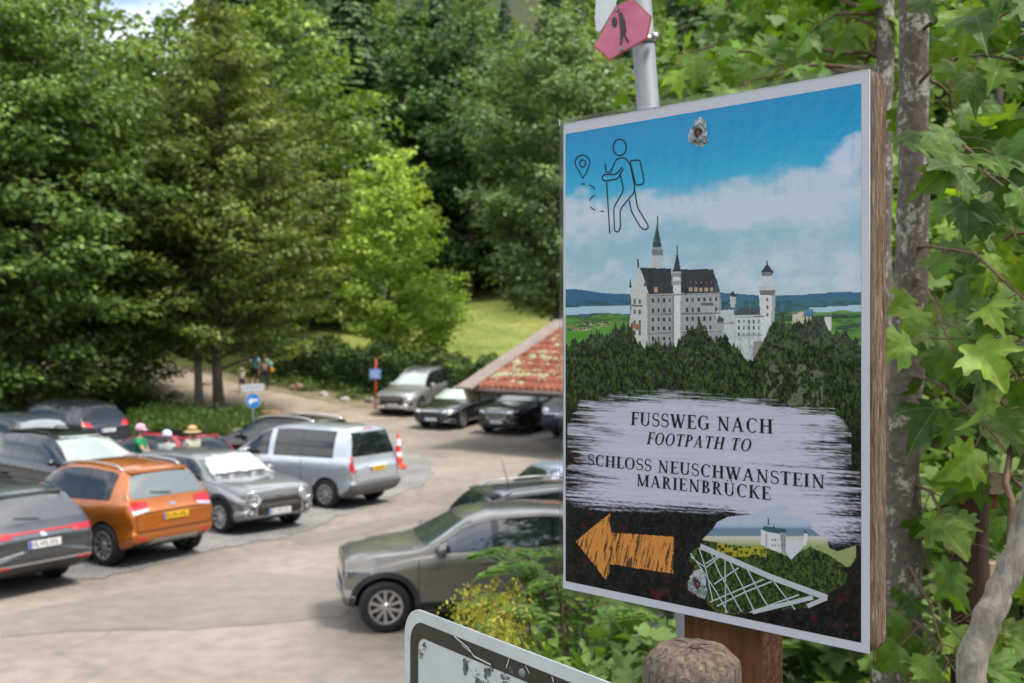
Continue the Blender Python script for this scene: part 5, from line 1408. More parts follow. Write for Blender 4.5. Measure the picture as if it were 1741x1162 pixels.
# ------------------------------------------------------------------ low tiled roof
m_tile = fibre_mat('old_clay_tiles', (.11, .036, .024), (.24, .080, .050), (.36, .15, .095), (1, 1, 1), 2.5, .85, .5, .02)
m_moss = mat('pale_moss', (.30, .33, .19), .95, noise=.35, scale=6, bump=1, bump_scale=12)
m_mossd = mat('ochre_moss', (.17, .14, .02), .95, noise=.4, scale=6, bump=1, bump_scale=12)
m_oldw = fibre_mat('grey_old_timber', (.13, .10, .085), (.25, .205, .175), (.36, .31, .27), (1, 8, 8), 2, .9, .4, .01)
m_darkw = fibre_mat('dark_beam', (.03, .022, .016), (.07, .05, .035), (.11, .08, .06), (1, 6, 6), 2, .9, .4, .01)
r0 = Vector((-1.42, 36.0, 0)); ang = R(-40)
hz = 2.12; ux = Vector((math.cos(ang), math.sin(ang), 0)); uy = Vector((-math.sin(ang), math.cos(ang), 0)); pit = R(23)
hut = empty('tiled_shelter', (r0.x, r0.y, float(H(r0.x, r0.y))), ang, 'low open shelter with mossy red clay tile roof and grey timber bargeboard', 'shelter')
hb = float(H(r0.x, r0.y)); ez = hz - hb
LX, LY = 9.0, 5.4
def rp(x, s_, up=0): return Vector((x, s_*math.cos(pit) - up*math.sin(pit), ez + s_*math.sin(pit) + up*math.cos(pit)))
q = MB()
# rows of pantiles, each row lapping the one below
nc, nr = 36, 11; tw = LX/nc; tl = LY/nr*1.08
random.seed(11)
for j in range(nr):
    for i in range(nc):
        x0 = .16 + i*tw; s0 = j*LY/nr - .02 + random.uniform(-.015, .015); lift = random.uniform(0, .012)
        b0 = len(q.v)
        for e, (ss_, uu_) in enumerate(((s0, .11), (s0 + tl, .035))):
            for k in range(7):
                t = k/6; q.v.append(rp(x0 + t*tw*1.04, ss_, uu_ + lift + .075*math.sin(t*PI*1.5 + .2)))
        for k in range(6): q.f.append((b0+k, b0+k+1, b0+8+k, b0+7+k)); q.mi.append(0)
        for k in range(6):
            pass
        b1 = len(q.v)
        for k in range(7): v = q.v[b0+k]; q.v.append(v + Vector((0, 0, -.07)))
        for k in range(6): q.f.append((b1+k, b1+k+1, b0+k+1, b0+k)); q.mi.append(0)
q.build('tiles', m_tile, hut, True)
q = MB(); q.box((.1, 0, -.05), (LX - .1, LY, .0), Matrix.Translation((0, 0, ez)) @ Matrix.Rotation(pit, 4, 'X')); q.build('roof_deck', m_darkw, hut)
Mr = Matrix.Translation((0, 0, ez)) @ Matrix.Rotation(pit, 4, 'X')
q = MB(); q.box((0, -.24, -.38), (.14, LY, .13), Mr); q.box((-.22, -.34, .12), (.48, LY, .20), Mr); q.build('bargeboard', m_oldw, hut, bevel=.006)
q = MB(); q.box((.12, .05, -.22), (LX - .1, .20, -.055), Mr); q.build('eave_beam', m_darkw, hut)
q = MB(); q.tube([(.10, -.05, ez - .02), (LX - .1, -.05, ez - .06)], .055, 10); q.build('gutter', m_oldw, hut, True)
q = MB(); q.box((.22, .06, ez - .42), (.36, .18, ez - .10)); q.build('bracket', m_darkw, hut)
for k in range(7):
    q = MB(); q.box((.5 + k*1.3, .05, -.16), (.6 + k*1.3, LY, -.05), Mr); q.build('rafter', m_darkw, hut)
# back roof slope, wall and posts
q = MB(); Mb = Matrix.Translation((0, 2*LY*math.cos(pit), ez)) @ Matrix.Rotation(-pit, 4, 'X'); q.box((.0, -LY, -.05), (LX, 0, .07), Mb); q.build('back_slope', m_tile, hut)
for x_, y_ in ((5.4, .2), (8.8, .2), (8.8, 9.0)):
    q = MB(); q.box((x_-.09, y_-.09, -.3), (x_+.09, y_+.09, ez - .1 + min(y_, 1)*.3)); q.build('post', m_darkw, hut)
# moss and leaf litter on the tiles
random.seed(21)
def mossblob(mb, x, s_, r):
    n = 9; b0 = len(mb.v)
    for ring, (f, h) in enumerate(((1, .0), (.7, .035), (.35, .05))):
        for k in range(n):
            t = 2*PI*k/n; rr_ = r*f*random.uniform(.7, 1.25)
            mb.v.append(rp(x + rr_*math.cos(t)*1.3, s_ + rr_*math.sin(t)*.7, .09 + h*random.uniform(.6, 1.4)))
    for ring in range(2):
        for k in range(n): mb.f.append((b0+ring*n+k, b0+ring*n+(k+1) % n, b0+(ring+1)*n+(k+1) % n, b0+(ring+1)*n+k)); mb.mi.append(0)
    mb.f.append(tuple(b0+2*n+k for k in range(n))); mb.mi.append(0)
q = MB()
for _ in range(150):
    x = random.choice((random.gauss(1.2, .5), random.gauss(2.6, .8), random.uniform(.3, 6))); s_ = random.choice((random.gauss(1.0, .25), random.gauss(2.2, .3), random.uniform(.3, 5)))
    if x > .25 and s_ > .1: mossblob(q, x, s_, random.uniform(.07, .20))
tag(q.build('moss', m_moss, hut, True), kind='stuff')
q = MB()
for _ in range(8): mossblob(q, random.gauss(1.6, .3), random.gauss(1.15, .15), random.uniform(.1, .18))
tag(q.build('ochre_moss', m_mossd, hut, True), kind='stuff')

# ------------------------------------------------------------------ small signs, cone, stones
m_sblue = mat('sign_blue', (.015, .16, .42), .35, coat=.4)
m_swhite = mat('sign_white', (.62, .64, .68), .4)
m_sgrey = mat('sign_grey', (.42, .44, .47), .5)
m_orng = mat('orange_plastic', (.62, .045, .015), .45)
m_refl = mat('white_band', (.75, .75, .76), .4)
Yb = 37.5
gx = (430 - 870.5)/F*Yb; gh = float(H(gx, Yb))
sg_ = empty('round_direction_sign', (gx, Yb, gh), R(18), 'round blue sign with white left arrow and small grey plate above, beside the footpath', 'sign')
def disc(name, r, y0, y1, z, m, par, sx=1.0, n=32):
    q = MB(); q.lathe([(.001, y0), (r, y0), (r, y1), (.001, y1)], n, Matrix.Translation((0, 0, z)) @ Matrix.Rotation(R(90), 4, 'X')); return q.build(name, m, par)
zc1 = P(430, 682, Yb).z - gh; zc2 = P(430, 659, Yb).z - gh
q = MB(); q.tube([(0, .03, -.1), (0, .03, zc2 + .16)], .028, 12); q.build('post', m_galv, sg_, True)
dd_ = disc('blue_disc', .255, .0, .006, zc1, m_swhite, sg_); disc('blue_face', .245, .006, .009, zc1, m_sblue, dd_)
q = MB(); y_ = -.012
q.add([(x, y_, zc1 + z) for x, z in ((-.17, -.02), (-.02, .13), (-.02, .045), (.17, .075), (.17, -.005), (-.02, -.035), (-.06, -.13))], [tuple(range(7))[::-1]]); q.build('white_arrow', m_swhite, dd_)
q = MB(); M = Matrix.Translation((0, -.01, zc2)) @ Matrix.Rotation(R(-3), 4, 'Y'); q.box((-.36, -.004, -.115), (.36, .004, .115), M); pl_ = q.build('grey_plate', m_sgrey, sg_)
q = MB()
for k in range(9): q.box((-.30 + k*.066, -.0065, -.03), (-.262 + k*.066, -.0045, .03), M)
tag(q.build('worn_print', m_galv, pl_), kind='stuff')
Yb = 46.6; gx = (638 - 870.5)/F*Yb; gh = float(H(gx, Yb)); z_ = P(638, 636, Yb).z - gh
st_ = empty('parking_stake_sign', (gx, Yb, gh), R(5), 'orange stake with a small pale blue lettered plate against the hedge', 'sign')
q = MB(); q.tube([(0, 0, -.2), (.03, 0, P(638, 610, Yb).z - gh)], .038, 10); q.build('stake', mat('orange_paint', (.42, .05, .02), .6, noise=.2, scale=5), st_, True)
q = MB(); q.box((-.24, -.06, z_ - .21), (.24, -.045, z_ + .21)); pl_ = q.build('blue_plate', mat('pale_blue', (.10, .22, .46), .4), st_)
q = MB()
for z, n in ((.09, 6), (-.01, 5), (-.11, 6)):
    for k in range(n): q.box((-.17 + k*.06, -.064, z_ + z - .022), (-.135 + k*.06, -.061, z_ + z + .022))
tag(q.build('white_print', m_swhite, pl_), kind='stuff')
Yc = 31.6; gx = (677 - 870.5)/F*Yc; gh = float(H(gx, Yc)) + .03
cn_ = empty('traffic_cone', (gx, Yc, gh), 0, 'tall orange and white traffic cone standing behind the silver van', 'traffic cone')
q = MB(); q.lathe([(.001, .96), (.035, .96), (.045, .9), (.085, .55), (.13, .14), (.16, .06), (.17, .05)], 20); q.build('cone', m_orng, cn_, True)
q = MB(); q.lathe([(.0555, .84), (.078, .64)], 20); q.build('white_band', m_refl, cn_, True)
q = MB(); q.lathe([(.098, .46), (.115, .32)], 20); q.build('white_band', m_refl, cn_, True)
q = MB(); q.box((-.24, -.24, 0), (.24, .24, .05)); q.build('base', m_orng, cn_, bevel=.02)
# stones
m_st = [mat('grey_stone', (.20, .18, .165), .9, noise=.35, scale=5, bump=.8), mat('pale_stone', (.34, .32, .30), .9, noise=.25, scale=5, bump=.8), mat('pink_stone', (.36, .20, .18), .9, noise=.3, scale=4, bump=.8), mat('rust_stone', (.24, .13, .075), .9, noise=.35, scale=4, bump=.8)]
def stone(px, py, wpx, hpx, k, label, seed):
    x, y = G(px, py); z = float(H(x, y)); r_ = random.Random(seed)
    w_ = wpx / F * y / 2; h_ = hpx / F * y
    bm = bmesh.new(); bmesh.ops.create_icosphere(bm, subdivisions=3, radius=1)
    ph = [Vector((r_.uniform(-1, 1), r_.uniform(-1, 1), r_.uniform(-1, 1))).normalized() for _ in range(9)]; cut = [r_.uniform(.62, .9) for _ in range(9)]
    for v in bm.verts:
        for n, c in zip(ph, cut):
            d = v.co.dot(n)
            if d > c: v.co -= n*(d - c)*.9
        v.co *= 1 + .04*r_.uniform(-1, 1)
        v.co = Vector((v.co.x*w_*1.15, v.co.y*w_*.9, (v.co.z*.62 + .38)*h_))
    me = bpy.data.meshes.new('stone'); bm.to_mesh(me); bm.free()
    o = link('stone', me, m_st[k]); o.location = (x, y, z); o.rotation_euler = (0, 0, r_.uniform(0, 3)*.2)
    tag(o, label, 'stone', 'stones beside the footpath')
for i, (px, py, w_, h_, k, lb_) in enumerate((
    (505, 665, 24, 13, 2, 'large pinkish boulder on the verge below the hedge'), (463, 655, 11, 8, 0, 'small grey stone at the foot of the hedge beside the hikers'), (550, 674, 15, 9, 1, 'small pale stone on the verge, second from the pinkish boulder'),
    (586, 684, 18, 10, 1, 'pale stone on the verge halfway to the orange stake'), (629, 686, 16, 10, 0, 'grey stone touching the front corner of the silver car'), (386, 700, 26, 14, 0, 'dark grey stone right of the tree trunks'), (405, 722, 26, 12, 1, 'flat pale stone in the grass below the round sign'),
    (458, 712, 34, 18, 3, 'big brown boulder above the roof of the dark plum car'), (437, 728, 26, 14, 3, 'rust coloured stone beside the dark plum car'), (300, 678, 24, 14, 0, 'grey stone left of the tree trunks'), (352, 655, 26, 7, 0, 'low stone at the path edge between the trunks'), (404, 738, 26, 12, 1, 'pale stone at the edge of the gravel'), (473, 722, 18, 12, 2, 'pinkish stone beside the big brown boulder'))):
    stone(px, py, w_, h_, k, lb_, i)

# ------------------------------------------------------------------ people
m_skin = mat('skin', (.44, .24, .17), .5, noise=.06, scale=10)
def skin_body(name, nodes, edges, m, parent=None, sub=2, root=0):
    me = bpy.data.meshes.new(name); me.from_pydata([n[0] for n in nodes], edges, []); me.update()
    o = bpy.data.objects.new(name, me); C.objects.link(o)
    sk = o.modifiers.new('skin', 'SKIN'); sk.use_smooth_shade = True
    for i, n in enumerate(nodes):
        r_ = n[1]; me.skin_vertices[0].data[i].radius = (r_, r_) if not hasattr(r_, '__len__') else r_
        me.skin_vertices[0].data[i].use_root = (i == root)
    ss = o.modifiers.new('sub', 'SUBSURF'); ss.levels = sub; ss.render_levels = sub
    me.materials.append(m); o.parent = parent
    dg = bpy.context.evaluated_depsgraph_get(); out = bpy.data.meshes.new_from_object(o.evaluated_get(dg)); out.name = name
    o.modifiers.clear(); o.data = out
    return o
def person(x, y, rz, h, label, shirt, trousers, hat=None, hatkind='cap', hair=(.05, .03, .02), arms=(0.0, 0.0), elbow=(10, 10), shorts=True, stride=.12, group=None, extra_z=0.0, pack=None, lean=0.0, cat='person'):
    z0 = float(H(x, y)) + extra_z; s = h / 1.75
    body_nodes = [((0, 0, .95), .135), ((0, -.01, 1.12), .115), ((0, -.02 - lean*.3, 1.30), .135), ((0, -.01 - lean*.6, 1.44), .075), ((0, .0 - lean*.8, 1.52), .052), ((0, .005 - lean, 1.60), .088), ((0, .0 - lean, 1.69), .082)]
    E = [(0, 1), (1, 2), (2, 3), (3, 4), (4, 5), (5, 6)]
    nd = list(body_nodes); sleeves = []; legs = []
    for sx, al, el in ((1, arms[0], elbow[0]), (-1, arms[1], elbow[1])):
        sh = Vector((sx*.185, -.01 - lean*.5, 1.40)); up_ = Vector((sx*.06, math.sin(R(al)), -math.cos(R(al)))).normalized(); eb = sh + up_*.28
        a2 = al + el; fo_ = Vector((sx*-.02, math.sin(R(a2)), -math.cos(R(a2)))).normalized(); wr_ = eb + fo_*.25
        i0 = len(nd); nd += [(tuple(sh), .055), (tuple(eb), .041), (tuple(wr_), .027), (tuple(wr_ + fo_*.07), (.036, .018))]
        E += [(2, i0), (i0, i0+1), (i0+1, i0+2), (i0+2, i0+3)]
        side = fo_.cross(Vector((1, 0, 0))).normalized()
        for k in range(4):
            off = side*(.027 - .018*k); ln = (.062, .075, .07, .055)[k]; j = len(nd)
            nd += [(tuple(wr_ + fo_*.105 + off), .009), (tuple(wr_ + fo_*(.105 + ln) + off + Vector((-sx*.012, 0, 0))), .0075)]; E += [(i0+3, j), (j, j+1)]
        j = len(nd); nd += [(tuple(wr_ + fo_*.05 + side*.045), .010), (tuple(wr_ + fo_*.09 + side*.06), .008)]; E += [(i0+3, j), (j, j+1)]
        sleeves.append((sh, eb))
    for sx in (1, -1):
        hp_ = Vector((sx*.095, 0, .90)); kn = Vector((sx*.10, stride*sx*.9, .50)); an = Vector((sx*.10, stride*sx*.9 - (.10 if sx < 0 else .02), .09)); toe = an + Vector((0, .15, -.055)); 
        i0 = len(nd); nd += [(tuple(hp_), .088), (tuple(kn), .058), (tuple(an), .038), (tuple(toe), .034)]
        E += [(0, i0), (i0, i0+1), (i0+1, i0+2), (i0+2, i0+3)]; legs.append((hp_, kn, an, toe))
    S_ = lambda n_: [(tuple(Vector(p)*s), (r_*s if not hasattr(r_, '__len__') else (r_[0]*s, r_[1]*s))) for p, r_ in n_]
    b = skin_body('person', S_(nd), E, m_skin)
    b.location = (x, y, z0); b.rotation_euler = (0, 0, rz); tag(b, label, cat, group)
    sm = mat('shirt_cloth', shirt, .9, noise=.10, scale=9); tm = mat('trouser_cloth', trousers, .9, noise=.12, scale=9)
    sn = [((0, 0, .98), .148), ((0, -.01, 1.12), .135), ((0, -.02 - lean*.3, 1.30), .152), ((0, -.01 - lean*.6, 1.43), .085)]; se = [(0, 1), (1, 2), (2, 3)]
    for sh, eb in sleeves: i0 = len(sn); sn += [(tuple(sh), .066), (tuple(sh.lerp(eb, .62)), .056)]; se += [(2, i0), (i0, i0+1)]
    skin_body('shirt', S_(sn), se, sm, b)
    tn = [((0, 0, .98), .142)]; te = []
    for hp_, kn, an, toe in legs:
        i0 = len(tn); tn += [(tuple(hp_), .104), (tuple(hp_.lerp(kn, .9) if shorts else kn), .075 if shorts else .066)]; te += [(0, i0), (i0, i0+1)]
        if not shorts: tn.append((tuple(kn.lerp(an, .9)), .052)); te.append((i0+1, i0+2))
    skin_body('shorts' if shorts else 'trousers', S_(tn), te, tm, b)
    q = MB()
    for hp_, kn, an, toe in legs: q.ball((an + Vector((0, .065, -.045)))*s, (.05*s, .13*s, .048*s), 10, 6)
    q.build('shoe', mat('shoe', (.05, .04, .035), .7), b, True)
    hy = -lean
    hd = MB(); hd.ball(Vector((0, hy - .012, 1.655))*s, (.095*s, .108*s, .105*s), 14, 10); hd.ball(Vector((0, hy - .055, 1.58))*s, (.075*s, .05*s, .10*s), 10, 8)
    hd.build('hair', mat('hair', hair, .7, noise=.3, scale=30), b, True)
    fc = MB(); fc.ball(Vector((0, hy + .105, 1.60))*s, (.012*s, .02*s, .022*s), 8, 6)
    for sx in (1, -1): fc.ball(Vector((sx*.088, hy + .01, 1.605))*s, (.012*s, .02*s, .03*s), 8, 6)
    fc.build('nose_and_ears', m_skin, b, True)
    ey = MB()
    for sx in (1, -1): ey.ball(Vector((sx*.033, hy + .083, 1.625))*s, (.013*s, .01*s, .008*s), 8, 6)
    ey.build('eyes', mat('eye', (.02, .015, .01), .3), b, True)
    mo = MB(); mo.ball(Vector((0, hy + .085, 1.555))*s, (.024*s, .01*s, .006*s), 8, 6); mo.build('mouth', mat('lips', (.30, .09, .08), .5), b, True)
    if hat is not None:
        hm = mat('hat_cloth', hat, .85, noise=.12, scale=30); ht = MB()
        hc_ = Vector((0, hy - .005, 1.665))*s
        crown = [(.118*s, -.02*s), (.12*s, .02*s), (.112*s, .065*s), (.08*s, .105*s), (.03*s, .122*s), (.001, .124*s)]
        ht.lathe(crown, 18, Matrix.Translation(hc_))
        if hatkind == 'cap':
            n = 9; vs = []; 
            for k in range(n): t = PI*(.18 + .64*k/(n-1)); vs += [hc_ + Vector((.115*math.cos(t), .115*math.sin(t), .0))*s, hc_ + Vector((.105*math.cos(t), .205*math.sin(t), -.025))*s]
            b0 = len(ht.v); ht.add(vs, [(2*k, 2*k+1, 2*k+3, 2*k+2) for k in range(n-1)])
        else:
            ht.lathe([(.116*s, -.012*s), (.17*s, -.02*s), (.215*s, -.045*s), (.212*s, -.052*s), (.16*s, -.03*s), (.114*s, -.02*s)], 22, Matrix.Translation(hc_))
        ht.build('cap' if hatkind == 'cap' else 'sun_hat', hm, b, True)
        if hatkind != 'cap':
            q = MB(); q.lathe([(.1205*s, -.005*s), (.122*s, .012*s), (.121*s, .03*s)], 18, Matrix.Translation(hc_)); q.build('hat_band', mat('band', (.12, .07, .03), .8), b, True)
    return b, s, z0
def at_px(px, Y): return ((px - 870.5) / F * Y, Y)
x, y = at_px(239, 25.7); person(x, y, R(-95), 1.76, 'person in green T-shirt and pink cap reaching forward beside the black people carrier', (.01, .22, .08), (.02, .02, .03), (.62, .36, .45), arms=(38, 20), elbow=(45, 50), hair=(.09, .035, .02), group='people between the cars')
x, y = at_px(284, 25.6); person(x, y, R(-10), 1.62, 'person in pale grey-green T-shirt and white and blue cap behind the mid grey car', (.36, .40, .36), (.05, .06, .08), (.58, .63, .85), arms=(10, 6), hair=(.12, .08, .05), group='people between the cars')
x, y = at_px(327, 26.0); person(x, y, R(60), 1.70, 'person in cream top and straw sun hat in front of the red car', (.46, .45, .36), (.12, .12, .12), (.48, .33, .14), 'brim', arms=(15, 25), hair=(.16, .10, .06), group='people between the cars')
Yh_ = 50.0
x, y = at_px(433, Yh_); ad, s_, z_ = person(x, y, R(6), 1.78, 'tall hiker in white T-shirt and brown shorts carrying a teal rucksack up the footpath', (.50, .52, .60), (.055, .035, .03), None, arms=(-6, 8), hair=(.08, .05, .03), group='hikers on the footpath', stride=.16)
m_teal = mat('teal_nylon', (.01, .13, .17), .7, noise=.15, scale=12, bump=.4); m_strap = mat('strap', (.03, .03, .035), .8)
rk = empty('rucksack', (x, y, z_), R(6), 'teal hiking rucksack on the back of the tall hiker', 'rucksack')
q = MB(); q.ball(Vector((.06, -.24, 1.26)), (.17, .13, .30), 16, 12); q.ball(Vector((.06, -.25, 1.50)), (.15, .12, .10), 14, 8); q.build('pack_body', m_teal, rk, True)
q = MB(); q.ball(Vector((.06, -.37, 1.12)), (.11, .05, .13), 12, 8); q.build('front_pocket', m_teal, rk, True)
q = MB(); q.box((-.13, -.26, .96), (.25, -.10, 1.02)); q.tube([(-.1, -.13, 1.46), (-.11, .02, 1.50), (-.11, .10, 1.35), (-.12, -.05, 1.08)], .018, 6); q.tube([(.12, -.13, 1.46), (.12, .02, 1.50), (.12, .10, 1.35), (.13, -.05, 1.08)], .018, 6); q.build('straps', m_strap, rk, True)
x, y = at_px(450, 50.4); person(x, y, R(-12), 1.66, 'hiker in dark trousers with a mint jacket on one arm, beside the tall hiker', (.42, .36, .34), (.03, .03, .05), None, arms=(20, 4), elbow=(25, 10), hair=(.18, .11, .06), shorts=False, group='hikers on the footpath')
q = MB(); zz = float(H(x, y))
for k, (dx, dz, r_) in enumerate(((.20, 1.28, .12), (.27, 1.20, .12), (.14, 1.34, .10), (.25, 1.10, .08))): q.ball(Vector((x + dx, y - .05, zz + dz)), (r_*1.1, r_*.8, r_), 12, 8)
tag(q.build('jacket', mat('mint_cloth', (.30, .52, .42), .85, noise=.15, scale=14, bump=.5), smooth=True), 'rolled mint green jacket over the arm of the hiker in dark trousers', 'jacket')
q = MB(); q.ball(Vector((x + .30, y + .02, zz + .92)), (.12, .08, .14), 12, 8); q.tube([(x + .24, y, zz + 1.0), (x + .27, y, zz + 1.14), (x + .34, y, zz + 1.0)], .012, 6)
tag(q.build('bag', mat('orange_cloth', (.55, .22, .02), .8, noise=.15, scale=14), smooth=True), 'small orange bag held below the mint jacket', 'bag')
x, y = at_px(411, 49.4); person(x, y, R(-5), 1.12, 'small child in white shirt, dark shorts and beige sun hat on the footpath', (.58, .57, .52), (.03, .03, .035), (.45, .38, .24), 'brim', arms=(6, -4), hair=(.2, .13, .07), group='hikers on the footpath')
# ------------------------------------------------------------------ foliage tools
QUAD = (np.array([(0, 0, 0), (.36, .45, .07), (0, 1, -.05), (-.36, .45, .07)]), np.array([[0, 1, 2, 3]]))
NEEDLE = (np.array([(-.10, 0, 0), (.10, 0, 0), (.06, 1, -.12), (-.06, 1, -.12)]), np.array([[0, 1, 2, 3]]))
def maple_template(detail=True):
    # five-lobed outline, x across, y from the stalk (0) to the tip (1)
    half = [(0, .0), (.10, -.05), (.22, -.08), (.34, -.02), (.40, .05), (.30, .12), (.34, .17), (.46, .20), (.58, .22), (.66, .32), (.56, .36), (.60, .45), (.66, .55), (.52, .53), (.42, .50), (.30, .50), (.25, .52), (.28, .62), (.32, .72), (.20, .72), (.14, .80), (.08, .90), (0, 1.04)] if detail else \
           [(0, .0), (.28, -.06), (.36, .08), (.34, .18), (.64, .28), (.56, .42), (.60, .54), (.28, .50), (.26, .70), (0, 1.0)]
    pts = half + [(-x, y) for x, y in half[-2:0:-1]]
    if not detail:
        V = [(x, y, .16*abs(x) - .10*y*y) for x, y in pts] + [(0, .30, -.01)]
        c = len(pts); return np.array(V), np.array([[c, i, (i+1) % len(pts)] for i in range(len(pts))])
    # rings: outline, mid ring, centre, bent so the lobes droop and the veins sink
    n = len(pts); V = []
    for f in (1.0, .62, .28):
        for x, y in pts:
            X = x*f; Y = .22 + (y - .22)*f; ang = math.atan2(x, y - .1)
            vein = .028*abs(math.sin(ang*2.5)) * f
            V.append((X, Y, .10*abs(X) - .22*(X*X + (Y-.2)**2) + vein))
    V.append((0, .22, 0)); Fs = []
    for r in range(2):
        for i in range(n): a, b = r*n+i, r*n+(i+1) % n; Fs += [[a, b, b+n], [a, b+n, a+n]]
    for i in range(n): Fs.append([2*n+i, 2*n+(i+1) % n, 3*n])
    return np.array(V), np.array(Fs)
MAPLE = maple_template(True); MAPLE_S = maple_template(False)
OVAL = (np.array([(0, 0, 0), (.16, .22, .03), (.22, .5, .04), (.14, .78, .01), (0, 1.05, -.08), (-.14, .78, .01), (-.22, .5, .04), (-.16, .22, .03), (0, .5, -.02)]),
        np.array([[8, i, (i+1) % 8] for i in range(8)]))
def nz(a): return a / np.maximum(np.linalg.norm(a, axis=1, keepdims=True), 1e-9)
class Leaves:
    def __init__(s): s.V = []; s.F = []; s.C = []; s.L = []; s.n = 0
    keep = False
    def add(s, tm, c, T, Nn, size, col, wide=1.0, edge=None):
        tv, tf = tm; k = len(tv); n = len(c)
        T = nz(T); B = nz(np.cross(T, Nn)); Nn = np.cross(B, T)
        size = np.broadcast_to(np.asarray(size, float), (n,))[:, None, None]
        L = tv[None] * np.array([wide, 1, 1])
        V = c[:, None] + size * (L[..., 0:1]*B[:, None] + L[..., 1:2]*T[:, None] + L[..., 2:3]*Nn[:, None])
        s.V.append(V.reshape(-1, 3)); s.F.append((tf[None] + (s.n + np.arange(n)*k)[:, None, None]).reshape(-1, tf.shape[1])); s.C.append(np.repeat(col, k, 0) if edge is None else (np.repeat(col, k, 0)*(1-edge) + np.array((.16, .075, .03))[None]*edge)); s.n += n*k
        if s.keep: s.L.append(np.tile(tv, (n, 1)))
    def build(s, name, m, parent=None, smooth=False):
        o = np_mesh(name, np.concatenate(s.V), np.concatenate(s.F), m, parent, np.concatenate(s.C), smooth)
        if s.keep:
            a = o.data.attributes.new('lf', 'FLOAT_VECTOR', 'POINT'); a.data.foreach_set('vector', np.concatenate(s.L).astype(np.float32).ravel())
        return o
def cols(n, pal, r, spread=.22):
    """per-leaf colours: mix of the palette with natural variation in depth"""
    pal = np.array(pal); i = r.random(n)[:, None]*(len(pal)-1); lo = np.floor(i).astype(int)[:, 0]; hi = np.minimum(lo+1, len(pal)-1); f = i - lo[:, None]
    c = pal[lo]*(1-f) + pal[hi]*f
    return c * (1 + spread*r.standard_normal(n))[:, None].clip(.5, 1.7)

m_leaf = leaf_mat('leaf', .32, .5)
m_leafn = leaf_mat('leaf_near', .38, .38)
m_needle = leaf_mat('needle', .12, .6)
m_bark = fibre_mat('bark', (.045, .035, .028), (.10, .08, .065), (.17, .145, .12), (3, 3, .8), 3, .9, .8, .02)
m_bark2 = fibre_mat('pale_bark', (.10, .085, .07), (.19, .165, .14), (.28, .25, .22), (3, 3, .8), 3, .9, .8, .02)

def tree_proto(seed, h, rad, env, zlo, nlimb, nspray, nleaf, lsize, pal, rise=.35, flat=.25, spr=.75, trunkr=.18, tm=QUAD, up=.75, bark=m_bark, lean=(0, 0), mt=None, hang=0.15, tone=.25, forks=1):
    """trunk with limbs; every limb carries flat sprays of leaf-sized faces"""
    r = np.random.default_rng(seed); tr = MB(); lv = Leaves()
    for fk in range(forks):
        off = Vector((.45*fk, .1*fk, 0))
        tr.tube([off + Vector((lean[0]*t + .12*math.sin(t*7+seed+fk), lean[1]*t + .1*math.cos(t*5+seed), h*t*.93 - .3)) for t in np.linspace(0, 1, 9)], [trunkr*(1.25 if i == 0 else 1)*(1 - .85*t) + .01 for i, t in enumerate(np.linspace(0, 1, 9))], 10)
    for i in range(nlimb):
        zf = (i + r.random()) / nlimb; az_ = i*2.39996 + r.uniform(-.4, .4); z = zlo + (h*.97 - zlo)*zf
        ln = rad*env(zf)*r.uniform(.72, 1.15); rs = rise*r.uniform(.5, 1.4)
        st = Vector((lean[0]*z/h, lean[1]*z/h, z)); d = Vector((math.cos(az_), math.sin(az_), rs)); bend = r.uniform(-.15, .25)
        pts = [st + d*ln*t + Vector((0, 0, bend*ln*t*t)) for t in (0, .3, .6, .85, 1)]
        tr.tube(pts, [max(.012, trunkr*.33*(1-zf*.7)*(1-t*.9)) for t in (0, .3, .6, .85, 1)], 5, caps=False)
        ns = max(2, int(nspray*ln/rad + .5))
        for k in range(ns):
            t = .22 + .80*math.sqrt((k + r.random())/ns); p = st + d*ln*t + Vector((0, 0, bend*ln*t*t))
            side = Vector((-math.sin(az_), math.cos(az_), 0))
            p = p + side*r.uniform(-.42, .42)*ln*.75*(1-.35*t) + Vector((0, 0, r.uniform(-.35, .3)))
            sc = spr*r.uniform(.65, 1.25); n = int(nleaf*sc*sc/(spr*spr)*r.uniform(.7, 1.2))
            od = Vector((p.x, p.y, 0)).normalized() if (p.x or p.y) else Vector((1, 0, 0)); od = (od + Vector((r.uniform(-.4, .4), r.uniform(-.4, .4), 0))).normalized(); sd_ = Vector((-od.y, od.x, 0))
            a = r.random(n)**.6; th_ = r.uniform(0, 2*PI, n)
            lx = a*np.cos(th_)*sc*1.35; ly = a*np.sin(th_)*sc*.75; lz = r.normal(0, flat*sc*.5, n) - hang*(lx/sc)**2*sc*.5 + rs*.5*lx
            c = np.array(p)[None] + lx[:, None]*np.array(od) + ly[:, None]*np.array(sd_) + lz[:, None]*np.array((0, 0, 1))
            T = np.array(od)[None]*.8 + np.array(sd_)[None]*(np.sign(ly)*.6)[:, None] + r.normal(0, .45, (n, 3)) - np.array((0, 0, .25))
            Nn = np.array((0, 0, up))[None] + np.array(od)[None]*.35 + r.normal(0, .42, (n, 3))
            tn = 1 + tone*r.standard_normal(); cc = cols(n, pal, r)*max(.5, tn)
            lv.add(tm, c, T, Nn, lsize*r.uniform(.7, 1.3, n), cc)
    return tr, lv, bark, mt or m_leaf
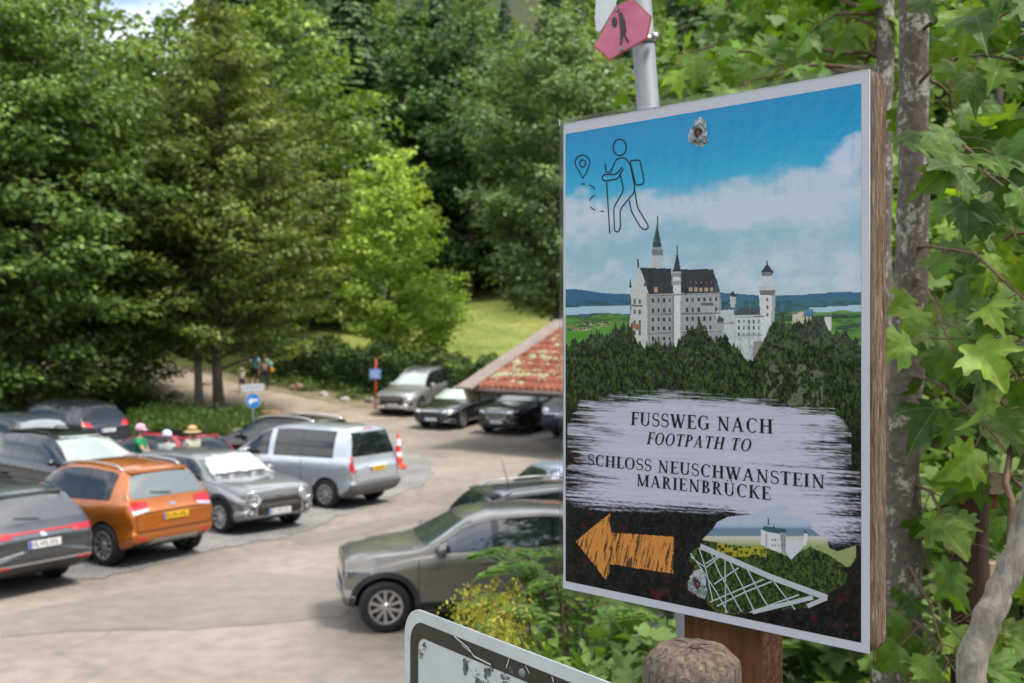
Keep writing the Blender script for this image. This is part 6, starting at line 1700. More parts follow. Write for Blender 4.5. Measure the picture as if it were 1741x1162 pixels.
def spruce_proto(seed, h, rad, pal, lsize=.55, dens=1.0):
    r = np.random.default_rng(seed); tr = MB(); lv = Leaves()
    tr.tube([(0, 0, -.4), (0, 0, h*.5), (0, 0, h*.98)], [.26, .15, .02], 8)
    z = h*.08
    while z < h*.99:
        zf = z/h; L_ = rad*(1-zf)**.8*r.uniform(.8, 1.1) + .15; nb = int(8 + r.integers(0, 3))
        for k in range(nb):
            a = 2*PI*(k + r.random()*.7)/nb; d = np.array((math.cos(a), math.sin(a), 0)); ln = L_*r.uniform(.7, 1.15)
            tr.tube([(0, 0, z), tuple(d*ln*.6 + np.array((0, 0, z - .12*ln))), tuple(d*ln + np.array((0, 0, z - .18*ln)))], [.035, .02, .006], 4, caps=False)
            n = int(60*ln*dens); t = r.random(n)**.7; s_ = np.array((-d[1], d[0], 0))
            c = d[None]*(t*ln)[:, None] + s_[None]*(r.normal(0, .17, n)*ln*(1.1-t*.8))[:, None] + np.array((0, 0, 1))[None]*(z - .05*ln - .22*ln*t*t + .12*t*ln*.3)[:, None]
            T = d[None]*.55 + s_[None]*r.normal(0, .5, n)[:, None] + np.array((0, 0, -.62))[None] + r.normal(0, .15, (n, 3))
            Nn = d[None]*.6 + np.array((0, 0, .6))[None] + r.normal(0, .3, (n, 3))
            lv.add(NEEDLE, c, T, Nn, lsize*.6*r.uniform(.6, 1.25, n), cols(n, pal, r)*max(.6, 1 + .15*r.standard_normal()), wide=1.7)
        z += r.uniform(.42, .62)*(1 - .4*zf)
    return tr, lv, m_bark, m_needle
def plant_tree(proto, name, x, y, rz, label, cat='tree', group=None, scale=1.0, cache={}):
    z = float(H(x, y)); t = empty(name, (x, y, z), rz, label, cat, group); t.scale = (scale,)*3
    key = id(proto)
    if key not in cache:
        tr, lv, bk, lm = proto
        a = tr.build('trunk', bk, t, True); b = lv.build('crown', lm, t); cache[key] = (a, b, proto)
    else:
        a, b, _ = cache[key]; a = a.copy(); b = b.copy(); C.objects.link(a); C.objects.link(b); a.parent = t; b.parent = t
    return t
xat = lambda px, Y: (px - 870.5)/F*Y

oval = lambda z: math.sin(PI*min(1, .12 + z*.92))**.7 if z < .97 else .15
cone = lambda z: (1 - z)**.62*.98 + .06 if z > .22 else .72 + .28*z/.22
# ---- middle hornbeam, two trunks
hb_ = tree_proto(3, 16.3, 4.1, cone, 1.7, 120, 11, 46, .20, [(0.089, 0.156, 0.030), (0.143, 0.195, 0.036), (0.203, 0.223, 0.050)], rise=.42, flat=.16, spr=.66, trunkr=.20, up=.9, forks=1, hang=.1, bark=m_bark)
t_ = plant_tree(hb_, 'hornbeam_tree', xat(372, 43.6), 43.6, .4, 'tall cone-shaped olive green tree in the middle of the photo beside the footpath')
hb2 = tree_proto(4, 12.5, 3.4, cone, 2.2, 60, 8, 42, .19, [(0.083, 0.136, 0.030), (0.131, 0.183, 0.036), (0.179, 0.202, 0.050)], rise=.4, flat=.16, spr=.62, trunkr=.17, up=.9, bark=m_bark2)
plant_tree(hb2, 'hornbeam_tree', xat(338, 44.2), 44.2, 1.7, 'slimmer olive green tree whose trunk stands just left of the big cone-shaped tree')
hb3 = tree_proto(5, 15, 4.2, oval, 3.0, 70, 9, 42, .20, [(0.077, 0.136, 0.030), (0.131, 0.189, 0.040), (0.179, 0.202, 0.050)], rise=.4, flat=.18, spr=.7, trunkr=.17, up=.9)
plant_tree(hb3, 'hornbeam_tree', xat(450, 56), 57, 2.7, 'olive green tree behind the hedge between the cone-shaped tree and the bright maple')
# ---- dark broad trees at the left
lm_ = tree_proto(11, 19, 5.2, oval, .8, 105, 11, 46, .24, [(0.068, 0.131, 0.030), (0.117, 0.196, 0.041), (0.185, 0.260, 0.055)], rise=.25, flat=.30, spr=.85, trunkr=.28, up=.8, tone=.3)
lm2 = tree_proto(12, 17, 4.6, oval, .6, 95, 10, 44, .23, [(0.057, 0.118, 0.031), (0.105, 0.172, 0.036), (0.170, 0.234, 0.054)], rise=.22, flat=.30, spr=.85, trunkr=.24, up=.8, tone=.3)
for i, (pr, px, Y, rz, sc, lb_) in enumerate(((lm_, -70, 38.6, .3, .98, 'dark broadleaf tree at the left edge, lower boughs hanging over the steel grey estate car'), (lm2, 60, 40.5, 2.1, 1.0, 'dark broadleaf tree behind the midnight blue car'),
    (lm_, 150, 44.0, 4.0, .80, 'dark broadleaf tree between the left edge and the cone-shaped tree'), (lm2, 190, 47.5, 5.1, .88, 'broadleaf tree just left of the cone-shaped tree, branches reaching the path'), (lm2, 0, 47, 1.2, 1.05, 'tall broadleaf tree rising behind the dark trees at the left'))):
    plant_tree(pr, 'broadleaf_tree', xat(px, Y), Y, rz, lb_, group='dark trees at the left', scale=sc)
# ---- bright young maple, grey-green maple
bm_ = tree_proto(21, 11.2, 2.9, lambda z: (1 - z)**.55*.95 + .08 if z > .35 else .75 + .2*z, 1.2, 62, 8, 52, .21, [(0.280, 0.420, 0.060), (0.360, 0.500, 0.080), (0.420, 0.520, 0.100)], rise=.6, flat=.35, spr=.60, trunkr=.11, up=.7, tone=.12)
plant_tree(bm_, 'young_maple', xat(664, 54.5), 54.5, .5, 'bright yellow-green young maple standing behind the hedge')
bm2 = tree_proto(22, 5.2, 2.6, oval, .9, 34, 7, 50, .20, [(0.190, 0.310, 0.040), (0.260, 0.380, 0.060)], rise=.5, flat=.35, spr=.6, trunkr=.07, up=.7, tone=.12)
plant_tree(bm2, 'young_maple', xat(722, 58), 58, 1.5, 'low bright green sapling right of the young maple')
gm_ = tree_proto(31, 18.0, 3.8, oval, 3.4, 92, 10, 50, .24, [(0.112, 0.188, 0.068), (0.165, 0.247, 0.090), (0.225, 0.300, 0.120)], rise=.4, flat=.38, spr=.74, trunkr=.24, up=.75, tone=.15)
plant_tree(gm_, 'grey_green_maple', xat(950, 50), 50.5, .9, 'tall grey-green maple left of the poster, behind the tiled roof')
# ---- wood on the hillside
sp1 = spruce_proto(41, 26, 4.4, [(0.033, 0.075, 0.030), (0.053, 0.105, 0.042), (0.075, 0.128, 0.045)], .62)
sp2 = spruce_proto(42, 22, 3.6, [(0.051, 0.102, 0.034), (0.085, 0.145, 0.043), (0.128, 0.187, 0.051)], .55)
fd1 = tree_proto(43, 20, 5.6, oval, 1.0, 78, 9, 36, .36, [(0.101, 0.182, 0.038), (0.161, 0.250, 0.048), (0.242, 0.326, 0.067)], rise=.3, flat=.35, spr=1.05, trunkr=.28, up=.8)
fd2 = tree_proto(44, 18, 5.0, oval, 1.0, 70, 9, 36, .36, [(0.059, 0.122, 0.041), (0.089, 0.160, 0.053), (0.129, 0.206, 0.066)], rise=.3, flat=.35, spr=1.0, trunkr=.26, up=.8)
plant_tree(sp2, 'spruce_tree', xat(598, 72), 72, 0, 'yellow-green spruce with a straight visible trunk near the top middle of the photo', scale=1.15)
plant_tree(sp1, 'spruce_tree', xat(745, 92), 92, 1, 'very dark spruce above the bright young maple')
plant_tree(fd2, 'dark_tree', xat(800, 88), 88, 1, 'dark round tree filling the gap between the young maple and the grey-green maple', scale=1.3)
plant_tree(fd2, 'dark_tree', xat(700, 91), 91, 2, 'dark broad tree high behind the bright young maple', scale=1.35)
plant_tree(fd1, 'broadleaf_tree', xat(470, 62), 63, 2, 'light green broadleaf tree behind the top of the cone-shaped tree', scale=1.05)
plant_tree(fd1, 'broadleaf_tree', xat(130, 62), 62, 3, 'light broadleaf tree against the patch of sky at top left', scale=1.05)
plant_tree(fd1, 'broadleaf_tree', xat(290, 66), 66, 5, 'light broadleaf tree in front of the sky left of the tip of the cone-shaped tree', scale=1.0)
plant_tree(fd2, 'dark_tree', xat(235, 74), 74, 4, 'dark tree under the patch of sky left of the cone-shaped tree', scale=1.05)
rr_ = np.random.default_rng(77); pts_ = []
for k_, (px_, Y_) in enumerate(((1900, 16), (2050, 24), (1880, 30), (2150, 40))): plant_tree((fd1, fd2)[k_ % 2], 'broadleaf_tree', xat(px_, Y_) + 1, Y_, k_*1.3, ('light', 'dark', 'pale', 'deep')[k_] + ' green tree beyond the right edge of the photo', scale=.8)
labs = {0: ('spruce_tree', 'dark spruce standing in the wood on the hillside'), 1: ('spruce_tree', 'lighter green spruce standing in the wood on the hillside'), 2: ('broadleaf_tree', 'light green broadleaf tree standing in the wood on the hillside'), 3: ('broadleaf_tree', 'dark green broadleaf tree standing in the wood on the hillside')}
protos = [sp1, sp2, fd1, fd2]
tries = 0
while len(pts_) < 190 and tries < 12000:
    tries += 1
    Y = rr_.uniform(70, 165); X = rr_.uniform(-.56, .52)*Y
    px_ = 870.5 + X/Y*F
    if Y < 93 and 530 < px_ < 1000: continue
    if -150 < px_ < 360 and Y < 110 and rr_.random() < .35: continue
    if any((X-a)**2 + (Y-b)**2 < 20 + (Y-70)*.10 for a, b in pts_): continue
    pts_.append((X, Y))
    k = int(rr_.choice(4, p=[.3, .2, .28, .22])) 
    if 90 < px_ < 330 and Y > 75 : continue
    nm, lb_ = labs[k]
    plant_tree(protos[k], nm, X, Y, rr_.uniform(0, 6), lb_, group=('hillside ' + ['dark spruces', 'light spruces', 'light broadleaf trees', 'dark broadleaf trees'][k]), scale=rr_.uniform(.85, 1.25))

# ---- hedge
def leaf_volume(lv, pts, hw, h, n, size, pal, seed, tm=QUAD, top_tone=0):
    r = np.random.default_rng(seed); P_ = np.array(pts, float); seg = np.linalg.norm(np.diff(P_[:, :2], axis=0), axis=1); cum = np.concatenate([[0], np.cumsum(seg)])
    s_ = r.random(n)*cum[-1]; x = np.interp(s_, cum, P_[:, 0]); y = np.interp(s_, cum, P_[:, 1]); hh_ = np.interp(s_, cum, P_[:, 2]) if P_.shape[1] > 2 else np.full(n, h)
    dx = np.interp(s_, (cum[:-1]+cum[1:])/2, np.diff(P_[:, 0])/seg); dy = np.interp(s_, (cum[:-1]+cum[1:])/2, np.diff(P_[:, 1])/seg); nn = np.stack([dy, -dx], 1); nn /= np.linalg.norm(nn, axis=1, keepdims=True)
    face = r.random(n); lump = .16*np.sin(s_*1.9) + .10*np.sin(s_*4.3 + 1) + .07*np.sin(s_*9)
    zz = r.random(n); side = np.where(face < .5, 1.0, np.where(face < .62, -1.0, 0)); topm = side == 0
    w_ = np.where(topm, r.uniform(-1, 1, n), side); zz = np.where(topm, 1.0, zz)
    bulge = 1 + .12*np.sin(zz*7 + s_*2.3) + r.normal(0, .10, n)
    X = x + nn[:, 0]*w_*hw*bulge; Y = y + nn[:, 1]*w_*hw*bulge; Z = H(X, Y) + zz*(hh_ + lump) + r.normal(0, .07, n) + np.where(topm, lump*.5, 0)
    c = np.stack([X, Y, Z], 1)
    N_ = np.stack([nn[:, 0]*w_, nn[:, 1]*w_, np.where(topm, 1.0, .35)], 1) + r.normal(0, .5, (n, 3)); T = np.stack([nn[:, 0]*w_*.3, nn[:, 1]*w_*.3, np.full(n, -.4)], 1) + r.normal(0, .6, (n, 3))
    clump = 1 + .28*np.sin(s_*2.7 + 3*zz) * np.sin(zz*6 + s_) + .15*r.standard_normal(n)
    lv.add(tm, c, T, N_, size*r.uniform(.7, 1.3, n), cols(n, pal, r)*np.clip(clump, .5, 1.6)[:, None])
hp_ = [G(430, 646), G(500, 657), G(560, 664), G(640, 676), G(760, 690)]
hl_ = [(x, y + 1.0, 1.95) for x, y in hp_] + [(2.6, 45.6, 1.85), (7.5, 44.6, 1.9), (14, 44.0, 1.9)]
hl_[4] = (-1.6, 47.6, 1.95)
hedge = empty('hedge', (hl_[2][0], hl_[2][1], 0), 0, 'long clipped dark green hedge between the car park and the meadow', 'hedge')
lv = Leaves(); leaf_volume(lv, hl_, .62, 1.8, 34000, .13, [(.035, .075, .018), (.06, .12, .026), (.12, .19, .04)], 5)
hob = lv.build('foliage', m_leaf, hedge); hob.location = (-hedge.location.x, -hedge.location.y, 0)
q = MB()
for a, b in zip(hl_[:-1], hl_[1:]):
    k = int((Vector(b[:2]) - Vector(a[:2])).length / .4)
    for i in range(k):
        p = Vector(a[:2]).lerp(Vector(b[:2]), i/k); z = float(H(p.x, p.y)); dx = random.uniform(-.25, .25)
        q.tube([(p.x, p.y, z - .1), (p.x + dx*.5, p.y + random.uniform(-.2, .2), z + .8), (p.x + dx, p.y + random.uniform(-.4, .4), z + 1.65)], [.03, .02, .008], 4)
        q.ball(Vector((p.x, p.y, z + .8)), (.35, .38, .85), 7, 5)  # dark core added among the stems so the hedge cannot be seen through
hedge_core = q.build('branches', mat('dark_core_and_twigs', (.012, .014, .007), .95), hedge, True); hedge_core.location = hob.location

# ---- bushes and weeds
def bush(name, x, y, rx, ry, h, n, size, pal, label, seed, tm=QUAD, cat='bush', group=None, mt=None, stems=7, zlift=0.0, droop=.3):
    r = np.random.default_rng(seed); z0 = float(H(x, y)); t = empty(name, (x, y, z0), 0, label, cat, group)
    lv = Leaves(); nb = max(5, int(n/60)); q = MB(); al = []
    for b in range(nb):
        a = r.uniform(0, 2*PI); rad_ = math.sqrt(r.random())*.9; zc_ = h*(.15 + .8*r.random()*math.sqrt(max(0, 1 - rad_**2*.8))) + zlift
        p = np.array((rx*rad_*math.cos(a), ry*rad_*math.sin(a), zc_)); k = int(n/nb); sp = .22*max(rx, .3)*r.uniform(.7, 1.4)
        c = p[None] + r.normal(0, 1, (k, 3))*np.array((sp, sp, sp*.55)); out = np.array((p[0]/rx, p[1]/ry, .4)); out /= np.linalg.norm(out) + 1e-6
        T = out[None]*.7 + r.normal(0, .5, (k, 3)) + np.array((0, 0, -droop)); Nn = np.array((0, 0, .8))[None] + out[None]*.5 + r.normal(0, .4, (k, 3))
        lv.add(tm, c, T, Nn, size*r.uniform(.6, 1.3, k), cols(k, pal, r)*max(.55, 1 + .22*r.standard_normal()))
        if b % max(1, nb//stems) == 0: q.tube([(p[0]*.1, p[1]*.1, -.05), tuple(p*.55 + np.array((0, 0, .1))), tuple(p)], [.012*h + .003, .008*h + .002, .002], 5)
    lv.build('leaves', mt or m_leaf, t); q.build('stems', m_bark, t, True); return t
und = [(.03, .07, .015), (.06, .12, .02), (.10, .17, .03)]; und2 = [(.06, .11, .02), (.10, .16, .03), (.14, .19, .05)]
for i, (px, py, rx, h_, n, pal, lb_) in enumerate((
    (245, 745, 1.2, .8, 2600, und, 'dark green bush behind the people in hats'), (205, 705, 1.5, 1.3, 2800, und, 'tall dark bush right of the midnight blue car'), (290, 715, 1.3, .7, 2400, und2, 'light green weeds left of the tree trunks'),
    (356, 722, 1.1, .75, 2600, und, 'fresh green bush at the foot of the two trunks'), (330, 738, 1.6, .9, 1600, und2, 'low weeds above the red car'), (395, 728, 1.4, .7, 1300, und2, 'low weeds under the round blue sign'),
    (415, 705, .8, .35, 800, und2, 'grass tuft beside the path edge'), (150, 690, 2.2, 2.4, 3000, und, 'dark undergrowth behind the midnight blue car'), (30, 690, 2.6, 2.2, 3200, und, 'dark undergrowth at the left edge behind the estate car'))):
    x, y = G(px, py); y = max(y, 38.3 if px < 215 else 35.2) if px < 260 else y
    bush('bush', x, y, rx, rx*.7, h_*(.22 if pal is und2 else .6), int(n*1.3)*(3 if pal is und2 else 1), .14 if pal is und2 else .10, pal, lb_, 200+i, tm=NEEDLE if pal is und2 else QUAD, droop=-1.6 if pal is und2 else .3, group='bushes along the left edge of the car park')
for i, (px, py) in enumerate(((490, 661), (540, 668), (610, 681), (445, 655))):
    x, y = G(px, py); bush('weed_clump', x, y + .2, 1.0, .35, .35, 500, .12, und2, 'low weeds along the foot of the hedge', 230+i, group='weeds along the hedge', cat='weeds')

# ------------------------------------------------------------------ near maples on the right
m_saplingbark, t_, p_ = base_mat('sapling_bark')
tc = t_.nodes.new('ShaderNodeTexCoord'); mp_ = t_.nodes.new('ShaderNodeMapping'); mp_.inputs['Scale'].default_value = (1, 1, .9)
n_ = t_.nodes.new('ShaderNodeTexNoise'); n_.inputs['Scale'].default_value = 70; n_.inputs['Detail'].default_value = 6; n_.inputs['Roughness'].default_value = .75
n2_ = t_.nodes.new('ShaderNodeTexNoise'); n2_.inputs['Scale'].default_value = 22; n2_.inputs['Detail'].default_value = 5
r1 = t_.nodes.new('ShaderNodeValToRGB'); r1.color_ramp.elements[0].color = (.050, .036, .030, 1); r1.color_ramp.elements[1].color = (.15, .115, .095, 1); r1.color_ramp.elements[0].position = .3; r1.color_ramp.elements[1].position = .7
ad_ = t_.nodes.new('ShaderNodeMath'); ad_.operation = 'MULTIPLY_ADD'; ad_.inputs[1].default_value = .55
r2 = t_.nodes.new('ShaderNodeValToRGB'); r2.color_ramp.elements[0].position = .83; r2.color_ramp.elements[1].position = .90
mx_ = t_.nodes.new('ShaderNodeMix'); mx_.data_type = 'RGBA'; mx_.inputs[7].default_value = (.30, .29, .25, 1)
L = t_.links.new
L(tc.outputs['Object'], mp_.inputs[0]); L(mp_.outputs[0], n_.inputs['Vector']); L(tc.outputs['Object'], n2_.inputs['Vector']); L(n_.outputs['Fac'], r1.inputs[0])
L(n2_.outputs['Fac'], ad_.inputs[0]); L(n_.outputs['Fac'], ad_.inputs[2]); L(ad_.outputs[0], r2.inputs[0]); L(r2.outputs[0], mx_.inputs[0]); L(r1.outputs[0], mx_.inputs[6]); L(mx_.outputs[2], p_.inputs['Base Color'])
bp_ = t_.nodes.new('ShaderNodeBump'); bp_.inputs['Strength'].default_value = .8; bp_.inputs['Distance'].default_value = .004; L(n_.outputs['Fac'], bp_.inputs['Height']); L(bp_.outputs[0], p_.inputs['Normal']); p_.inputs['Roughness'].default_value = .85
m_twig = mat('reddish_twig', (.10, .055, .030), .7, noise=.3, scale=40)
m_mleaf, t_, p_ = base_mat('maple_leaf')
a_ = t_.nodes.new('ShaderNodeAttribute'); a_.attribute_name = 'col'
tc = t_.nodes.new('ShaderNodeTexCoord'); n_ = t_.nodes.new('ShaderNodeTexNoise'); n_.inputs['Scale'].default_value = 55; n_.inputs['Detail'].default_value = 6
mr_ = t_.nodes.new('ShaderNodeMapRange'); mr_.inputs[1].default_value = .3; mr_.inputs[2].default_value = .7; mr_.inputs[3].default_value = .72; mr_.inputs[4].default_value = 1.25
mm_ = t_.nodes.new('ShaderNodeMix'); mm_.data_type = 'RGBA'; mm_.blend_type = 'MULTIPLY'; mm_.inputs[0].default_value = 1
L = t_.links.new
L(tc.outputs['Object'], n_.inputs['Vector']); L(n_.outputs['Fac'], mr_.inputs[0]); L(a_.outputs['Color'], mm_.inputs[6]); L(mr_.outputs[0], mm_.inputs[7]); L(mm_.outputs[2], p_.inputs['Base Color'])
p_.inputs['Roughness'].default_value = .5; p_.inputs['Specular IOR Level'].default_value = .3
la_ = t_.nodes.new('ShaderNodeAttribute'); la_.attribute_name = 'lf'; sx3 = t_.nodes.new('ShaderNodeSeparateXYZ'); L(la_.outputs['Vector'], sx3.inputs[0])
def mth(op, a, b=None, c=None):
    n = t_.nodes.new('ShaderNodeMath'); n.operation = op
    for i, v in enumerate((a, b, c)):
        if v is None: continue
        if isinstance(v, (int, float)): n.inputs[i].default_value = v
        else: L(v, n.inputs[i])
    return n.outputs[0]
yy_ = mth('ADD', sx3.outputs[1], .02); an_ = mth('ARCTAN2', sx3.outputs[0], yy_); rr2 = mth('SQRT', mth('ADD', mth('MULTIPLY', sx3.outputs[0], sx3.outputs[0]), mth('MULTIPLY', yy_, yy_)))
ve_ = mth('MULTIPLY', rr2, mth('ABSOLUTE', mth('DIVIDE', mth('SINE', mth('MULTIPLY', an_, 4.2)), 4.2)))
sv_ = mth('ADD', mth('MULTIPLY', mth('ABSOLUTE', mth('SINE', mth('MULTIPLY', rr2, 26.0))), .05), mth('MULTIPLY', ve_, .15))
vf_ = t_.nodes.new('ShaderNodeMapRange'); vf_.inputs[1].default_value = .004; vf_.inputs[2].default_value = .016; vf_.inputs[3].default_value = .55; vf_.inputs[4].default_value = 0.0; L(ve_, vf_.inputs[0])
sf_ = t_.nodes.new('ShaderNodeMapRange'); sf_.inputs[1].default_value = .004; sf_.inputs[2].default_value = .014; sf_.inputs[3].default_value = .22; sf_.inputs[4].default_value = 0.0; L(sv_, sf_.inputs[0])
vm_ = t_.nodes.new('ShaderNodeMix'); vm_.data_type = 'RGBA'; vm_.inputs[7].default_value = (.20, .27, .08, 1); L(mth('MAXIMUM', vf_.outputs[0], sf_.outputs[0]), vm_.inputs[0]); L(mm_.outputs[2], vm_.inputs[6]); L(vm_.outputs[2], p_.inputs['Base Color'])
bp_ = t_.nodes.new('ShaderNodeBump'); bp_.inputs['Strength'].default_value = .5; bp_.inputs['Distance'].default_value = .002; n3_ = t_.nodes.new('ShaderNodeTexNoise'); n3_.inputs['Scale'].default_value = 120; L(tc.outputs['Object'], n3_.inputs['Vector']); L(n3_.outputs['Fac'], bp_.inputs['Height']); L(bp_.outputs[0], p_.inputs['Normal'])
tr_ = t_.nodes.new('ShaderNodeBsdfTranslucent'); m2_ = t_.nodes.new('ShaderNodeMix'); m2_.data_type = 'RGBA'; m2_.blend_type = 'MULTIPLY'; m2_.inputs[0].default_value = 1; m2_.inputs[7].default_value = (1.5, 1.5, .45, 1)
L(mm_.outputs[2], m2_.inputs[6]); L(m2_.outputs[2], tr_.inputs[0]); sh_ = t_.nodes.new('ShaderNodeMixShader'); sh_.inputs[0].default_value = .38; L(p_.outputs[0], sh_.inputs[1]); L(tr_.outputs[0], sh_.inputs[2]); L(sh_.outputs[0], t_.nodes['Material Output'].inputs['Surface'])

def maple(name, trunk, rads, branches, label, seed, size=.10, pal=None, tmpl=MAPLE, pair=.085, cat='tree', bark=None, pet=.06, dens=1.0, face=(0, -.85, .5)):
    """trunk polyline + branches (each: list of points); leaves sit in pairs on red stalks"""
    r = np.random.default_rng(seed); fx_, fy_ = trunk[0][0], trunk[0][1]; z0 = float(H(fx_, fy_)); t = empty(name, (fx_, fy_, z0), 0, label, cat)
    o = np.array((fx_, fy_, z0)); q = MB(); dense = []; rd_ = []
    for i in range(len(trunk)-1):
        for k in range(5): f = k/5; dense.append(Vector(trunk[i]).lerp(Vector(trunk[i+1]), f) - Vector(o) + Vector((r.normal(0, .0025), r.normal(0, .0025), 0))); rd_.append(rads[i]*(1-f) + rads[i+1]*f + r.normal(0, .0006))
    dense.append(Vector(trunk[-1]) - Vector(o)); rd_.append(rads[-1]); q.tube(dense, rd_, 16)
    q.build('trunk', bark or m_saplingbark, t, True)
    tw = MB(); C_ = []; T_l = []; N_l = []; S_l = []
    for br, brr in branches:
        P_ = np.array([tuple(p) for p in br]) - o
        seg = np.linalg.norm(np.diff(P_, axis=0), axis=1); cum = np.concatenate([[0], np.cumsum(seg)]); tot = cum[-1]
        m_ = max(4, int(tot/.05)); ss_ = np.linspace(0, tot, m_); pp = np.stack([np.interp(ss_, cum, P_[:, k]) for k in range(3)], 1); pp[1:] += r.normal(0, .004, (m_-1, 3))
        tw.tube([tuple(p) for p in pp], [brr*(1 - .8*i/(m_-1)) + .0008 for i in range(m_)], 6)
        s_ = tot*.34; side = 1
        while s_ <= tot:
            p = np.array([np.interp(s_, ss_, pp[:, k]) for k in range(3)]); d = (pp[min(m_-1, int(s_/tot*(m_-1))+1)] - pp[max(0, int(s_/tot*(m_-1))-1)]); d /= np.linalg.norm(d) + 1e-9
            for sg in (1, -1):
                if r.random() > dens: continue
                sd = np.cross(d, (0, -.6, .8)); sd /= np.linalg.norm(sd) + 1e-9; pd = sd*sg*.8 + d*.5 + np.array((0, -.2, r.uniform(-.5, .35))) + r.normal(0, .25, 3); pd /= np.linalg.norm(pd)
                L_ = pet*r.uniform(.6, 1.5); e = p + pd*L_ + np.array((0, 0, -.012)); tw.tube([tuple(p), tuple((p+e)/2 + np.array((0, 0, .006))), tuple(e)], [.0012, .0010, .0009], 4, caps=False)
                C_.append(e); T_l.append(pd*.55 + np.array((0, -.15, -.62)) + r.normal(0, .28, 3)); N_l.append(np.array(face) + r.normal(0, .38, 3)); S_l.append(size*r.uniform(.62, 1.25))
            s_ += pair*r.uniform(.7, 1.3)
    tw.build('branches', m_twig, t, True)
    lv = Leaves(); lv.keep = True; n = len(C_); C_ = np.array(C_); T_l = np.array(T_l); N_l = np.array(N_l); S_l = np.array(S_l); cc_ = cols(n, pal, r, .20)
    grp = r.integers(0, 6, n)
    for g in range(6):
        k_ = grp == g
        if not k_.any(): continue
        tv, tf = tmpl; tv = tv.copy(); nr_ = (len(tv)-1)//3
        fold = (.10, .35, -.12, .22, .5, .05)[g]; dr = (.22, .45, .1, .6, .3, .8)[g]; tw_ = (.0, .25, -.2, .1, -.35, .3)[g]; sx_ = (1, .9, 1.1, .95, 1.05, .85)[g]
        ph_ = r.uniform(0, 6, 3)
        wob = 1 + .06*np.sin(np.arange(nr_)*1.7 + ph_[0]) + .05*np.sin(np.arange(nr_)*3.1 + ph_[1])
        for q_ in range(3): tv[q_*nr_:(q_+1)*nr_, 0] *= wob; tv[q_*nr_:(q_+1)*nr_, 1] = .22 + (tv[q_*nr_:(q_+1)*nr_, 1]-.22)*wob
        x_, y_ = tv[:, 0]*sx_, tv[:, 1]; z_ = tv[:, 2] + fold*np.abs(x_) - (dr - .22)*((y_-.2)**2) + tw_*x_*(y_-.2) + .03*np.sin(7*x_ + ph_[2]) * (np.hypot(x_, y_-.2))
        tv = np.stack([x_, y_, z_], 1); kk = int(k_.sum()); e_ = np.zeros((kk, len(tv), 1)); sel = r.random(kk) < .30
        e_[:, :nr_, 0] = (sel[:, None] * (r.random((kk, nr_)) < .30)) * r.uniform(.3, .9, (kk, nr_))
        lv.add((tv, tf), C_[k_], T_l[k_], N_l[k_], S_l[k_], cc_[k_], edge=e_.reshape(-1, 1))
    lv.build('leaves', m_mleaf, t, True); return t
def br(px0, py0, Y0, px1, py1, Y1, r_=.0034, sag=.04, n=5):
    a = P(px0, py0, Y0); b = P(px1, py1, Y1); return ([a.lerp(b, i/(n-1)) + Vector((0, 0, -sag*(i/(n-1))**2 + sag*.6*math.sin(PI*i/(n-1)))) for i in range(n)], r_)
palN = [(.030, .074, .010), (.050, .110, .014), (.078, .150, .018), (.14, .22, .025)]
palB = [(.06, .14, .014), (.10, .20, .018), (.17, .28, .025)]  # brighter greens; sunlight on the upper maple leaves is put into the colour
Yt = 2.05
tk = [P(1529, 1500, Yt), P(1533, 1162, Yt), P(1537, 800, Yt), P(1547, 520, Yt), P(1553, 250, Yt), P(1556, 0, Yt), P(1560, -250, Yt), P(1575, -700, Yt)]
tk[0].z = float(H(tk[0].x, tk[0].y)) - .1
nb_1 = [br(1556, 150, Yt, 1760, 60, 1.75), br(1556, 60, Yt, 1720, -40, 1.8), br(1552, 330, Yt, 1790, 330, 1.75), br(1550, 420, Yt, 1760, 480, 1.7), br(1548, 560, Yt, 1745, 600, 1.72), br(1545, 640, Yt, 1700, 720, 1.75),
         br(1556, 230, Yt, 1700, 270, 1.65), br(1550, 470, Yt, 1620, 560, 1.75), br(1540, 820, Yt, 1640, 900, 1.9), br(1535, 940, Yt, 1600, 1060, 1.85),        br(1533, 1050, Yt, 1640, 1130, 1.8), br(1558, -60, Yt, 1740, -120, 1.8, .007), br(1556, 120, Yt, 1640, 200, 2.4)]
maple('maple_tree', tk, [.036, .034, .032, .030, .028, .027, .024, .012], nb_1, 'slender maple with lichen-spotted trunk right beside the poster board, big dark green leaves', 301, .080, palN, pair=.062, pet=.05)
# second, further stem and the bright leaves above the board
Yu = 2.9
tk2 = [P(1500, 1300, Yu), P(1500, 500, Yu), P(1505, 0, Yu), P(1512, -500, Yu), P(1500, -900, Yu)]; tk2[0].z = float(H(tk2[0].x, tk2[0].y)) - .1
r_ = np.random.default_rng(9); bb = []
for i in range(34):
    y0 = r_.uniform(-120, 260); x1 = r_.uniform(1120, 1500) if i % 3 else r_.uniform(1350, 1560); y1 = y0 + r_.uniform(-60, 60) - .1*(1500-x1); bb.append(br(1503, y0, Yu, x1, min(y1, 150 + .05*(x1-1100)), r_.uniform(2.9, 4.6), .006, .05, 6))
maple('maple_tree', tk2, [.03, .025, .023, .018, .01], bb, 'maple stem behind the board corner with bright sunlit leaves above the poster', 302, .088, palB, pair=.07, pet=.05, tmpl=MAPLE)
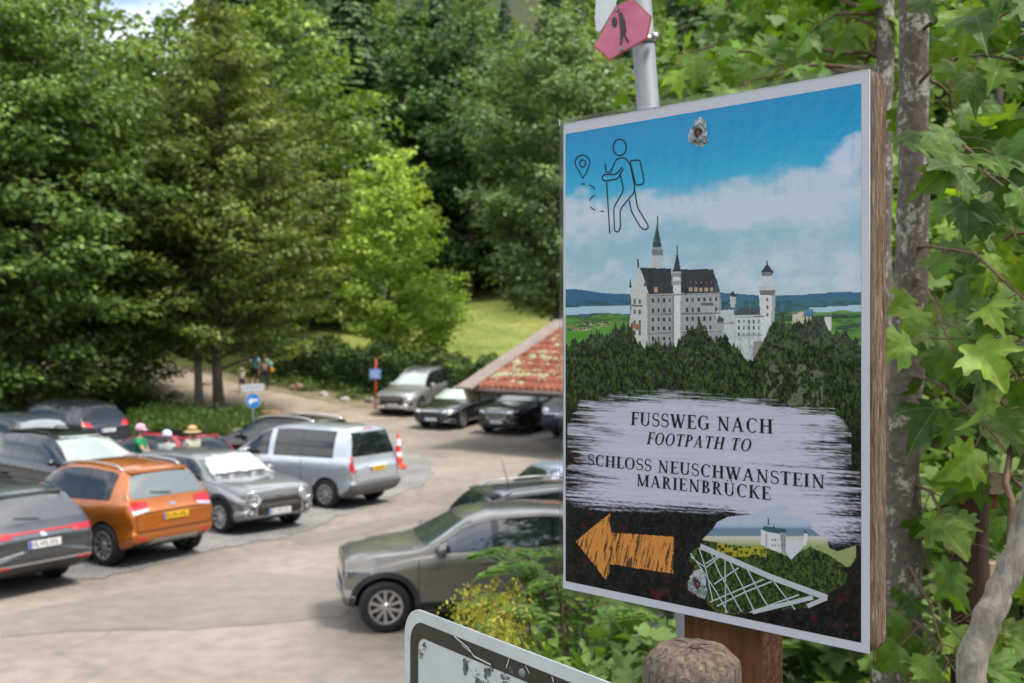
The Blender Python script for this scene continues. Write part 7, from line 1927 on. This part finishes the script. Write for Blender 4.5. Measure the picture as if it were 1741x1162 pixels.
# third: pale stem curving out of the bottom right corner
Yv = 1.75
tk3 = [P(1640, 1260, Yv), P(1655, 1120, Yv), P(1690, 1030, Yv), P(1722, 960, Yv), P(1760, 850, Yv), P(1800, 640, Yv), P(1850, 200, Yv), P(1880, -300, Yv)]
bot = Vector(tk3[0]); tk3 = [Vector((bot.x - .05, bot.y, float(H(bot.x, bot.y)) - .1))] + tk3
nb_3 = [br(1722, 960, Yv, 1700, 700, 2.0, .009, -.02), br(1702, 720, 2.0, 1690, 640, 1.95, .004), br(1800, 640, Yv, 1690, 560, 2.3), br(1820, 400, Yv, 1650, 420, 2.3), br(1840, 250, Yv, 1680, 180, 2.4), br(1860, 0, Yv, 1650, 40, 2.5), br(1690, 1030, Yv, 1600, 1100, 2.2, .004), br(1760, 850, Yv, 1660, 800, 2.4), br(1800, 640, Yv, 1640, 660, 2.6), br(1730, 950, Yv, 1800, 1000, 2.0), br(1655, 1120, Yv, 1560, 1160, 2.3)]
m_pb = fibre_mat('pale_grey_bark', (.11, .09, .07), (.22, .19, .155), (.33, .30, .26), (25, 25, 10), 3, .85, .6, .003)
maple('maple_tree', tk3, [.026, .024, .023, .022, .021, .019, .017, .015, .010], nb_3, 'maple with a pale grey stem curving out of the bottom right corner of the photo', 303, .078, palN, pair=.07, bark=m_pb)
# leafy thicket further down the bank
def thicket(name, x, y, h, rx, label, seed, pal, size=.12, n=900, tm=MAPLE_S, ry=None, zlift=0.0): return bush(name, x, y, rx, ry or rx, h, n, size, pal, label, seed, tm=tm, cat='shrub', group='leafy shrubs on the bank', mt=m_mleaf, stems=10, zlift=zlift, droop=.5)
palT = [(.035, .08, .018), (.06, .13, .022), (.10, .19, .03)]
for i, (px, Y, h_, rx, n, sz, pal, lb_) in enumerate((
    (1640, 4.2, 1.1, .75, 900, .10, palT, 'leafy maple shrub behind the brown fence post'), (1760, 5.2, 2.6, .9, 1400, .10, palT, 'tall leafy shrub at the right edge of the photo'), (1560, 5.6, 2.0, .8, 1200, .10, palB, 'light green shrub seen right of the board'),
    (1700, 7.0, 3.4, 1.2, 2200, .12, palB, 'tall light green shrub high behind the right-hand leaves'), (1560, 8.4, 4.6, 1.3, 2600, .13, palT, 'tall dark shrub rising right of the board'), (1400, 8.6, 1.6, 1.2, 1200, .12, palT, 'shrub hidden low behind the board'),
    (1720, 11, 6.4, 2.0, 4200, .16, palT, 'large dark tree-like shrub far back on the right'), (1530, 13, 7.0, 2.2, 4200, .17, palT, 'large shrub far back just right of the board'), (1640, 17, 9, 2.6, 4600, .2, palB, 'highest light green thicket at the back on the right'),
    (1350, 12, 7.6, 1.5, 4200, .16, palB, 'bright leafy thicket showing above the board'), (1270, 15, 8.4, 1.4, 3600, .17, palT, 'dark thicket above the board right of the leaning pole'), (1460, 14.5, 8.6, 2.3, 4200, .17, palT, 'dark thicket above the right half of the board'))):
    thicket('shrub', xat(px, Y), Y, h_, rx, lb_, 320+i, pal, sz, n)

# fence post with cut rails
Yf = 2.0
fx0 = xat(1650, Yf); fz = float(H(fx0, Yf)); ztop = P(1650, 722, Yf).z - fz
fp = empty('fence_post', (fx0, Yf, fz), R(12), 'dark brown round fence post with pale cut rail ends among the leaves', 'post')
q = MB(); q.tube([(-.012, 0, -.1), (-.004, 0, ztop*.5), (0, 0, ztop - .012), (0, 0, ztop)], [.0335, .0325, .0315, .0285], 20)
q.build('post', fibre_mat('dark_stained_post', (.016, .008, .005), (.04, .02, .012), (.075, .04, .026), (14, 14, 1.2), 8, .8, .5), fp, True)
m_cut = fibre_mat('cut_wood', (.20, .15, .10), (.33, .26, .18), (.42, .35, .26), (2, 14, 14), 6, .85, .4)
m_rred = fibre_mat('red_brown_rail', (.09, .03, .012), (.16, .06, .025), (.22, .09, .04), (2, 14, 14), 6, .8, .4)
for zz, hgt in ((P(0, 822, Yf).z - fz, .020), (P(0, 985, Yf).z - fz, .03)):
    q = MB(); q.box((.030, -.012, zz - hgt), (.060, .022, zz + hgt)); ro = q.build('rail', m_cut, fp, bevel=.003)
    q = MB(); q.box((.029, .0, zz - hgt*2.4), (.058, .02, zz - hgt - .002)); q.build('rail', m_rred, fp, bevel=.003)

# ferns and leafy plants below the board
m_fern = leaf_mat('fern_leaf', .35, .5)
def fern(x, y, label, seed, nf=9, length=.75, pal=None, zoff=0.0, spread=1.0, dirs=None, droop=.5):
    r = np.random.default_rng(seed); z0 = float(H(x, y)); t = empty('fern', (x, y, z0), 0, label, 'fern', 'ferns on the bank'); st = MB(); lv = Leaves()
    for f in range(nf):
        a = (dirs[f % len(dirs)] if dirs else 2*PI*f/nf) + r.normal(0, .25); L_ = length*r.uniform(.75, 1.15); d = np.array((math.cos(a), math.sin(a), 0)); up0 = zoff
        pts = []
        for i in range(15):
            u_ = i/14; pts.append(d*L_*spread*(u_**1.15)*.75 + np.array((0, 0, up0*min(1, u_*2.2) + L_*(.95*u_ - droop*1.3*u_**2.3))))
        pts = np.array(pts); st.tube([tuple(p) for p in pts], [.004*(1-.8*i/14) + .0006 for i in range(15)], 5)
        side = np.array((-d[1], d[0], 0))
        for i in range(3, 15):
            for h_ in (0, .5):
                if i == 14 and h_: continue
                u_ = (i + h_)/14; p = pts[i]*(1-h_) + pts[min(14, i+1)]*h_; wl = .30*L_*math.sin(PI*min(1, (u_*.92 + .10)))**.8*(1.05-u_*.55) + .01
                tang = pts[min(14, i+1)] - pts[i-1]; tang /= np.linalg.norm(tang)
                for sg in (1, -1):
                    pd = side*sg + tang*.45 + np.array((0, 0, -.25)); pd /= np.linalg.norm(pd); n = max(3, int(wl/.016)); k = np.arange(n)
                    c = p[None] + pd[None]*((k+.5)/n*wl)[:, None] + np.array((0, 0, -.18))[None]*(((k+.5)/n)**2*wl)[:, None]
                    cc = cols(1, pal, r, .1).repeat(n, 0)
                    for s2 in (1, -1):
                        q2 = np.cross(pd, (0, 0, 1)); T = (q2*s2*.9 + pd*.5)[None] + r.normal(0, .12, (n, 3)); lv.add(OVAL, c, T, np.array((0, -.25, 1))[None] + r.normal(0, .25, (n, 3)), (.026*(1.15 - (k+.5)/n))*r.uniform(.8, 1.2, n), cc, 1.1)
    st.build('stalks', m_twig, t, True); lv.build('fronds', m_fern, t); return t
palF = [(.06, .14, .02), (.10, .20, .025), (.16, .26, .03)]; palY = [(.18, .22, .02), (.29, .29, .03), (.40, .36, .06)]
fern(.16, 3.3, 'tall green fern with arching fronds left of the board', 401, 11, .42, palF, .66, spread=.95, dirs=[PI*.95, PI*.8, PI*1.05, PI*.6, PI*.3, 0])
fern(.20, 3.5, 'fern with broad feathery fronds touching the board edge', 402, 10, .42, palF, .74, dirs=[PI*.9, PI*.7, PI*1.1, PI*.5, PI*.2, PI*1.3])
fern(.22, 2.9, 'low fern under the lower left corner of the board', 403, 9, .5, palF, .12)
# plant with drooping yellow-green plumes
def plume_plant(x, y, label, seed, tips, zoff):
    r = np.random.default_rng(seed); z0 = float(H(x, y)); t = empty('plumed_plant', (x, y, z0), 0, label, 'plant'); st = MB(); lv = Leaves(); o = np.array((x, y, z0))
    for tip in tips:
        tp_ = np.array(tuple(tip)) - o; mid = tp_*.5 + np.array((.06, 0, tp_[2]*.42)); pts = np.array([(1-u)**2*np.zeros(3) + 2*u*(1-u)*mid + u*u*tp_ for u in np.linspace(0, 1, 12)]); st.tube([tuple(p) for p in pts], [.003*(1-.7*i/11) + .0005 for i in range(12)], 5)
        for i in range(6, 12):
            for k in range(6):
                p = pts[i] + r.normal(0, .012, 3); ln = r.uniform(.07, .17)*(1.1 - .04*abs(i-9)); n = 12; u_ = (np.arange(n)+.5)/n; dd = np.array((r.normal(-.35, .3), r.normal(-.1, .3), -.9)); dd /= np.linalg.norm(dd)
                c = p[None] + dd[None]*(u_*ln)[:, None] + np.array((-.25, 0, .35))[None]*((1-u_)*u_*ln*1.3)[:, None]
                lv.add(OVAL, c, dd[None] + r.normal(0, .6, (n, 3)), r.normal(0, 1, (n, 3)) + np.array((0, -.5, .5)), .014*r.uniform(.6, 1.2, n), cols(n, palY, r, .15), 1.1)
    st.build('stalks', m_twig, t, True); lv.build('plumes', m_fern, t)
plume_plant(.05, 3.1, 'plant with drooping yellow-green plumes in front of the olive grey crossover', 411, [P(795, 1015, 3.1), P(815, 995, 3.2), P(850, 985, 3.3), P(835, 1025, 3.05), P(865, 1010, 3.1), P(880, 985, 3.3), P(860, 1040, 2.95)], .3)
# leafy plants in front
def leafy(x, y, label, seed, n, size, h, rx, pal, zl=0): return bush('leafy_plant', x, y, rx, rx*.8, h, n, size, pal, label, seed, tm=MAPLE_S if seed % 2 else OVAL, cat='plant', group='leafy plants below the board', mt=m_mleaf, stems=12, zlift=zl, droop=.35)
palL = [(.07, .15, .025), (.11, .21, .035), (.16, .27, .05)]
leafy(.26, 2.5, 'pale green leafy plant behind the scratched white sign', 421, 1300, .058, .45, .30, palL, .10)
leafy(.12, 3.0, 'light green leafy plant below the ferns', 422, 2800, .055, .60, .36, palL, .15)
leafy(.40, 3.0, 'leafy plant just left of the brown square post', 423, 1900, .062, .70, .36, palL, .08)
leafy(.62, 2.6, 'broad-leaved plant right of the brown square post', 425, 900, .085, .62, .30, palT, .05)
leafy(.92, 2.8, 'broad-leaved plant at the foot of the slender maple', 427, 700, .10, .72, .36, palT, .05)
leafy(.35, 4.0, 'leafy plant at the edge of the bank above the car park', 424, 900, .10, .45, .5, palT, .05)
leafy(.75, 4.3, 'leafy plant further back behind the square post', 429, 900, .11, .8, .6, palT, .1)
leafy(1.35, 3.5, 'leafy plant in the bottom right corner', 431, 700, .10, .75, .5, palL, .0)
